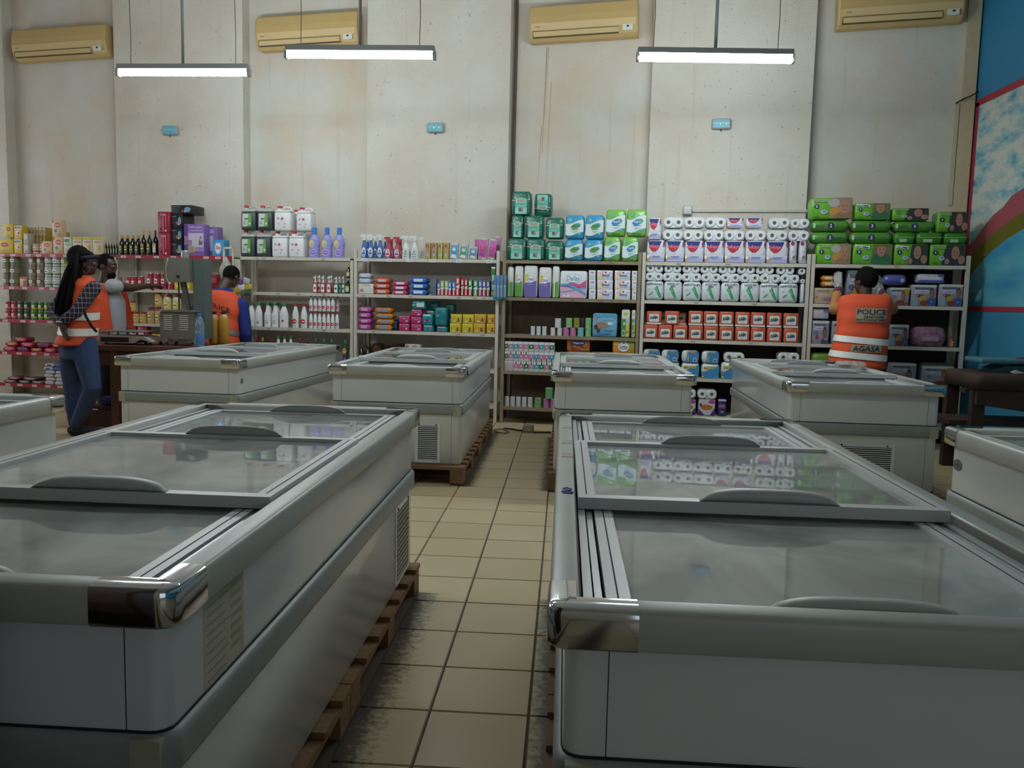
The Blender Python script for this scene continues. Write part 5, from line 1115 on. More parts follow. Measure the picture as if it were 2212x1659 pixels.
row('U3', 1, [(1060, 1071)], 606, BX('2f7a3f', card([(-.8, .1, .8, .3, 'c8a83a'), (-.5, .45, .5, .75, 'd8dcd8')]), .002), 'toothpaste_box', 'green and white toothpaste box by the upright, lower one', 'box', d=.06)
row('U3', 1, [(1060, 1071)], 576, BX('2f7a3f', card([(-.9, .88, .9, .98, 'd8dcdc'), (-.4, .1, .5, .45, 'd8dcd8'), (-.8, .02, .3, .12, 'c8a83a')]), .002), 'toothpaste_box', 'green and white toothpaste box by the upright, upper one', 'box', base=ZS[1]+.167, d=.06)
wipe_pile(2, (771, 802), 662, 4, 'b04a96', '', 'wipes_pack', 'magenta flow wrapped pack in the pile', 'pile of magenta packs', 'c89ac0')
wipe_pile(2, (808, 848), 664, 4, 'c07a28', '', 'wipes_pack', 'golden orange flow wrapped pack in the pile', 'pile of golden orange packs', '7a8ab0', shift=3)
row('U3', 2, [(849, 859)], 690, PIL('20284a', '2a3a68', '', ''), 'wipes_pack', 'navy wrapped pack beside the golden orange pile', 'pack', off=.05, d=.14)
def pinkp(l): l.disc(0, .62, .18, '3a3f8a'); l.rect(-.25, .58, .25, .66, 'b0b4d4'); l.ell(.45, .3, .16, .12, 'dcb0c4'); l.ell(.62, .38, .1, .1, 'dcb0c4'); l.ell(-.7, .85, .12, .08, 'c8b04a')
PP = BX(FILM('b8386c'), pinkp, .012, .002)
t_ = row('U3', 2, [(861, 884)], 699, PP, 'sanitary_pads_pack', 'pink sanitary pack with violet dot, bottom of its pile', 'pack', 'pink sanitary packs', d=.1)
row('U3', 2, [(861, 885)], 682, PP, 'sanitary_pads_pack', 'pink sanitary pack with violet dot topping the lower pile', 'pack', base=t_, d=.1)
z = ZS[2]+.001
for k, lb in enumerate(('bottom', 'middle', 'top')): z = row('U3', 2, [(887, 911)], 0, PP, 'sanitary_pads_pack', 'pink sanitary pack with violet dot, %s of the pile of three' % lb, 'pack', base=z, h=.083, d=.1)
def teal(l): l.rect(-.6, .3, .6, .5, 'b85a8c'); l.disc(0, .42, .14, '3a3f7a'); l.rect(-.8, .85, .7, .98, 'd4dcd8')
def teal2(l): l.rect(-.5, .7, .0, .78, '2f3f6a'); l.ell(-.45, .55, .12, .05, 'a8b8b4'); l.ell(.3, .25, .1, .05, 'b8788a'); l.rect(0, .12, .4, .16, '6a4a8a'); l.rect(-.98, .5, .98, .52, '1f6f74')
TE1, TE2 = BX(FILM('1f848a'), teal, .012), BX(FILM('1c7a80'), teal2, .02)
row('U3', 2, [(889, 919)], 650, BX(FILM('1f848a'), card([(-.3, .3, .85, .75, 'c4d0cc'), (-.98, .45, -.5, .55, 'a8d0cc')]), .02), 'sanitary_pads_pack', 'teal pack with white panel lying on the pink pile', 'pack', base=z, d=.12)
t_ = row('U3', 2, [(913, 936)], 703, TE1, 'sanitary_pads_pack', 'teal and pink pack, lower one of the small pile', 'pack', d=.1)
t_ = row('U3', 2, [(911, 935)], 679, TE1, 'sanitary_pads_pack', 'teal and pink pack with white top, upper one of the small pile', 'pack', base=t_, d=.1)
row('U3', 2, [(918, 940)], 667, TE1, 'sanitary_pads_pack', 'teal and pink pack behind the small pile', 'pack', base=ZS[2]+.12, h=.12, off=.13, d=.1)
row('U3', 2, [(918, 940)], 667, BX(FILM('1c7a80'), nolab, .012), 'sanitary_pads_pack', 'plain teal pack at the back under the teal and pink one', 'pack', h=.118, off=.13, d=.1)
row('U3', 2, [(942, 966)], 706, TE1, 'sanitary_pads_pack', 'teal and pink pack under the tall rounded teal pack', 'pack', d=.1)
t_ = row('U3', 2, [(938, 965)], 664, TE2, 'sanitary_pads_pack', 'tall rounded teal pack', 'pack', base=ZS[2]+.07, d=.11)
z = ZS[2]+.001
for k in range(2): z = row('U3', 2, [(960, 982)], 0, TE2, 'sanitary_pads_pack', 'dark teal pack at the back beside the yellow boxes', 'pack', 'dark teal packs at the back', base=z, h=.16, off=.16, d=.11)
row('U3', 2, [(926, 948)], 0, TE2, 'sanitary_pads_pack', 'dark teal pack reaching to the board above', 'pack', base=ZS[2]+.245, h=.10, off=.15, d=.11)
def yel(l): l.rect(-.8, .58, .2, .64, 'a89a4a'); l.poly([(.1, .1), (.75, .1), (.5, .55), (.4, .62), (.3, .5)], '7a4a2a'); l.disc(.42, .52, .08, '5a3a2c'); l.ell(.42, .3, .16, .12, 'a83a3a'); l.ell(-.35, .22, .25, .09, 'c8d0b8'); l.rect(.1, .06, .8, .16, 'b8b0a0')
YA, YB_ = BX('c8b428', yel, .003), BX('c8a028', yel, .003)
for ya, xs, lb in ((YA, [(971, 996), (997, 1022)], 'lemon yellow'), (YB_, [(1022, 1048), (1050, 1075)], 'golden yellow')):
    t_ = row('U3', 2, xs, 699, ya, 'tampon_box', lb+' carton with small figure, lower row', 'box', lb+' cartons, lower row', d=.1)
    row('U3', 2, [(a+2, b+2) for a, b in xs], 679, ya, 'tampon_box', lb+' carton with small figure, upper row', 'box', lb+' cartons, upper row', base=t_, d=.1)
row('U3', 3, (772, 800, 2), 742, WINE('6a4a38', '3a5a3a', '16201a'), 'dark_bottle', 'dark bottle standing behind the cream upright', 'bottle', 'dark bottles behind the upright', d=.07)
for k, (x0, x1) in enumerate(((774, 797), (799, 822), (824, 847), (849, 872))):
    row('U3', 3, [(x0, x1)], 0, BX(clear('brown_bag', '6a4c34', .85), nolab, .04), 'sponge_bag', 'crumpled clear bag with brown contents behind the freezer', 'bag', 'crumpled brown bags', h=.22+.03*(k % 2), off=.12+.02*k, d=.2)
row('U3', 3, [(874, 908)], 741, BX('c8c4b8', card([(-.9, .2, -.5, .8, 'a85a50'), (.0, .3, .6, .7, '8a8478')]), .002), 'small_carton', 'narrow white carton with red end behind the freezer', 'box', base=ZS[3]+.22, h=.04, d=.1)
row('U3', 3, [(874, 908)], 749, BX('4a4038', nolab, .003), 'small_carton', 'dark carton under the narrow white one', 'box', h=.218, d=.12)
row('U3', 3, [(948, 998)], 748, BX('c4ccd4', card([(-.85, .2, -.55, .8, '3a5a98'), (-.45, .2, -.15, .8, '3a5a98'), (-.05, .2, .25, .8, '3a5a98'), (.35, .2, .65, .8, '3a5a98')]), .002), 'small_carton', 'long pale carton with row of blue squares', 'box', base=ZS[3]+.19, h=.03, d=.12)
row('U3', 3, [(950, 996)], 754, BX('3a3430', nolab, .003), 'small_carton', 'dark carton under the one with blue squares', 'box', h=.188, d=.14)
# ===== unit 4
t_ = row('U4', 0, [(1096, 1136)], 515, GREENP, 'adult_diaper_pack', 'dark green pack beside the cream upright, bottom layer', 'pack', d=.16)
row('U4', 0, [(1137, 1176)], 515, GREENP, 'adult_diaper_pack', 'dark green pack in the middle of the bottom layer', 'pack', d=.16)
row('U4', 0, [(1178, 1217)], 520, GREENP, 'adult_diaper_pack', 'dark green pack next to the blue one, bottom layer', 'pack', d=.16)
row('U4', 0, [(1104, 1131)], 464, GREENP, 'adult_diaper_pack', 'dark green pack half covered by its neighbour, second layer', 'pack', base=t_, off=.05, d=.16)
t2 = row('U4', 0, [(1133, 1173)], 465, GREENP, 'adult_diaper_pack', 'dark green pack standing forward in the second layer', 'pack', base=t_, d=.16)
row('U4', 0, [(1178, 1217)], 470, GREENP, 'adult_diaper_pack', 'dark green pack next to the blue one, second layer', 'pack', base=t_, d=.16)
row('U4', 0, [(1105, 1146)], 413, GREENP, 'adult_diaper_pack', 'dark green pack on top, upright print', 'pack', base=t2, off=.04, d=.16)
sg, zg = sxp(1172, t2+.1, 9.18), t2
put('adult_diaper_pack', GREENP(.185, .16, .25), 'dark green pack on top, standing upside down', 'pack', None, sg, 9.26, zg+.252, tilt=PI)
t_ = row('U4', 0, [(1219, 1260), (1262, 1302)], 517, SEYO_B, 'tissue_pack', 'blue roll pack with green leaf, lower pair', 'pack', 'blue roll packs, lower pair', d=.16)
row('U4', 0, [(1221, 1262), (1264, 1305)], 464, SEYO_B, 'tissue_pack', 'blue roll pack with green leaf, upper pair', 'pack', 'blue roll packs, upper pair', base=t_, d=.16)
t_ = row('U4', 0, [(1303, 1342), (1343, 1384)], 511, SEYO_G, 'tissue_pack', 'green roll pack with blue leaf, lower pair', 'pack', 'green roll packs, lower pair', d=.16)
row('U4', 0, [(1308, 1352), (1353, 1397)], 452, SEYO_G, 'tissue_pack', 'green roll pack with blue leaf, upper pair', 'pack', 'green roll packs, upper pair', base=t_, d=.16)
row('U4', 1, [(1095, 1109)], 576, wipes('5f9a3a', '2c3f78', 1), 'cotton_wool_pack', 'narrow side of green and white pouch beside the upright', 'pouch', d=.18)
row('U4', 1, [(1111, 1130)], 574, wipes('5f9a3a', '2c3f78'), 'cotton_wool_pack', 'green and white pouch with dark script', 'pouch', d=.10)
row('U4', 1, [(1131, 1161)], 573, wipes('6f62a8', '3a3f8a'), 'cotton_wool_pack', 'violet and white pouch with yellow moon, next to the green one', 'pouch', d=.10)
row('U4', 1, [(1163, 1191)], 577, wipes('6f62a8', '3a3f8a'), 'cotton_wool_pack', 'violet and white pouch with yellow moon, slightly lower', 'pouch', d=.10)
row('U4', 1, [(1192, 1208)], 574, wipes('5f9a3a', '2c3f78', 1), 'cotton_wool_pack', 'narrow side of green and white pouch beside the pink pack', 'pouch', d=.18)
row('U4', 1, [(1209, 1268)], 585, DALLAS, 'toilet_paper_pack', 'large white pack with pink and blue waves', 'pack', d=.2)
zz = ZS[1]+.0005
for k, nm in enumerate(('bottom', 'middle', 'top')):
    z0 = zz
    row('U4', 1, [(1271, 1287)], 0, LOTUS_S, 'tissue_box', 'white tissue carton end with pastel dots, %s row beside the pink pack' % nm, 'box', base=z0, h=.103, d=.11)
    row('U4', 1, [(1288, 1325), (1327, 1362)], 0, LOTUS, 'tissue_box', 'white tissue carton with pastel blobs, %s row' % nm, 'box', 'tissue cartons, %s row' % nm, base=z0, h=.103, d=.11)
    zz = row('U4', 1, [(1364, 1379)], 0, LOTUS_S, 'tissue_box', 'white tissue carton end with pastel dots, %s row by the upright' % nm, 'box', base=z0, h=.103, d=.11)
PW = ROLL('cdd0d0')
row('U4', 2, [(1144, 1156), (1157, 1168), (1169, 1181)], 705, PW, 'toilet_roll', 'white roll in crumpled clear wrap', 'toilet roll', 'white rolls in clear wrap', d=.06)
t_ = row('U4', 2, [(1187, 1200), (1202, 1214)], 708, PW, 'toilet_roll', 'plain white roll under the single stacked one', 'toilet roll', 'plain white rolls', d=.065)
row('U4', 2, [(1197, 1212)], 688, PW, 'toilet_roll', 'plain white roll stacked on two others', 'toilet roll', base=t_, d=.065)
t_ = row('U4', 2, [(1215, 1229), (1230, 1244)], 708, ROLL('c07aa8', '6a3a6a'), 'toilet_roll', 'pink wrapped roll with dark leaves on the brown shelf', 'toilet roll', 'pink wrapped rolls', d=.07)
row('U4', 2, [(1246, 1261)], 708, ROLL('7ab8b8', '2f6a7a'), 'toilet_roll', 'turquoise wrapped roll with dark leaves', 'toilet roll', d=.07)
row('U4', 2, [(1263, 1277)], 708, ROLL('8ac07a', '2f5a4a'), 'toilet_roll', 'light green wrapped roll, bottom of its pair', 'toilet roll', d=.07)
row('U4', 2, [(1221, 1236)], 687, ROLL('8ac07a', '2f5a4a'), 'toilet_roll', 'light green wrapped roll standing on the pink ones', 'toilet roll', base=t_, d=.07)
row('U4', 2, [(1238, 1252)], 687, ROLL('8a9040', '4a4a24'), 'toilet_roll', 'olive wrapped roll with dark leaves', 'toilet roll', base=t_, d=.07)
row('U4', 2, [(1253, 1262)], 688, ROLL('5a3458', ''), 'toilet_roll', 'dark purple wrapped roll standing behind', 'toilet roll', base=t_, off=.08, d=.05)
row('U4', 2, [(1263, 1277)], 687, ROLL('8ac07a', '2f5a4a'), 'toilet_roll', 'light green wrapped roll, top of its pair', 'toilet roll', base=t_, d=.07)
def baby_blue(l):
    l.rect(-.95, .82, .95, .97, '4f9cbc'); l.rect(-.85, .68, -.65, .84, 'c87a90'); l.rect(-.2, .72, .7, .82, '7ab4cc'); l.poly([(-.6, .62), (-.1, .66), (.2, .55), (.5, .62), (.5, .50), (.1, .40), (-.4, .36), (-.6, .28), (-.85, .35), (-.8, .5)], '9a7a6a'); l.ell(-.7, .42, .16, .1, '4a3428'); l.ell(-.5, .27, .16, .09, '4a3428'); l.ell(.45, .58, .22, .07, 'c8dce4'); l.poly([(-.9, .06), (.3, .14), (.3, .18), (-.9, .1)], '3a7ac0'); l.text('baby', .35, .14, .09, .5, '2a5aa8', .2, .02); l.rect(-.1, .28, .7, .33, '5a94c4')
row('U4', 2, [(1279, 1333)], 677, BX(FILM('6fb0cc'), baby_blue, .02, .003), 'diaper_pack', 'light blue diaper pack with sleeping baby picture', 'pack', d=.18)
def kitchen(l): l.rect(-.9, .7, .9, .98, 'd0d6d0'); l.ell(0, .84, .5, .06, 'c8b84a'); l.rect(-.9, .04, .1, .66, '3a8a4a'); l.poly([(.1, .04), (.9, .04), (.9, .55), (.1, .4)], 'c8b83a'); l.poly([(-.6, .1), (.8, .2), (.8, .24), (-.6, .16)], '2f7a3a'); l.rect(-.6, .06, -.1, .28, 'd8dcdc'); l.rect(-.5, .09, -.2, .24, '3a4a6a'); l.ell(-.3, .5, .25, .07, 'b8d0b0')
row('U4', 2, [(1341, 1361), (1363, 1376)], 669, BX(FILM('c8ccc4'), kitchen, .02), 'kitchen_roll_pack', 'tall kitchen roll pack in white, green and yellow', 'pack', 'kitchen roll packs', d=.1)
HK = {}
def hanky(c, mark):
    def f(l):
        if c is None:
            for k in range(5): l.rect(-.8+.36*k, .1, -.68+.36*k, .9, 'b88a94')
            return
        l.poly([(-.98, .24), (.98, .30), (.98, .76), (-.98, .72)], c); l.ell(0, .52, .3, .08, 'd4dcdc')
        if mark == 1: l.rect(-.2, .72, .2, .98, '22262c')
        if mark == 2: l.rect(-.2, .04, .2, .30, '22262c')
    return BX('d0d2d0', f, .002)
HC = {'g': '2f7a4a', 'p': 'c07a98', 'b': '3a9ab4', 'w': None}
for k, (pat, mk) in enumerate((('wwppgpbgpg', 1), ('gpbpppbppb', 0), ('gpbppgpbpg', 3))):
    for i, ch in enumerate(pat):
        x0 = 1086.5+i*11.1; mark = {0: 1 if ch != 'w' else 0, 1: (0 if i == 0 else 1 if i < 5 else 2), 2: 0}[k]
        kk = (ch, mark)
        if kk not in HK: HK[kk] = hanky(HC[ch], mark)
        cn = {'g': 'green', 'p': 'pink', 'b': 'turquoise', 'w': 'striped'}[ch]
        row('U4', 3, [(x0, x0+11)], 0, HK[kk], 'handkerchief_pack', '%s and white handkerchief packet, %s tier' % (cn, ('lowest', 'middle', 'uppermost')[k]), 'packet', '%s handkerchief packets, %s tier' % (cn, ('lowest', 'middle', 'uppermost')[k]), base=ZS[3]+.001+k*.111, h=.109, d=.09, gap=.002)
t_ = row('U4', 3, [(1226, 1275), (1277, 1322)], 760, PAPY, 'tissue_box', 'brown tissue carton half hidden by the freezer', 'box', 'brown tissue cartons, lower row', d=.11)
row('U4', 3, [(1224, 1275)], 733, PAPY, 'tissue_box', 'brown tissue carton with dark blue oval, on top', 'box', base=t_, h=.145, d=.11)
t_ = row('U4', 3, [(1323, 1372)], 762, LOTUS_Y, 'tissue_box', 'yellow orange tissue carton half hidden by the freezer', 'box', d=.11)
row('U4', 3, [(1323, 1372)], 737, LOTUS_Y, 'tissue_box', 'yellow orange tissue carton with white oval, on top', 'box', base=t_, h=.13, d=.11)
row('U4', 4, (1087, 1150, 5), 858, ROLL('c8c8c6'), 'toilet_roll', 'white roll in the row on the lowest shelf', 'toilet roll', 'white rolls on the lowest shelf', d=.08)
row('U4', 4, [(1153, 1169)], 860, ROLL('7aa86a', '2f5a3a'), 'toilet_roll', 'green wrapped roll with leaves on the lowest shelf', 'toilet roll', d=.08)
t_ = row('U4', 4, [(1171, 1186), (1187, 1201)], 862, ROLL('c078a4', '8a4a7a'), 'toilet_roll', 'pink wrapped roll on the lowest shelf beside the freezer', 'toilet roll', 'pink rolls on the lowest shelf', d=.08)
row('U4', 4, [(1176, 1194)], 838, ROLL('6fae7a', '2f6a4a'), 'toilet_roll', 'green wrapped roll stacked on the pink ones', 'toilet roll', base=t_, d=.08)
# ===== unit 5
OX = [1395, 1437, 1479, 1521, 1565, 1610, 1655, 1703]
t1 = row('U5', 0, [(a, b) for a, b in zip(OX, OX[1:])], 519, OKAY, 'toilet_paper_pack', 'white roll pack with red and navy emblem, standing on the board', 'pack', 'roll packs with red emblem on the board', d=.2)
row('U5', 0, [(1704, 1724), (1726, 1748)], 519, OKAY_S, 'toilet_paper_pack', 'narrow side of white roll pack, emblem turned away', 'pack', 'roll packs turned sideways', d=.2)
row('U5', 0, [(1400, 1429)], 470, OKAY, 'toilet_paper_pack', 'white roll pack with red emblem beside the green packs, second layer', 'pack', base=t1, d=.2)
RX = [1432, 1475, 1520, 1565, 1609, 1656, 1703, 1749]
t2 = row('U5', 0, [(a, b) for a, b in zip(RX, RX[1:])], 492, ROLLS(2), 'toilet_roll_pack', 'double roll pack showing two roll ends, lower layer', 'pack', 'roll ends on the emblem packs, lower layer', base=t1, d=.2, gap=.002)
row('U5', 0, [(1433, 1477), (1478, 1523), (1524, 1569), (1662, 1707), (1708, 1749)], 468, ROLLS(2), 'toilet_roll_pack', 'double roll pack showing two roll ends, upper layer', 'pack', 'roll ends on the emblem packs, upper layer', base=t2, d=.2, gap=.002)
row('U5', 0, [(1570, 1607), (1610, 1650)], 470, OKAY, 'toilet_paper_pack', 'white roll pack with red emblem showing between roll ends', 'pack', 'roll packs between the roll ends', base=t2, d=.2, off=.03)
PX = [1394, 1433, 1474, 1515, 1556, 1599, 1641, 1682, 1724]
for i, (a, b) in enumerate(zip(PX, PX[1:])):
    full = i in (0, 2, 6, 7)
    t1 = row('U5', 1, [(a, b)], 0, PERRO1 if full else PERRO2, 'toilet_paper_pack', 'white roll pack with green bird and %s arched capitals' % ('long' if full else 'two lines of'), 'pack', 'bird packs with %s lettering' % ('long' if full else 'short'), h=.208, d=.2, w=.188)
row('U5', 1, [(1729, 1744)], 0, BX(FILM('ced6d8'), card([(-.6, .04, .2, .12, '5a6a98')]), .03), 'toilet_paper_pack', 'narrow plain side of white roll pack by the upright', 'pack', h=.208, d=.2)
RX1 = [1393, 1432, 1473, 1515, 1557, 1599, 1642, 1686, 1727]
t2 = row('U5', 1, [(a, b) for a, b in zip(RX1, RX1[1:])], 591, ROLLS(2), 'toilet_roll_pack', 'double roll pack showing two roll ends, above the bird packs', 'pack', 'roll ends above bird packs', base=t1, d=.2, gap=.002)
row('U5', 1, [(1729, 1746)], 591, ROLLS(1), 'toilet_roll_pack', 'single roll end beside the upright, lower', 'pack', base=t1, d=.2, h=t2-t1-.002)
t3 = row('U5', 1, [(1395, 1433), (1434, 1473), (1474, 1512), (1513, 1551), (1552, 1591), (1592, 1632), (1633, 1673), (1676, 1718)], 573, ROLLS(2), 'toilet_roll_pack', 'double roll pack showing two roll ends, pressed under the board', 'pack', 'roll ends under the board', base=t2, d=.2, gap=.002, h=.093)
row('U5', 1, [(1724, 1745)], 573, ROLLS(1), 'toilet_roll_pack', 'single roll end beside the upright, upper', 'pack', base=t2, d=.2, h=.093)
OB = [1389, 1421, 1453, 1486, 1520, 1552, 1587, 1621, 1655, 1691, 1727]
t1 = row('U5', 2, [(a, b) for a, b in zip(OB, OB[1:])], 705, ORANGE2, 'napkin_pack', 'orange napkin pack with white panel, lower row', 'pack', 'orange napkin packs, lower row', d=.16, gap=.003)
row('U5', 2, [(a, b) for a, b in zip(OB[3:], OB[4:])], 674, ORANGE1, 'napkin_pack', 'orange napkin pack with white panel, upper row', 'pack', 'orange napkin packs, upper row', base=t1, d=.16, gap=.003)
row('U5', 2, [(1396, 1430)], 672, ORANGE1, 'napkin_pack', 'orange napkin pack pushed forward over the first two', 'pack', base=t1, d=.12)
row('U5', 2, [(1435, 1468)], 672, ORANGE2, 'napkin_pack', 'orange napkin pack pushed forward, without white hem', 'pack', base=t1, d=.12)
row('U5', 2, [(1389, 1420), (1421, 1452), (1454, 1486)], 674, ORANGE1, 'napkin_pack', 'orange napkin pack standing behind the forward ones', 'pack', 'orange napkin packs behind', base=t1, off=.155, d=.12)
t1 = row('U5', 3, [(1386, 1426), (1428, 1469), (1470, 1512), (1514, 1555)], 783, MOBY, 'toilet_paper_pack', 'blue and white roll pack with yellow capitals', 'pack', 'blue packs with yellow capitals', d=.2)
t8 = row('U5', 3, [(1557, 1598)], 783, MOBY, 'toilet_paper_pack', 'blue and white roll pack cut by the freezer edge', 'pack', d=.2)
row('U5', 3, [(1387, 1426), (1427, 1468), (1470, 1512), (1514, 1555)], 757, MOBY_S, 'toilet_paper_pack', 'blue and white roll pack lying on its side', 'pack', 'blue packs lying on their sides', base=t1, d=.2)
row('U5', 3, [(1563, 1609)], 760, ROLLS(2), 'toilet_roll_pack', 'double roll pack above the freezer corner', 'pack', base=max(t1, t8), d=.2)
t9 = row('U5', 3, [(1680, 1728)], 784, MOBY, 'toilet_paper_pack', 'blue and white roll pack hidden under the far roll ends', 'pack', d=.2, off=.03)
row('U5', 3, [(1680, 1728)], 762, ROLLS(2), 'toilet_roll_pack', 'lone double roll pack near the upright', 'pack', base=t9, d=.2, off=.03)
def violet(l): l.rect(-.95, .04, .95, .98, 'c6c4c8'); l.ell(0, .5, .7, .17, 'b8722a'); l.ell(.6, .85, .4, .12, 'a8488a'); l.poly([(-.95, .04), (-.2, .04), (-.95, .4)], '4a2f7a'); l.poly([(.95, .04), (.4, .04), (.95, .5)], '4a2f7a'); l.ell(-.7, .65, .15, .08, '3a3a6a')
t1 = row('U5', 4, [(1507, 1546)], 862, BX(FILM('b8b4bc'), violet, .03), 'toilet_paper_pack', 'white and violet roll pack with orange band between the freezers', 'pack', d=.2)
row('U5', 4, [(1549, 1570)], 862, BX(FILM('4a2f7a'), card([(-.9, .88, .9, .98, 'c8c4d0'), (-.7, .55, .7, .68, '8a7ab0'), (-.9, .48, .9, .52, 'b87a3a'), (-.3, .2, .4, .32, '5aa0b8')]), .03), 'toilet_paper_pack', 'violet roll pack beside the freezer side', 'pack', d=.2)
row('U5', 4, [(1506, 1549)], 840, ROLLS(2), 'toilet_roll_pack', 'double roll pack on the violet pack', 'pack', base=t1, d=.2)
row('U5', 4, [(1462, 1504)], 841, ROLLS(2), 'toilet_roll_pack', 'double roll pack cut off by the freezer', 'pack', base=t1, d=.2)
row('U5', 4, [(1462, 1504)], 862, BX(FILM('b8b4bc'), violet, .03), 'toilet_paper_pack', 'white and violet roll pack behind the freezer corner', 'pack', d=.2)
# ===== unit 6
for i, (x0, x1, bd, lb) in enumerate(((1757, 1840, D2, 'lying baby, number 2'), (1842, 1929, D3, 'smiling child, number 3'), (1931, 2006, D4A, 'dark haired child, number 4'), (2008, 2091, D4B, 'child by the blue wall, number 4'))):
    t1 = row('U6', 0, [(x0, x1)], 0, bd, 'diaper_pack', 'green diaper pack with %s, on the board' % lb, 'pack', h=.213, d=.2)
z1 = t1
z2 = row('U6', 0, [(1752, 1834)], 0, DS2F, 'diaper_pack', 'green diaper pack lying narrow side out, directly on the lying baby pack', 'pack', base=z1, h=.115, d=.22)
row('U6', 0, [(1836, 1929)], 0, DS3, 'diaper_pack', 'green diaper pack lying narrow side out, directly on the smiling child pack', 'pack', base=z1, h=.118, d=.22)
for k, (x0, x1) in enumerate(((1931, 1978), (1980, 2037), (2039, 2091))):
    row('U6', 0, [(x0, x1)], 0, DTOP, 'diaper_pack', 'dark green diaper pack lying end out between the layers', 'pack', 'diaper packs lying end out', base=z1, h=.118, d=.24)
z3 = z1+.120
row('U6', 0, [(1753, 1837)], 0, DS2, 'diaper_pack', 'green diaper pack lying narrow side out, just under the topmost baby pack', 'pack', base=z3, h=.118, d=.22)
row('U6', 0, [(1839, 1929)], 0, DS3, 'diaper_pack', 'green diaper pack lying narrow side out, below the top smiling child', 'pack', base=z3, h=.118, d=.22)
row('U6', 0, [(1931, 2021)], 0, DS4, 'diaper_pack', 'green diaper pack lying narrow side out, pushed forward beneath the dark haired child', 'pack', base=z3, h=.112, d=.22)
row('U6', 0, [(1751, 1844)], 0, D2, 'diaper_pack', 'green diaper pack with lying baby, topmost of all', 'pack', base=z3+.121, h=.215, d=.2, tilt=-.03)
row('U6', 0, [(1846, 1925)], 0, D3, 'diaper_pack', 'green diaper pack with smiling child in the top layer', 'pack', base=z3+.120, h=.17, d=.2)
row('U6', 0, [(1927, 2008)], 0, D4B, 'diaper_pack', 'green diaper pack with dark haired child, top layer', 'pack', base=z3+.114, h=.125, d=.2)
row('U6', 0, [(2024, 2093)], 457, D4B, 'diaper_pack', 'green diaper pack with child standing high by the blue wall', 'pack', base=z3, d=.2)
def pants(l): l.text('PEAUDOUCE', -.2, .80, .13, 1.2, '2a2f5a', .2, .02); l.rect(-.6, .5, .6, .64, 'c0a48c'); l.disc(-.75, .4, .09, 'b06a3a'); l.ell(.3, .28, .5, .14, '9a6a7a'); l.rect(.5, .6, .95, .95, 'b8a84a')
row('U6', 1, [(1751, 1806)], 622, BX(FILM('b5a68c'), pants, .012), 'diaper_pack', 'beige diaper pack with dark capitals beside the upright', 'pack', d=.18)
z = ZS[1]+.18
for k in range(2): z = row('U6', 1, [(1773, 1807)], 0, PIL('c07a2c', 'd8c8a8', '', ''), 'wipes_pack', 'small orange wipes pack under the gloved hand', 'pack', 'small orange wipes packs', base=z, h=.056, d=.12)
row('U6', 1, [(1829, 1866)], 583, CF2, 'diaper_pack', 'tall pale diaper pack with violet edge behind the head', 'pack', off=.06, d=.16)
row('U6', 1, [(1868, 1906)], 600, CF5, 'diaper_pack', 'greyish diaper pack hidden behind the shoulder', 'pack', off=.10, d=.16)
row('U6', 1, [(1920, 1965)], 621, CF1, 'diaper_pack', 'pale diaper pack with child in yellow hood', 'pack', d=.16)
row('U6', 1, [(1968, 2024)], 615, CF2, 'diaper_pack', 'pale diaper pack with coloured toys, beside the hooded child', 'pack', d=.16)
row('U6', 1, [(2027, 2081)], 614, CF2, 'diaper_pack', 'pale diaper pack with coloured toys, by the end upright', 'pack', d=.16)
row('U6', 1, [(1907, 1962)], 592, BX(FILM('5a5fa0'), card([(.4, .3, .7, .6, '9aa0d0')]), .05), 'diaper_pack', 'rounded blue violet pack lying on the hooded child pack', 'pack', base=ZS[1]+.205, off=.03, d=.17)
row('U6', 1, [(1982, 2041)], 592, BX(FILM('b8bcc4'), card([(-.98, .02, .98, .3, '4a4f9a'), (.5, .7, .98, .98, '5a4f9a'), (-.6, .38, .7, .7, 'cfd2d8')]), .02), 'diaper_pack', 'white and blue pack lying on the toy packs', 'pack', base=ZS[1]+.235, d=.18)
row('U6', 2, [(1748, 1792), (1794, 1838)], 693, CF5, 'diaper_pack', 'greyish diaper pack with child and number, under the beige pack', 'pack', 'greyish diaper packs', d=.16)
row('U6', 2, [(1750, 1792)], 670, BX(FILM('b8bac0'), card([(-.98, .85, .3, .98, 'b08a4a'), (.3, .6, .95, .95, '6a6aa8')]), .012), 'wipes_pack', 'white pack lying on the greyish diaper packs', 'pack', base=ZS[2]+.258, h=.11, d=.16)
row('U6', 2, [(1920, 1964)], 701, CF2, 'diaper_pack', 'pale diaper pack with coloured toys beside the orange vest', 'pack', d=.16)
row('U6', 2, [(1972, 2046)], 706, BX(clear('pink_bag', '9a7488', .9), card([(-.5, .3, .5, .5, 'a8889a')]), .06, .01), 'pink_bag', 'bulging pinkish plastic bag on the diaper shelf', 'bag', d=.24)
row('U6', 2, [(2052, 2063)], 727, JAR('8a4a3a', '7a3a2a', 'a86a4a'), 'small_jar', 'tiny brown jar beside the pinkish bag', 'jar', d=.05)
row('U6', 3, [(1747, 1822)], 762, BX(FILM('6a8a3a'), card([(-.4, .3, .2, .6, '9ab86a')]), .05), 'diaper_pack', 'green pack lying low behind the freezer', 'pack', d=.2)
row('U6', 3, [(1921, 1980)], 784, CF5, 'diaper_pack', 'greyish diaper pack half hidden behind the freezer rim', 'pack', d=.16)
row('U6', 3, [(1990, 2061)], 791, confort('3', 1), 'diaper_pack', 'wide pale diaper pack with laughing child behind the freezer rim', 'pack', d=.16)
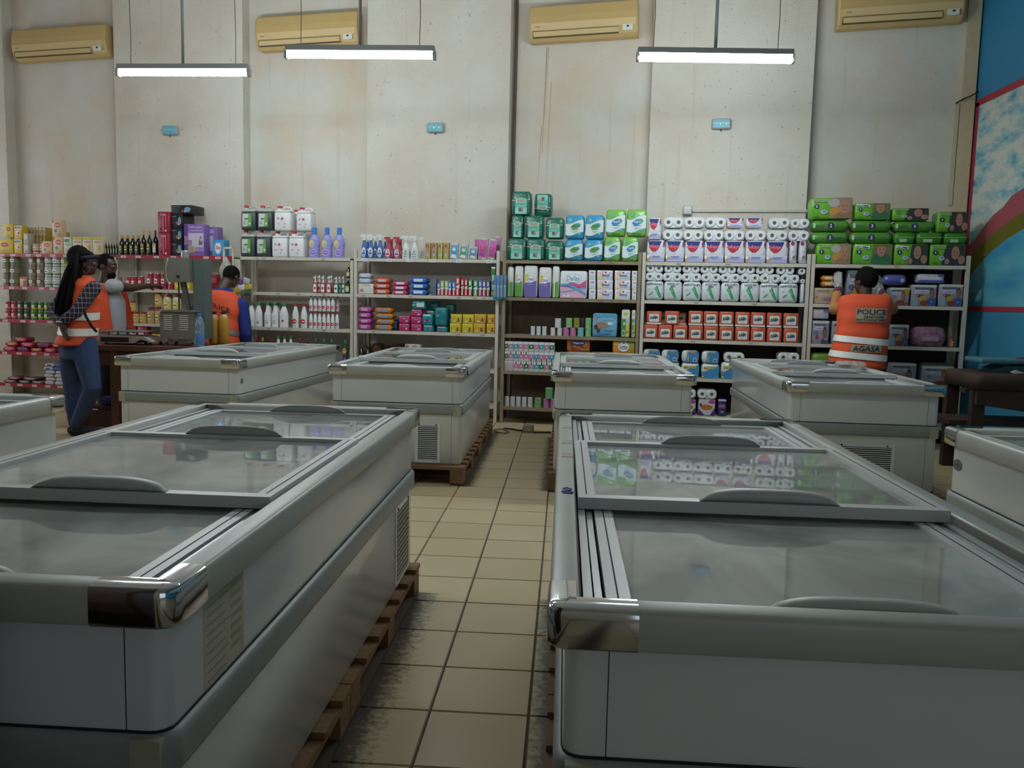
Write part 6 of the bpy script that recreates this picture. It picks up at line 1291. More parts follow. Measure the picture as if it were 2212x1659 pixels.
row('U6', 3, [(1988, 2050)], 783, BX(FILM('5a7a50'), nolab, .02), 'diaper_pack', 'dull green pack lying at the back of the low shelf', 'pack', off=.2, d=.18)

# ------------------------------------------------------------------ plastic left on a freezer lid
q = atz(1838, 792, .89); pb = thing('plastic_bag', 'crumpled clear plastic bag lying on the freezer rim before the orange vest', 'bag', (q.x-.02, q.y-.05, .884))
part('film', MB().rbox(.22, .16, .055, .025, clear('crumpled_bag', 'c8c2b8', .5, .2), puff=.01), pb); part('content', MB().rbox(.09, .07, .035, .015, mat('brown_stuff', '7a6450', rough=.8), z0=.004, M=Matrix.Translation((-.05, -.01, 0))), pb)
# ------------------------------------------------------------------ weighing counter on the left
M_TABLE = mat('dark_brown_wood', '5a3524', rough=.55, var=.22, scale=7, bump=.2)
M_TABLE2 = mat('worn_brown_wood', '4a2c1c', rough=.6, var=.22, scale=7)
M_STEEL = mat('dull_stainless', '85857c', rough=.42, metal=.45, var=.08, scale=9)
M_STEEL2 = mat('bluish_painted_steel', '5d6a68', rough=.45, metal=.2, var=.06)
TX, TYc, TZ = -4.19, 8.22, .85
tb_ = thing('counter_table', 'dark brown wooden counter table carrying the scale and bone saw', 'table', (TX, TYc, 0))
part('table_top', MB().box(-.70, .70, -.37, .37, TZ-.05, TZ, M_TABLE), tb_)
part('apron', MB().box(-.66, .66, -.34, -.31, TZ-.20, TZ-.051, M_TABLE2), tb_)
for x in (-.64, -.27, .64):
    for y in (-.32, .32):
        if x == -.27 and y > 0: continue
        part('leg', MB().box(x-.04, x+.04, y-.035, y+.035, 0, TZ-.052 if y > 0 or x == -.27 else TZ-.21, M_TABLE), tb_)
part('lower_shelf', MB().box(-.59, .59, -.28, .30, .20, .23, M_TABLE2), tb_)
part('lower_panel', MB().box(-.595, -.315, -.31, -.29, .02, .19, M_TABLE2).box(-.225, .595, -.31, -.29, .02, .19, M_TABLE2), tb_)
cl_ = link('blue_cloth', MB().rbox(.42, .36, .09, .03, mat('blue_cloth', '1f2c66', rough=.9, var=.2, scale=12)).mesh('blue_cloth'), None, (TX-.28, TYc-.08, .2305)); tag(cl_, 'dark blue folded cloth on the lower shelf of counter', 'cloth')
ct_ = link('small_carton', MB().box(-.08, .08, -.06, .06, 0, .07, mat('grey_card', '9a9488', rough=.8)).mesh('small_carton'), None, (TX-.20, TYc-.1, .3215)); tag(ct_, 'small pale carton lying on the blue cloth', 'box')
ct2 = link('yellow_packet', MB().rbox(.09, .06, .10, .015, P('b09a2c')).mesh('yellow_packet'), None, (TX-.19, TYc-.1, .392)); tag(ct2, 'small yellow packet on the pale carton under the counter', 'packet')
sc_ = thing('weighing_scale', 'flat grey electronic weighing scale with dark display on the counter', 'scale', (-4.43, 8.13, TZ))
M_SCL = mat('scale_grey_plastic', 'a09a90', rough=.45, var=.06)
part('scale_body', MB().prism([(-.26, .02), (.12, .02), (.15, .045), (.18, .06), (.24, .045), (.28, .03), (.30, .035), (.22, .085), (.16, .095), (-.24, .095), (-.27, .07)], -.14, .16, M_SCL), sc_)
part('display', MB().box(-.23, .06, -.146, -.139, .03, .078, INK('15161c')), sc_)
for x in (-.2, 0.1, .26): part('foot', MB().lathe([(.016, 0), (.016, .034)], INK('26231f'), n=8), sc_, (x, -.1, 0)); part('foot', MB().lathe([(.016, 0), (.016, .034)], INK('26231f'), n=8), sc_, (x, .12, 0))
for x in (-.2, -.1, 0, .1, .18): part('plate_post', MB().lathe([(.010, .094), (.010, .128)], M_STEEL, n=8), sc_, (x, -.05, 0)); 
part('weighing_plate', MB().rbox(.46, .26, .014, .006, M_STEEL, z0=.128), sc_)
# bone saw
bs_ = thing('bone_saw', 'grey steel bone saw with ventilated cabinet and tall column', 'machine', (-3.90, 8.22, TZ))
part('cabinet', MB().box(-.19, .17, -.14, .16, .07, .345, M_STEEL), bs_)
part('work_table', MB().box(-.30, .20, -.17, .18, .345, .36, M_STEEL), bs_)
lv_ = MB().box(-.045, .045, -.003, .0, -.004, .004, mat('louvre_edge', 'b4b4aa', rough=.4, metal=.4)).mesh('vent_louvre')
for cx in (-.105, .06):
    for k in range(8): link('vent_louvre', lv_, bs_, (cx, -.1405, .165+k*.020), (rad(-14), 0, 0))
for x in (-.15, .14):
    for y in (-.10, .12): part('foot', MB().lathe([(.022, 0), (.026, .02), (.014, .035), (.014, .07)], M_CHROME, n=10), bs_, (x, y, 0))
part('column', MB().box(.12, .24, -.05, .13, .36, .885, M_STEEL2).box(.171, .24, -.05, .13, .07, .36, M_STEEL2), bs_)
part('wheel_cover', MB().box(-.145, .117, -.12, .10, .645, .885, M_STEEL), bs_)
part('cover_knob', MB().lathe([(.018, 0), (.016, .012), (0, .016)], INK('2a2a28'), n=10, M=Matrix.Rotation(rad(90), 4, 'X')), bs_, (.0, -.1205, .70))
part('tension_knob', MB().lathe([(.035, 0), (.04, .02), (.04, .07), (.036, .08)], mat('knob_metal', 'b4b8b8', rough=.3, metal=.7, var=0), n=10), bs_, (.02, 0, .886))
part('saw_blade', MB().box(-.055, -.050, -.012, .012, .36, .645, INK('20201e')), bs_)
part('blade_guide', MB().add([(-.03, -.02, .645), (.02, -.02, .645), (.07, -.02, .36), (.035, -.02, .36), (-.03, .02, .645), (.02, .02, .645), (.07, .02, .36), (.035, .02, .36)], [(0, 3, 2, 1), (4, 5, 6, 7), (0, 4, 7, 3), (1, 2, 6, 5)], M_STEEL2), bs_)
part('string', MB().tube([(-.10, -.125, .88), (-.125, -.127, .78), (-.12, -.127, .69), (-.09, -.127, .62), (-.095, -.135, .55), (-.14, -.15, .47), (-.155, -.16, .37), (-.17, -.176, .34), (-.185, -.165, .25)], .004, mat('white_string', 'b8ac98', rough=.8, var=.05), n=5), bs_)
def pet(label, x, y, col, cap, h, r, liquid):
    t = thing('bottle', label, 'bottle', (x, y, TZ))
    m = clear('pet_'+col, col, .62, .1) if not liquid else P(liquid)
    part('bottle_body', MB().lathe([(r*.8, 0), (r, .01), (r, h*.30), (r*.94, h*.36), (r, h*.42), (r*.90, h*.5), (r, h*.58), (r*.96, h*.68), (r*.5, h*.86), (r*.32, h*.90)], m, n=18), t)
    part('cap', MB().lathe([(r*.38, h*.90), (r*.38, h*.98), (r*.33, h)], P(cap), n=12), t)
    return t
w_ = pet('clear water bottle with blue cap beside the bone saw', -3.63, 7.98, '7f9aa8', '2f74b8', .34, .046, None)
part('label_band', MB().lathe([(.0468, .03), (.0468, .13)], mat('blue_wrap', '4f86c0', rough=.4, var=.3, scale=40), n=18), w_)
def juice(label, x, y, h):
    t = thing('juice_bottle', label, 'bottle', (x, y, TZ))
    part('bottle_body', MB().rbox(.098, .095, h*.86, .03, mat('orange_juice', 'b5842e', rough=.15, var=.1, scale=8)), t)
    part('neck', MB().lathe([(.04, h*.84), (.024, h*.92)], P('b9a37a'), n=12), t)
    part('cap', MB().lathe([(.026, h*.90), (.026, h*.99), (.02, h)], INK('181614'), n=12), t)
juice('golden juice bottle with black cap half behind the bone saw column', aty(463, 745, 8.42).x, 8.42, .35)
juice('golden juice bottle with black cap standing free', aty(485, 745, 8.42).x, 8.42, .355)
# hanging things at the shelf ends
s_, z_ = sxp(494, 1.75, 9.0), 1.70
br = link('shelf_bracket', MB().box(-.07, -.045, -.015, .0, 0, .24, P('c4c2b4')).box(.05, .07, -.015, .0, .0, .24, P('c4c2b4')).box(-.07, .07, -.015, 0, .215, .24, P('c4c2b4')).mesh('shelf_bracket'), None, wpos(s_, 9.005, 1.70), (0, 0, WA)); tag(br, 'white plastic frame hooked on the shelf end beside blue box', 'frame')
bg = thing('plastic_bag_bunch', 'bunch of crumpled clear plastic bags hanging above the head in blue collar', 'bag', wpos(s_-.0, 8.945, 1.62), WA)
for k in range(7):
    a = k*.9; part('bag', MB().tube([(0, 0, .20), (.02*math.sin(a), .015*math.cos(a), .14), (.06*math.sin(a), .02*math.cos(a), .05), (.05*math.sin(a+.4), .02*math.cos(a), -.06-.01*k)], [.008, .02, .03, .012], clear('crumpled_bag', 'c8c2b8', .55, .2), n=7), bg)
def cascade(label, px0, px1, py0, py1, D, name):
    s0_, z0_ = atw(px0, py0, D); s1_, z1_ = atw(px1, py1, D); w = s1_-s0_; h = z0_-z1_
    t = thing(name, label, 'sachets', wpos((s0_+s1_)/2, D, z1_), WA)
    for k in range(4):
        c = ['3a78ac', '4a84b4', '5a7a88', '4a7484'][k]; x = -w/2+(k+.5)*w/4
        l = Lab(w/4-.004, .02, h); l.rect(-.8, .1, .8, .6, '6a94b0'); l.disc(.2, .3, .04, 'a8885a'); l.rect(-.6, .5, .6, .56, '9ab4c0')
        o = part('sachet', MB().rbox(w/4-.003, .02, h, .006, FILM(c)), t, (x, 0, 0)); part('printed_label', l.mb, o)
cascade('blue sachet strips hanging on the upright between two shelf units', 1066, 1094, 594, 647, 8.985, 'hanging_sachets')
sp_ = thing('sponge_pack', 'purple, white and yellow sponge pack hanging before the face in blue', 'pack', wpos(sxp(527, 1.46, 8.99), 8.985, 1.40), WA)
for k, (x, z, c) in enumerate(((-.06, .10, '6a4a8a'), (.03, .11, 'b4b0bc'), (-.02, .03, 'c8ccc8'), (.07, .04, 'b8a83a'), (-.07, .0, 'b0a040'), (.05, -.03, '3a5a40'))):
    part('sponge', MB().rbox(.085, .03, .07, .012, FILM(c)), sp_, (x, 0, z), (0, random.uniform(-.3, .3), 0))
# ------------------------------------------------------------------ work bench by the blue wall
bn = thing('work_bench', 'heavy dark wooden bench carrying a blue scale by blue wall', 'bench', (3.80, 7.20, 0), rad(-3))
M_BEN = mat('bench_wood', '3f2c20', rough=.7, var=.25, scale=6, bump=.25)
part('bench_top', MB().loft([[(x, y, z) for x, y in rrect(.42-o, .34-o, .05, 3)] for z, o in ((.74, 0), (.83, 0), (.855, .012), (.87, .035))], M_BEN), bn)
part('front_board', MB().prism([(-.40, .62), (.40, .52), (.40, .735), (-.40, .735)], -.33, -.28, M_BEN), bn)
for x in (-.36, .36):
    for y in (-.24, .27): part('leg', MB().box(x-.05, x+.05, y-.035, y+.035, 0, .738, M_BEN), bn)
part('stretcher', MB().box(-.55, .31, -.20, .23, .43, .47, M_BEN), bn)
part('knob', MB().box(-.445, -.421, -.2, -.1, .70, .735, M_BEN), bn)
pp_ = link('paper_scrap', MB().add([(0, 0, 0), (.10, .01, .008), (.12, .06, .004), (.04, .07, .03), (-.02, .04, .012)], [(0, 1, 2), (0, 2, 3), (0, 3, 4)], P('a8a490')).mesh('paper_scrap'), None, (3.72, 7.00, .872)); tag(pp_, 'crumpled paper scrap lying on the dark bench', 'paper')
bsc = thing('weighing_scale', 'teal blue platform scale standing on the dark wooden bench', 'scale', (3.84, 7.26, .871), rad(-3))
M_TEAL = mat('teal_scale', '4a8088', rough=.45, var=.08)
part('scale_base', MB().prism([(-.22, .0), (.30, .0), (.30, .05), (.1, .06), (-.12, .055), (-.18, .035)], -.14, .14, mat('dark_teal', '2f565e', rough=.5)), bsc)
part('platform', MB().rbox(.66, .34, .04, .01, M_TEAL, z0=.075), bsc)
for x in (-.1, .18): part('support', MB().box(x-.03, x+.03, -.08, .08, .056, .0745, M_TEAL), bsc)
for k, (c, y) in enumerate((('a83038', -.05), ('b8b8b4', .0), ('c8a83a', .05))):
    pn = link('pen', MB().tube([(-.07, 0, 0), (.0, 0, .002), (.07, 0, 0)], [.003, .007, .006], P(c), n=7).mesh('pen'), None, (3.86+.08*k, 7.2+y, .9945), (0, 0, .15*k)); tag(pn, ['red', 'pale grey', 'yellow'][k]+' pen lying on the teal scale platform', 'pen')
# ------------------------------------------------------------------ floor cable and socket box
q = atz(1141, 934, .0)
sb_ = thing('socket_box', 'grey socket box lying on the floor before the shelves', 'socket', (q.x, q.y, .001), WA)
part('casing', MB().rbox(.11, .07, .08, .012, P('8d8878')), sb_); part('socket_face', MB().box(-.04, .04, -.037, -.035, .02, .06, P('a09a88')), sb_)
def floor_cable(pts, r, m, name, label):
    P0 = [atz(x, y, 0) for x, y in pts]; o = P0[0].copy(); o.z = r+.001
    me = MB().tube([(p.x-o.x, p.y-o.y, 0) for p in P0], r, m, n=6).mesh(name); ob = link(name, me, None, o); tag(ob, label, 'cable')
floor_cable([(1152, 936), (1165, 936), (1178, 936), (1190, 936)], .009, INK('2a2520'), 'floor_cable', 'black cable from the socket box to the freezer')
floor_cable([(1130, 932), (1118, 931), (1108, 929), (1098, 928), (1088, 927)], .009, INK('2a2520'), 'floor_cable', 'black cable from the socket box toward the pale coil')
floor_cable([(1064, 931), (1076, 934), (1090, 938), (1099, 935), (1095, 930), (1082, 928), (1068, 929), (1074, 935), (1090, 936), (1097, 932), (1088, 929)], .007, P('9a7a68'), 'cable_coil', 'coil of pinkish cable on the floor beside the pallet')
# ------------------------------------------------------------------ frozen goods under the glass
FC = [('a08468', 'brownish'), ('c4c0b4', 'pale grey'), ('8a7058', 'dark brown'), ('b8a890', 'beige'), ('5f8878', 'greenish'), ('7a94b4', 'bluish')]
def goods(fi, what, cells, seed):
    rnd = random.Random(seed); f = FZ[fi]
    for k, (x, y, w, d, h, c) in enumerate(cells):
        o = put('frozen_pack', pillow(w, d, h, FC[c][0], 'd0ccc0', '', ''), FC[c][1]+' frozen pack under the glass of '+what, 'frozen food', 'frozen packs under '+what, 0, 0, 0)
        o.location = (f[1]+x, f[2]+y, .6205); o.rotation_euler = (0, 0, rnd.uniform(-.1, .1))
def grid(seed, n, m_):
    rnd = random.Random(seed); o = []
    for i in range(n):
        for j in range(m_):
            o.append((-.27+i*.54/max(1, n-1), -.93+j*1.86/max(1, m_-1), .235+rnd.uniform(-.01, .01), .27, .10+rnd.uniform(0, .06), rnd.randrange(6)))
    return o
for fi, what, seed in ((0, 'the freezer with the paper sticker', 3), (1, 'the fogged freezer with the scribble', 4)):
    goods(fi, what, grid(seed, 3, 6), seed)
# ------------------------------------------------------------------ people
M_SKIN = mat('dark_brown_skin', '4a3026', rough=.45, var=.12, scale=14)
M_HAIR = mat('black_hair', '0b0909', rough=.8, spec=.15, var=.1, bump=.5, bscale=120)
M_VEST = mat('orange_hi_vis_cloth', 'e0552e', rough=.75, var=.06, scale=5, bump=.12, bscale=9)
M_BANDW = mat('silver_reflective_tape', 'f2f2ec', rough=.35, var=.05, scale=30)
M_BANDG = mat('worn_reflective_tape', '9a988f', rough=.35, metal=.4, var=.3, scale=14)
M_PATCH = mat('grey_beige_patch', 'a09a86', rough=.6, var=.08)
M_JEANS = mat('blue_denim', '2c4064', rough=.85, var=.18, scale=22)
M_BLACKC = mat('black_cloth', '15151a', rough=.85, var=.15)
M_NAVY = mat('royal_blue_cloth', '1d2a78', rough=.8, var=.15)
M_GLOVE = mat('translucent_glove', '8f928e', rough=.35, var=.12, scale=30)
M_OCHRE = mat('ochre_shirt', 'b27a44', rough=.8, var=.08)
M_SHIRTP = mat('violet_print_cloth', '6a3450', rough=.8, var=.4, scale=40)
def plaid():
    m = bpy.data.materials.new('dark_plaid_cloth'); m.use_nodes = True; nt = m.node_tree; b = nt.nodes['Principled BSDF']; L = nt.links.new
    tc = N(nt, 'TexCoord'); sp = N(nt, 'SeparateXYZ'); L(tc.outputs['Object'], sp.inputs[0])
    def stripes(sock, f, th, col, prev):
        a = N(nt, 'Math', operation='MULTIPLY'); a.inputs[1].default_value = f; L(sock, a.inputs[0])
        c = N(nt, 'Math', operation='FRACT'); L(a.outputs[0], c.inputs[0]); d = N(nt, 'Math', operation='LESS_THAN'); d.inputs[1].default_value = th; L(c.outputs[0], d.inputs[0])
        return mixc(nt, d.outputs[0], prev, srgb(col))
    ad = N(nt, 'Math', operation='ADD'); L(sp.outputs[0], ad.inputs[0]); L(sp.outputs[1], ad.inputs[1])
    c = stripes(sp.outputs[2], 11, .45, '1c1c30', srgb('3a1c2c')); c = stripes(ad.outputs[0], 11, .4, '1a1a28', c)
    c = stripes(sp.outputs[2], 22, .10, '9a94a0', c); c = stripes(ad.outputs[0], 22, .10, '9a94a0', c)
    L(c, b.inputs['Base Color']); b.inputs['Roughness'].default_value = .85; return m
M_PLAID = plaid()
def sphere(mb, c, r, m, n=14, k=9, yaw=0., pitch=0.):
    rx, ry, rz = (r, r, r) if not isinstance(r, tuple) else r
    R_ = Matrix.Rotation(yaw, 3, 'Z') @ Matrix.Rotation(pitch, 3, 'X'); c = Vector(c)
    rings = []
    for j in range(k+1):
        t = -PI/2+PI*j/k; q = max(math.cos(t), .02)
        rings.append([tuple(c + R_ @ Vector((rx*q*math.cos(2*PI*i/n), ry*q*math.sin(2*PI*i/n), rz*math.sin(t)))) for i in range(n)])
    mb.loft(rings, m)
def limb(mb, pts, rs, m, n=12):
    pts = [Vector(p) for p in pts]
    mb.tube(pts, rs, m, n=n); sphere(mb, pts[0], rs[0]*.99, m); sphere(mb, pts[-1], rs[-1]*.99, m)
def ering(c, rx, ry, yaw, n=24, e=2.4):
    o = []
    for i in range(n):
        a = 2*PI*i/n; x = math.copysign(abs(math.cos(a))**(2/e), math.cos(a))*rx; y = math.copysign(abs(math.sin(a))**(2/e), math.sin(a))*ry
        o.append((c[0]+x*math.cos(yaw)-y*math.sin(yaw), c[1]+x*math.sin(yaw)+y*math.cos(yaw), c[2]))
    return o
def torso(mb, secs, m): mb.loft([ering(c, rx, ry, yw) for c, rx, ry, yw in secs], m)
def fuse(mb, name, voxel, smooth=4):       # one continuous skin over the overlapping volumes
    me = mb.mesh(name); ob = bpy.data.objects.new('tmp', me); COL.objects.link(ob)
    r_ = ob.modifiers.new('r', 'REMESH'); r_.mode = 'VOXEL'; r_.voxel_size = voxel
    s_ = ob.modifiers.new('s', 'SMOOTH'); s_.iterations = smooth; s_.factor = .5
    dg = bpy.context.evaluated_depsgraph_get(); dg.update(); me2 = bpy.data.meshes.new_from_object(ob.evaluated_get(dg))
    bpy.data.objects.remove(ob); me2.name = name
    me2.polygons.foreach_set('use_smooth', [True]*len(me2.polygons)); return me2
def head(mb, c, yaw, pitch, m, k=1.):      # c: centre of the skull; the face looks along +y turned by yaw
    R_ = Matrix.Rotation(yaw, 3, 'Z') @ Matrix.Rotation(pitch, 3, 'X'); c = Vector(c)
    q = lambda x, y, z: c + R_ @ Vector((x*k, y*k, z*k))
    S = lambda p, r: sphere(mb, q(*p), tuple(v*k for v in r), m, yaw=yaw, pitch=pitch)
    S((0, 0, .02), (.074, .093, .090)); S((0, .025, -.045), (.060, .066, .068)); S((0, .058, -.085), (.030, .026, .024)); S((0, .090, -.012), (.013, .020, .024)); S((0, .080, .022), (.048, .02, .012))
    S((0, .083, -.048), (.024, .012, .012)); S((.034, .072, -.012), (.020, .014, .02)); S((-.034, .072, -.012), (.020, .014, .02))
    for s in (-1, 1): S((s*.076, -.006, -.01), (.010, .020, .030))
    return q
def hand(mb, w, d, nrm, m, k=1., curl=.5, side=1):   # wrist, direction, palm normal
    w = Vector(w); d = Vector(d).normalized(); nrm = Vector(nrm); nrm = (nrm-d*nrm.dot(d)).normalized(); s = d.cross(nrm)*side
    limb(mb, [w, w+d*.035*k], [.024*k, .026*k], m)
    for t in (-.028, -.010, .010, .028): limb(mb, [w+d*.03*k+s*t*.7*k, w+d*.085*k+s*t*k], [.016*k, .013*k], m, n=8)
    for t, L in ((-.030, .062), (-.010, .075), (.010, .078), (.030, .068)):
        p = w+d*.085*k+s*t*k; dd = d.copy(); pts = [p]
        for j in range(3):
            dd = (dd+nrm*curl*(.35+.25*j)).normalized(); p = p+dd*L*k/3*(1.15-.15*j); pts.append(p)
        limb(mb, pts, [.0105*k, .010*k, .009*k, .0075*k], m, n=8)
    p = w+d*.03*k+s*.03*k; limb(mb, [p, p+(d*.6+s*.7+nrm*.3).normalized()*.035*k, p+(d*.6+s*.7+nrm*.3).normalized()*.035*k+(d*.85+s*.25+nrm*.4).normalized()*.035*k], [.014*k, .012*k, .009*k], m, n=8)
def hair_cap(c, yaw, pitch, k, m, name, low=-.03, front=.045):
    R_ = Matrix.Rotation(yaw, 3, 'Z') @ Matrix.Rotation(pitch, 3, 'X'); c = Vector(c); mb = MB(); n = 26; rows = 16; v = []; f = []
    for j in range(rows+1):
        t = -PI/2+PI*j/rows
        for i in range(n):
            a = 2*PI*i/n; x, y, z = .081*math.cos(t)*math.cos(a), .099*math.cos(t)*math.sin(a)-.006, .02+.097*math.sin(t)
            v.append(tuple(c + R_ @ Vector((x*k, y*k, z*k))))
    def ok(j, i):
        t = -PI/2+PI*(j+.5)/rows; a = 2*PI*(i+.5)/n; y = .099*math.cos(t)*math.sin(a); z = .02+.097*math.sin(t)
        return z > low and (y < front or z > .075) and not (abs(math.cos(a)) > .9 and z < .0 and y > -.03)
    for j in range(rows):
        for i in range(n):
            if ok(j, i): f.append((j*n+i, j*n+(i+1) % n, (j+1)*n+(i+1) % n, (j+1)*n+i))
    mb.add(v, f, m, True); return mb.mesh(name)
def person(label, base): 
    return thing('person', label, 'person', base)
def rel(me, base):
    for v in me.vertices: v.co = v.co-Vector(base)
    me.update(); return me
class Vest:      # sleeveless vest: rings (z, centre x, centre y, rx, ry), lofted round the trunk
    def __init__(s, rings, yaw): s.r = sorted(rings); s.yaw = yaw
    def at(s, z):
        R_ = s.r
        if z <= R_[0][0]: return R_[0]
        for a, b in zip(R_, R_[1:]):
            if z <= b[0]:
                t = (z-a[0])/(b[0]-a[0]); return tuple(x+(y-x)*t for x, y in zip(a, b))
        return R_[-1]
    def ring(s, z, o=0., n=40): q = s.at(z); return ering((q[1], q[2], z), q[3]+o, q[4]+o, s.yaw, n, 2.7)
    def mesh(s, name, m, steps=22):
        z0, z1 = s.r[0][0], s.r[-1][0]; mb = MB()
        rings = [s.ring(z0+(z1-z0)*i/steps, .004*math.sin(i*1.3)) for i in range(steps+1)]
        mb.loft([s.ring(z0, -.008)]+rings, m, cap0=False, cap1=False)
        q = s.at(z1); top = [s.ring(z1+.02, -.03), ering((q[1], q[2], z1+.035), q[3]*.55, q[4]*.7, s.yaw, 40, 2.2)]
        mb.loft([rings[-1]]+top, m, cap0=False, cap1=False); return mb.mesh(name)
    def band(s, name, za, zb, m, slope=0., o=.006):
        mb = MB(); rows = []
        for z in (za, zb):
            base = s.ring(z, o); q = s.at(z)
            rows.append([(x, y, zz+slope*((x-q[1])*math.cos(s.yaw)+(y-q[2])*math.sin(s.yaw))) for x, y, zz in base])
        mb.loft(rows, m, cap0=False, cap1=False); return mb.mesh(name)
    def wrap(s, pts, o):     # (u across the back in metres, z) laid on the back of the vest
        out = []
        for u, z in pts:
            q = s.at(z); rx, ry = q[3]+o, q[4]+o; uu = max(-.985, min(.985, u/rx)); y = -ry*(1-abs(uu)**2.7)**(1/2.7)
            x = uu*rx; out.append((q[1]+x*math.cos(s.yaw)-y*math.sin(s.yaw), q[2]+x*math.sin(s.yaw)+y*math.cos(s.yaw), z))
        return out
    def patch(s, name, u0, u1, z0, z1, m, o=.008):
        mb = MB(); n = 10
        rows = [s.wrap([(u0+(u1-u0)*i/n, z) for i in range(n+1)], o) for z in (z0, (z0+z1)/2, z1)]
        mb.loft(rows, m, closed=False, cap0=False, cap1=False); return mb.mesh(name)
    def text(s, txt, u, z, h, w, m, o=.0105, slope=0., bold=.02):
        me = text_mesh(txt, m, h, w, 0, bold); mb = MB()
        mb.add(s.wrap([(u+v.co.x, z+v.co.z+slope*v.co.x) for v in me.vertices], o), [tuple(p.vertices) for p in me.polygons], m); return mb.mesh('lettering')
def add_eyes(q, t, k, base):
    for s in (-1, 1):
        mb = MB(); sphere(mb, q(s*.030, .078, .004), .009*k, P('d8d4cc'), 8, 6); sphere(mb, q(s*.030, .0855, .004), .004*k, INK('1a1210'), 6, 4)
        link('eye', rel(mb.mesh('eye'), base), t)
def J(px, py, Y): return aty(px, py, Y)

# ---- the person stocking diapers (back to the aisle)
base = Vector((2.90, 8.22, 0)); t = person('person in orange vest lettered POLICE, reaching into the diaper shelf with gloved hands', base)
yw = WA; ye = 8.22
b = MB(); hc = J(1870, 607, 8.26); q = head(b, hc, yw+.55, .05, M_SKIN, 1.16)
neck = Vector((hc.x-.005, hc.y-.03, 1.47)); limb(b, [neck, hc+Vector((0, -.02, -.04))], [.062, .058], M_SKIN)
shL, shR = J(1838, 660, 8.24), J(1908, 662, 8.24)
elL, wrL = J(1803, 668, 8.42), J(1812, 622, 8.56); elR, wrR = J(1926, 668, 8.42), J(1902, 628, 8.56)
torso(b, [((2.90, 8.22, .86), .17, .12, yw), ((2.90, 8.22, 1.1), .155, .11, yw), ((2.905, 8.22, 1.35), .18, .12, yw), ((2.905, 8.23, 1.47), .12, .08, yw)], M_SKIN)
for s_, e_, w_ in ((shL, elL, wrL), (shR, elR, wrR)): limb(b, [s_, e_, w_], [.058, .045, .030], M_SKIN)
for s in (-1, 1): limb(b, [(2.90+s*.09, 8.22, .88), (2.90+s*.10, 8.23, .48), (2.90+s*.10, 8.20, .08)], [.085, .06, .042], M_SKIN)
for s in (-1, 1): limb(b, [(2.90+s*.10, 8.17, .045), (2.90+s*.11, 8.36, .035)], [.042, .034], M_SKIN)
hand(b, wrL, Vector((-.05, .25, .95)), Vector((.6, .8, 0)), M_SKIN, 1., .35, 1); hand(b, wrR, Vector((-.05, .25, .95)), Vector((-.6, .8, 0)), M_SKIN, 1., .35, -1)
link('body', rel(fuse(b, 'body', .0068), base), t); add_eyes(q, t, 1.1, base)
link('hair', rel(hair_cap(hc, yw+.55, .05, 1.22, M_HAIR, 'hair', -.045), base), t)
for w_, s in ((wrL, 1), (wrR, -1)):
    g = MB(); limb(g, [w_-Vector((0, .01, .03)), w_+Vector((0, .01, .02))], [.043, .038], M_GLOVE); hand(g, w_, Vector((-.05, .25, .95)), Vector((.6*s, .8, 0)), M_GLOVE, 1.12, .35, s); link('glove', rel(fuse(g, 'glove', .006, 3), base), t)
for s_, e_, w_ in ((shL, elL, wrL), (shR, elR, wrR)):
    g = MB(); limb(g, [s_, e_, e_.lerp(w_, .78)], [.078, .064, .048], M_OCHRE); link('sleeve', rel(fuse(g, 'sleeve', .012), base), t)
    g = MB(); limb(g, [e_.lerp(w_, .76), e_.lerp(w_, .88)], [.050, .046], M_SHIRTP); link('cuff', rel(fuse(g, 'cuff', .01), base), t)
g = MB(); torso(g, [((2.90, 8.22, .70), .215, .155, yw), ((2.90, 8.22, .95), .20, .145, yw), ((2.905, 8.22, 1.35), .215, .145, yw), ((2.905, 8.235, 1.47), .15, .10, yw), ((2.905, 8.245, 1.52), .085, .085, yw)], M_SHIRTP); link('shirt', rel(fuse(g, 'shirt', .014), base), t)
g = MB()
for s in (-1, 1): limb(g, [(2.90+s*.09, 8.22, .84), (2.90+s*.10, 8.23, .48), (2.90+s*.10, 8.20, .09)], [.115, .085, .07], M_BLACKC)
link('trousers', rel(fuse(g, 'trousers', .016), base), t)
g = MB()
for s in (-1, 1): limb(g, [(2.90+s*.10, 8.15, .052), (2.90+s*.11, 8.37, .045)], [.052, .045], M_BLACKC)
link('shoes', rel(fuse(g, 'shoes', .012), base), t)
V = Vest([(.80, 2.86, 8.21, .262, .185), (.92, 2.87, 8.21, .258, .185), (1.10, 2.895, 8.21, .240, .175), (1.30, 2.905, 8.215, .240, .165), (1.42, 2.91, 8.22, .243, .150), (1.485, 2.912, 8.225, .236, .12)], yw)
ve = link('vest', rel(V.mesh('vest', M_VEST), base), t)
for za, zb in ((1.045, 1.105), (.895, .955)): link('reflective_band', rel(V.band('reflective_band', za, zb, M_BANDW, -.07), base), ve)
link('lettered_patch', rel(V.patch('lettered_patch', -.105, .175, 1.255, 1.385, M_PATCH), base), ve)
link('lettered_patch', rel(V.patch('lettered_patch', -.115, .165, .965, 1.035, M_PATCH), base), ve)
for tx, u, z, h, w in (('POLICE', .035, 1.350, .050, .265), ('SANITAIRE', .06, 1.304, .026, .19), ('PHYTOSANITAIRE', .035, 1.273, .023, .27), ('AGASA', .025, 1.00, .055, .25)):
    link('lettering', rel(V.text(tx, u, z, h, w, INK('2a2622')), base), ve)

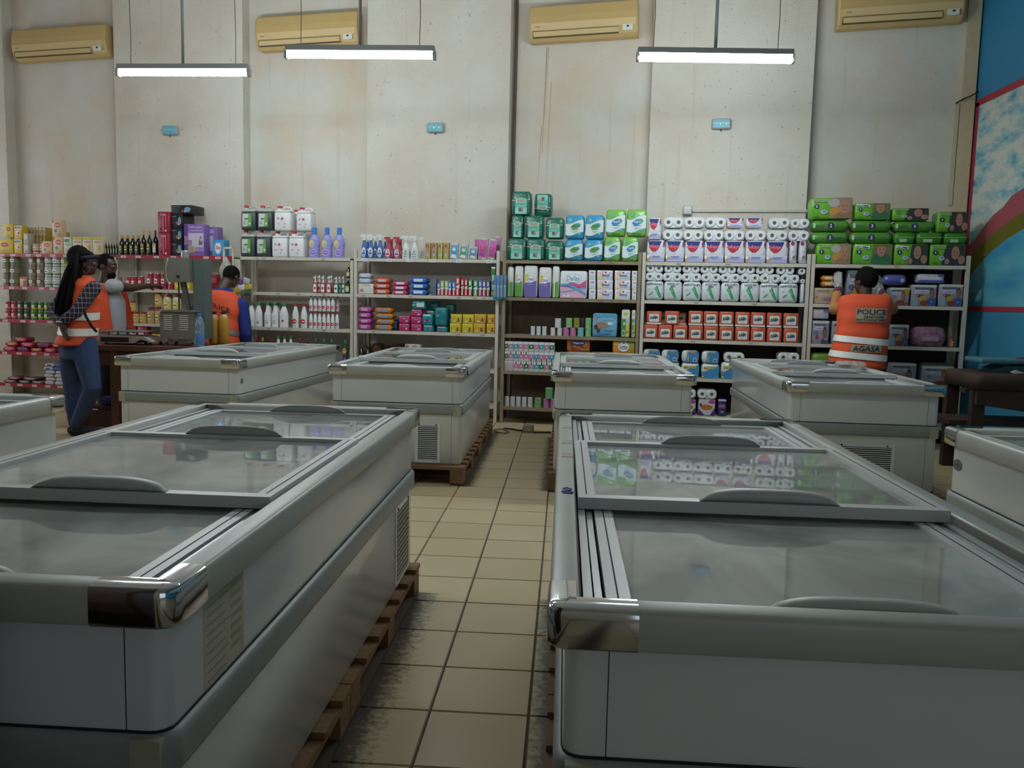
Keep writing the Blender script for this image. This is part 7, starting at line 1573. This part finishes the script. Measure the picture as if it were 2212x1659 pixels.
# ---- the woman with long braids
base = Vector((-4.62, 7.45, 0)); t = person('woman in orange vest and plaid shirt with long black braids, hands behind her back', base)
yw = rad(-52); Yw = 7.45
b = MB(); hc = J(184, 568, Yw); q = head(b, hc, rad(-62), .0, M_SKIN, 1.0)
pel = J(168, 742, Yw); chest = J(180, 640, Yw); nk = J(181, 598, Yw)
limb(b, [nk, hc-Vector((.0, 0, .05))], [.050, .048], M_SKIN)
torso(b, [((pel.x, pel.y, pel.z-.06), .165, .13, yw), ((pel.x+.005, pel.y, pel.z+.1), .13, .10, yw), ((chest.x, chest.y, chest.z), .15, .105, yw), ((nk.x-.005, nk.y, nk.z-.04), .10, .075, yw)], M_SKIN)
shR = J(203, 622, Yw-.14); elR = J(163, 676, Yw-.25); wrR = J(131, 695, Yw-.27); shL = J(155, 622, Yw+.12); elL = J(113, 674, Yw+.0); wrL = J(137, 704, Yw-.25)
for a_, e_, w_ in ((shR, elR, wrR), (shL, elL, wrL)): limb(b, [a_, e_, w_], [.045, .036, .025], M_SKIN)
hand(b, wrR, Vector((.12, .05, -1)), Vector((.5, .6, 0)), M_SKIN, .9, .5, 1); hand(b, wrL, Vector((.15, 0, -1)), Vector((.4, .8, 0)), M_SKIN, .9, .6, -1)
hipL, knL, ftL = J(154, 752, Yw+.05), J(158, 850, Yw+.06), J(162, 935, Yw+.10); hipR, knR, ftR = J(182, 752, Yw-.05), J(200, 838, Yw-.12), J(166, 930, Yw+.02)
ftL.z = ftR.z = .09
for a_, k_, f_ in ((hipL, knL, ftL), (hipR, knR, ftR)): limb(b, [a_, k_, f_], [.085, .055, .036], M_SKIN); limb(b, [f_-Vector((0, 0, .05)), f_+Vector((.13, .09, -.055))], [.036, .03], M_SKIN)
link('body', rel(fuse(b, 'body', .0068), base), t); add_eyes(q, t, 1., base)
g = MB()
for a_, k_, f_ in ((hipL, knL, ftL), (hipR, knR, ftR)): limb(g, [a_+Vector((0, 0, .06)), a_.lerp(k_, .45), k_, k_.lerp(f_, .35), f_+Vector((0, 0, .03))], [.115, .105, .078, .076, .058], M_JEANS)
torso(g, [((pel.x, pel.y, pel.z-.14), .18, .15, yw), ((pel.x, pel.y, pel.z+.03), .165, .135, yw)], M_JEANS); link('jeans', rel(fuse(g, 'jeans', .012), base), t)
g = MB()
for f_ in (ftL, ftR): limb(g, [f_-Vector((.02, .015, .045)), f_+Vector((.15, .10, -.055))], [.045, .034], M_BLACKC)
link('shoes', rel(fuse(g, 'shoes', .01), base), t)
g = MB(); torso(g, [((pel.x, pel.y, pel.z-.02), .185, .15, yw), ((pel.x+.005, pel.y, pel.z+.12), .155, .125, yw), ((chest.x, chest.y, chest.z), .17, .125, yw), ((nk.x-.003, nk.y, nk.z-.035), .11, .085, yw)], M_PLAID)
for a_, e_, w_ in ((shR, elR, wrR), (shL, elL, wrL)): limb(g, [a_, a_.lerp(e_, .5), e_, e_.lerp(w_, .7)], [.068, .064, .056, .045], M_PLAID)
link('plaid_shirt', rel(fuse(g, 'plaid_shirt', .010), base), t)
zc = lambda z: (pel.x+(chest.x-pel.x)*max(0, min(1, (z-pel.z)/(chest.z-pel.z))))
V = Vest([(pel.z-.01, zc(pel.z)-.02, Yw, .215, .175), (pel.z+.12, zc(pel.z+.12)-.01, Yw, .20, .160), (pel.z+.30, zc(pel.z+.3), Yw, .185, .148), (chest.z, chest.x, Yw, .178, .138), (chest.z+.10, chest.x-.005, Yw, .165, .125), (nk.z-.02, nk.x-.01, Yw, .115, .10)], yw)
ve = link('vest', rel(V.mesh('vest', M_VEST), base), t)
for za, zb in ((pel.z+.235, pel.z+.305), (pel.z+.09, pel.z+.16)): link('reflective_band', rel(V.band('reflective_band', za, zb, M_BANDW, -.06), base), ve)
link('lettered_patch', rel(V.patch('lettered_patch', -.10, .11, chest.z-.055, chest.z+.055, M_PATCH), base), ve)
link('lettering', rel(V.text('POLICE', .0, chest.z+.02, .05, .20, INK('2a2622')), base), ve); link('lettering', rel(V.text('SANITAIRE', .0, chest.z-.03, .028, .18, INK('2a2622')), base), ve)
link('lettered_patch', rel(V.patch('lettered_patch', -.08, .13, pel.z+.17, pel.z+.23, M_PATCH), base), ve); link('lettering', rel(V.text('AGASA', .02, pel.z+.20, .045, .19, INK('2a2622')), base), ve)
# straps crossing the shirt
g = MB(); g.tube([J(176, 660, Yw-.20), J(186, 684, Yw-.21), J(198, 705, Yw-.18), J(208, 716, Yw-.10)], .012, M_BLACKC, n=6); link('bag_strap', rel(g.mesh('bag_strap'), base), t)
link('hair', rel(hair_cap(hc, rad(-62), 0., 1.06, M_HAIR, 'hair', -.05, .03), base), t)
g = MB(); rnd = random.Random(5)
for k in range(34):
    a = rnd.uniform(-1, 1); x0, y0 = 166+rnd.uniform(-10, 12), 552+rnd.uniform(-8, 22); dY = Yw+rnd.uniform(-.16, .02)
    g.tube([J(x0, y0, dY), J(x0-10+a*8, y0+34, dY-.03), J(146+a*15, 622, dY-.04), J(138+a*17, 655+rnd.uniform(-4, 8), dY-.05), J(134+a*15+rnd.uniform(-4, 4), 682+rnd.uniform(-8, 18), dY-.05)], [.018, .02, .02, .017, .006], M_HAIR, n=6)
link('braids', rel(g.mesh('braids'), base), t)
g = MB(); sphere(g, J(170, 556, Yw-.02), (.10, .11, .115), M_HAIR); link('hair_volume', rel(g.mesh('hair_volume'), base), t)
g = MB(); hb = mat('navy_headband', '1c2440', rough=.8, var=.2); R_ = Matrix.Rotation(rad(-62), 3, 'Z')
g.tube([hc + R_ @ Vector((.088*math.cos(a), .108*math.sin(a), .045+.02*math.sin(a))) for a in [2*PI*i/20 for i in range(21)]], .017, hb, n=6, caps=False); link('headband', rel(g.mesh('headband'), base), t)
g = MB(); ec = J(186, 577, Yw-.075); g.tube([ec+Vector((.032*math.cos(a), .0, -.02+.032*math.sin(a))) for a in [2*PI*i/16 for i in range(17)]], .0022, mat('silver_hoop', 'd0ccc8', rough=.2, metal=.9, var=0), n=5, caps=False); link('hoop_earring', rel(g.mesh('hoop_earring'), base), t)
g = MB(); wc = wrR+Vector((0, 0, -.0)); g.tube([wc+Vector((.032*math.cos(a), .03*math.sin(a), 0)) for a in [2*PI*i/14 for i in range(15)]], .006, P('d8d8d4'), n=5, caps=False); link('bracelet', rel(g.mesh('bracelet'), base), t)

# ---- the man behind the counter reaching to the tins
base = Vector((-4.98, 8.80, 0)); t = person('person in grey top and open orange vest reaching across to the red tins', base)
yw = rad(-78); Yb = 8.80
b = MB(); hc = J(229, 574, Yb); q = head(b, hc, rad(-80), -.05, M_SKIN, 1.12)
nk = J(226, 606, Yb); ch = J(236, 650, Yb); pl = J(236, 735, Yb)
limb(b, [nk, hc-Vector((0, 0, .05))], [.062, .056], M_SKIN)
torso(b, [((pl.x, Yb, pl.z-.08), .17, .13, yw), ((ch.x, Yb, ch.z), .18, .12, yw), ((nk.x, Yb, nk.z-.05), .11, .08, yw)], M_SKIN)
sh = J(243, 618, Yb-.16); el = J(285, 622, Yb+.05); wr = J(322, 617, Yb+.33); sh2 = J(232, 622, Yb+.16); el2 = J(240, 680, Yb+.20); wr2 = J(262, 705, Yb+.10)
limb(b, [sh, el, wr], [.06, .045, .030], M_SKIN); limb(b, [sh2, el2, wr2], [.06, .045, .030], M_SKIN)
hand(b, wr, Vector((.5, .8, -.05)), Vector((.3, -.1, -1)), M_SKIN, 1.05, .35, 1); hand(b, wr2, Vector((.9, .1, -.3)), Vector((0, 0, -1)), M_SKIN, 1., .4, -1)
for s in (-1, 1): limb(b, [(pl.x, Yb+s*.09, pl.z-.06), (pl.x+.01, Yb+s*.10, .48), (pl.x-.02, Yb+s*.10, .08)], [.085, .06, .04], M_SKIN); limb(b, [(pl.x-.02, Yb+s*.10, .045), (pl.x+.16, Yb+s*.10, .035)], [.042, .034], M_SKIN)
link('body', rel(fuse(b, 'body', .0075), base), t); add_eyes(q, t, 1.12, base)
link('hair', rel(hair_cap(hc, rad(-80), -.05, 1.13, M_HAIR, 'hair', -.03), base), t)
g = MB(); sphere(g, q(0, .050, -.088), (.058, .05, .048), M_HAIR, yaw=rad(-80)); link('beard', rel(g.mesh('beard'), base), t)
M_GREY = mat('light_grey_cloth', 'a4a6ac', rough=.8, var=.06)
g = MB(); torso(g, [((pl.x+.02, Yb, pl.z+.02), .19, .155, yw), ((ch.x+.01, Yb, ch.z), .205, .145, yw), ((nk.x, Yb, nk.z-.03), .13, .10, yw)], M_GREY); limb(g, [sh, sh.lerp(el, .22)], [.082, .074], M_GREY); limb(g, [sh2, sh2.lerp(el2, .5)], [.085, .075], M_GREY); link('shirt', rel(fuse(g, 'shirt', .012), base), t)
g = MB()
for s in (-1, 1): limb(g, [(pl.x, Yb+s*.09, pl.z-.04), (pl.x+.02, Yb+s*.10, .48), (pl.x-.02, Yb+s*.10, .1)], [.115, .09, .07], M_BLACKC); limb(g, [(pl.x-.03, Yb+s*.10, .052), (pl.x+.18, Yb+s*.10, .042)], [.052, .042], M_BLACKC)
torso(g, [((pl.x, Yb, pl.z-.12), .18, .15, yw), ((pl.x, Yb, pl.z+.05), .185, .15, yw)], M_BLACKC); link('trousers', rel(fuse(g, 'trousers', .014), base), t)
# open vest: two side panels
for s, x_ in ((-1, .015), (1, .02)):
    mb = MB(); rows = []
    for z, w0, w1 in ((pl.z+.10, -.16, .16), (ch.z-.1, -.155, .13), (ch.z+.08, -.15, .10), (nk.z-.04, -.10, .05)):
        rows.append([(ch.x+(w0+(w1-w0)*i/6)*math.cos(yw+PI/2)*1.0+s*.0, Yb+s*(.215-.05*max(0, (z-ch.z))*5), z) if False else (ch.x+w0+(w1-w0)*i/6, Yb+s*(.222-.25*max(0, z-ch.z)), z) for i in range(7)])
    rows2 = [[(x, y-s*.008, z) for x, y, z in r] for r in rows]
    mb.loft(rows, M_VEST, closed=False, cap0=False, cap1=False); mb.loft(rows2, M_VEST, closed=False, cap0=False, cap1=False); link('vest_panel', rel(mb.mesh('vest_panel'), base), t)

# ---- the man in blue with the orange vest
base = Vector((-3.86, 9.02, 0)); t = person('person in royal blue overall and orange vest bending toward the bleach shelf', base)
yw = WA+rad(8); Yc = 9.0
b = MB(); hc = J(500, 597, Yc+.10); q = head(b, hc, yw-.35, -.35, M_SKIN, 1.05)
nk = J(483, 622, Yc+.03); ch = J(478, 672, Yc); pl = J(478, 765, Yc-.02)
limb(b, [nk-Vector((.02, .02, .04)), hc-Vector((.03, .02, .03))], [.068, .062], M_SKIN)
torso(b, [((pl.x, pl.y, pl.z-.06), .17, .13, yw), ((ch.x, ch.y, ch.z-.1), .16, .12, yw), ((ch.x, ch.y, ch.z+.05), .19, .125, yw), ((nk.x-.02, nk.y-.02, nk.z-.07), .12, .09, yw)], M_SKIN)
shR, elR, wrR = J(520, 660, Yc+.02), J(532, 722, Yc+.02), J(530, 770, Yc+.14); shL, elL, wrL = J(436, 660, Yc), J(412, 690, Yc+.10), J(430, 720, Yc+.30)
for a_, e_, w_, sd in ((shR, elR, wrR, -1), (shL, elL, wrL, 1)): limb(b, [a_, e_, w_], [.06, .045, .03], M_SKIN); hand(b, w_, (w_-e_).normalized(), Vector((-sd*.3, .8, -.2)), M_SKIN, 1., .4, sd)
for s in (-1, 1): limb(b, [(pl.x+s*.09, pl.y, pl.z-.05), (pl.x+s*.10, pl.y+.02, .48), (pl.x+s*.10, pl.y, .08)], [.085, .06, .04], M_SKIN); limb(b, [(pl.x+s*.10, pl.y-.03, .045), (pl.x+s*.11, pl.y+.16, .035)], [.042, .034], M_SKIN)
link('body', rel(fuse(b, 'body', .0078), base), t); add_eyes(q, t, 1.05, base)
link('hair', rel(hair_cap(hc, yw-.35, -.35, 1.06, M_HAIR, 'hair', -.035), base), t)
g = MB(); torso(g, [((pl.x, pl.y, pl.z-.1), .205, .16, yw), ((ch.x, ch.y, ch.z-.1), .19, .15, yw), ((ch.x, ch.y, ch.z+.06), .215, .15, yw), ((nk.x-.02, nk.y-.02, nk.z-.06), .14, .11, yw), ((nk.x-.005, nk.y, nk.z), .085, .085, yw)], M_NAVY)
for a_, e_, w_ in ((shR, elR, wrR), (shL, elL, wrL)): limb(g, [a_, e_, e_.lerp(w_, .85)], [.088, .068, .05], M_NAVY)
for s in (-1, 1): limb(g, [(pl.x+s*.09, pl.y, pl.z-.03), (pl.x+s*.10, pl.y+.02, .48), (pl.x+s*.10, pl.y, .09)], [.125, .095, .075], M_NAVY)
link('overall', rel(fuse(g, 'overall', .013), base), t)
g = MB()
for s in (-1, 1): limb(g, [(pl.x+s*.10, pl.y-.05, .052), (pl.x+s*.11, pl.y+.17, .045)], [.052, .045], M_BLACKC)
link('shoes', rel(fuse(g, 'shoes', .012), base), t)
V = Vest([(pl.z-.05, pl.x-.02, pl.y, .235, .19), (pl.z+.15, pl.x-.02, pl.y, .225, .185), (ch.z-.1, ch.x-.01, ch.y, .222, .178), (ch.z+.05, ch.x, ch.y, .238, .172), (ch.z+.13, ch.x-.01, ch.y, .22, .155), (nk.z-.06, nk.x-.035, nk.y-.03, .17, .135)], yw)
ve = link('vest', rel(V.mesh('vest', M_VEST), base), t)
for za, zb in ((ch.z-.20, ch.z-.145), (ch.z-.42, ch.z-.365)): link('reflective_band', rel(V.band('reflective_band', za, zb, M_BANDG, -.32), base), ve)
link('lettering', rel(V.text('POLICE', .03, ch.z+.055, .052, .27, INK('3a2a26'), .008, -.34), base), ve)
link('lettering', rel(V.text('SANITAIRE', .03, ch.z+.0, .020, .26, INK('8a4a34'), .008, -.34), base), ve)
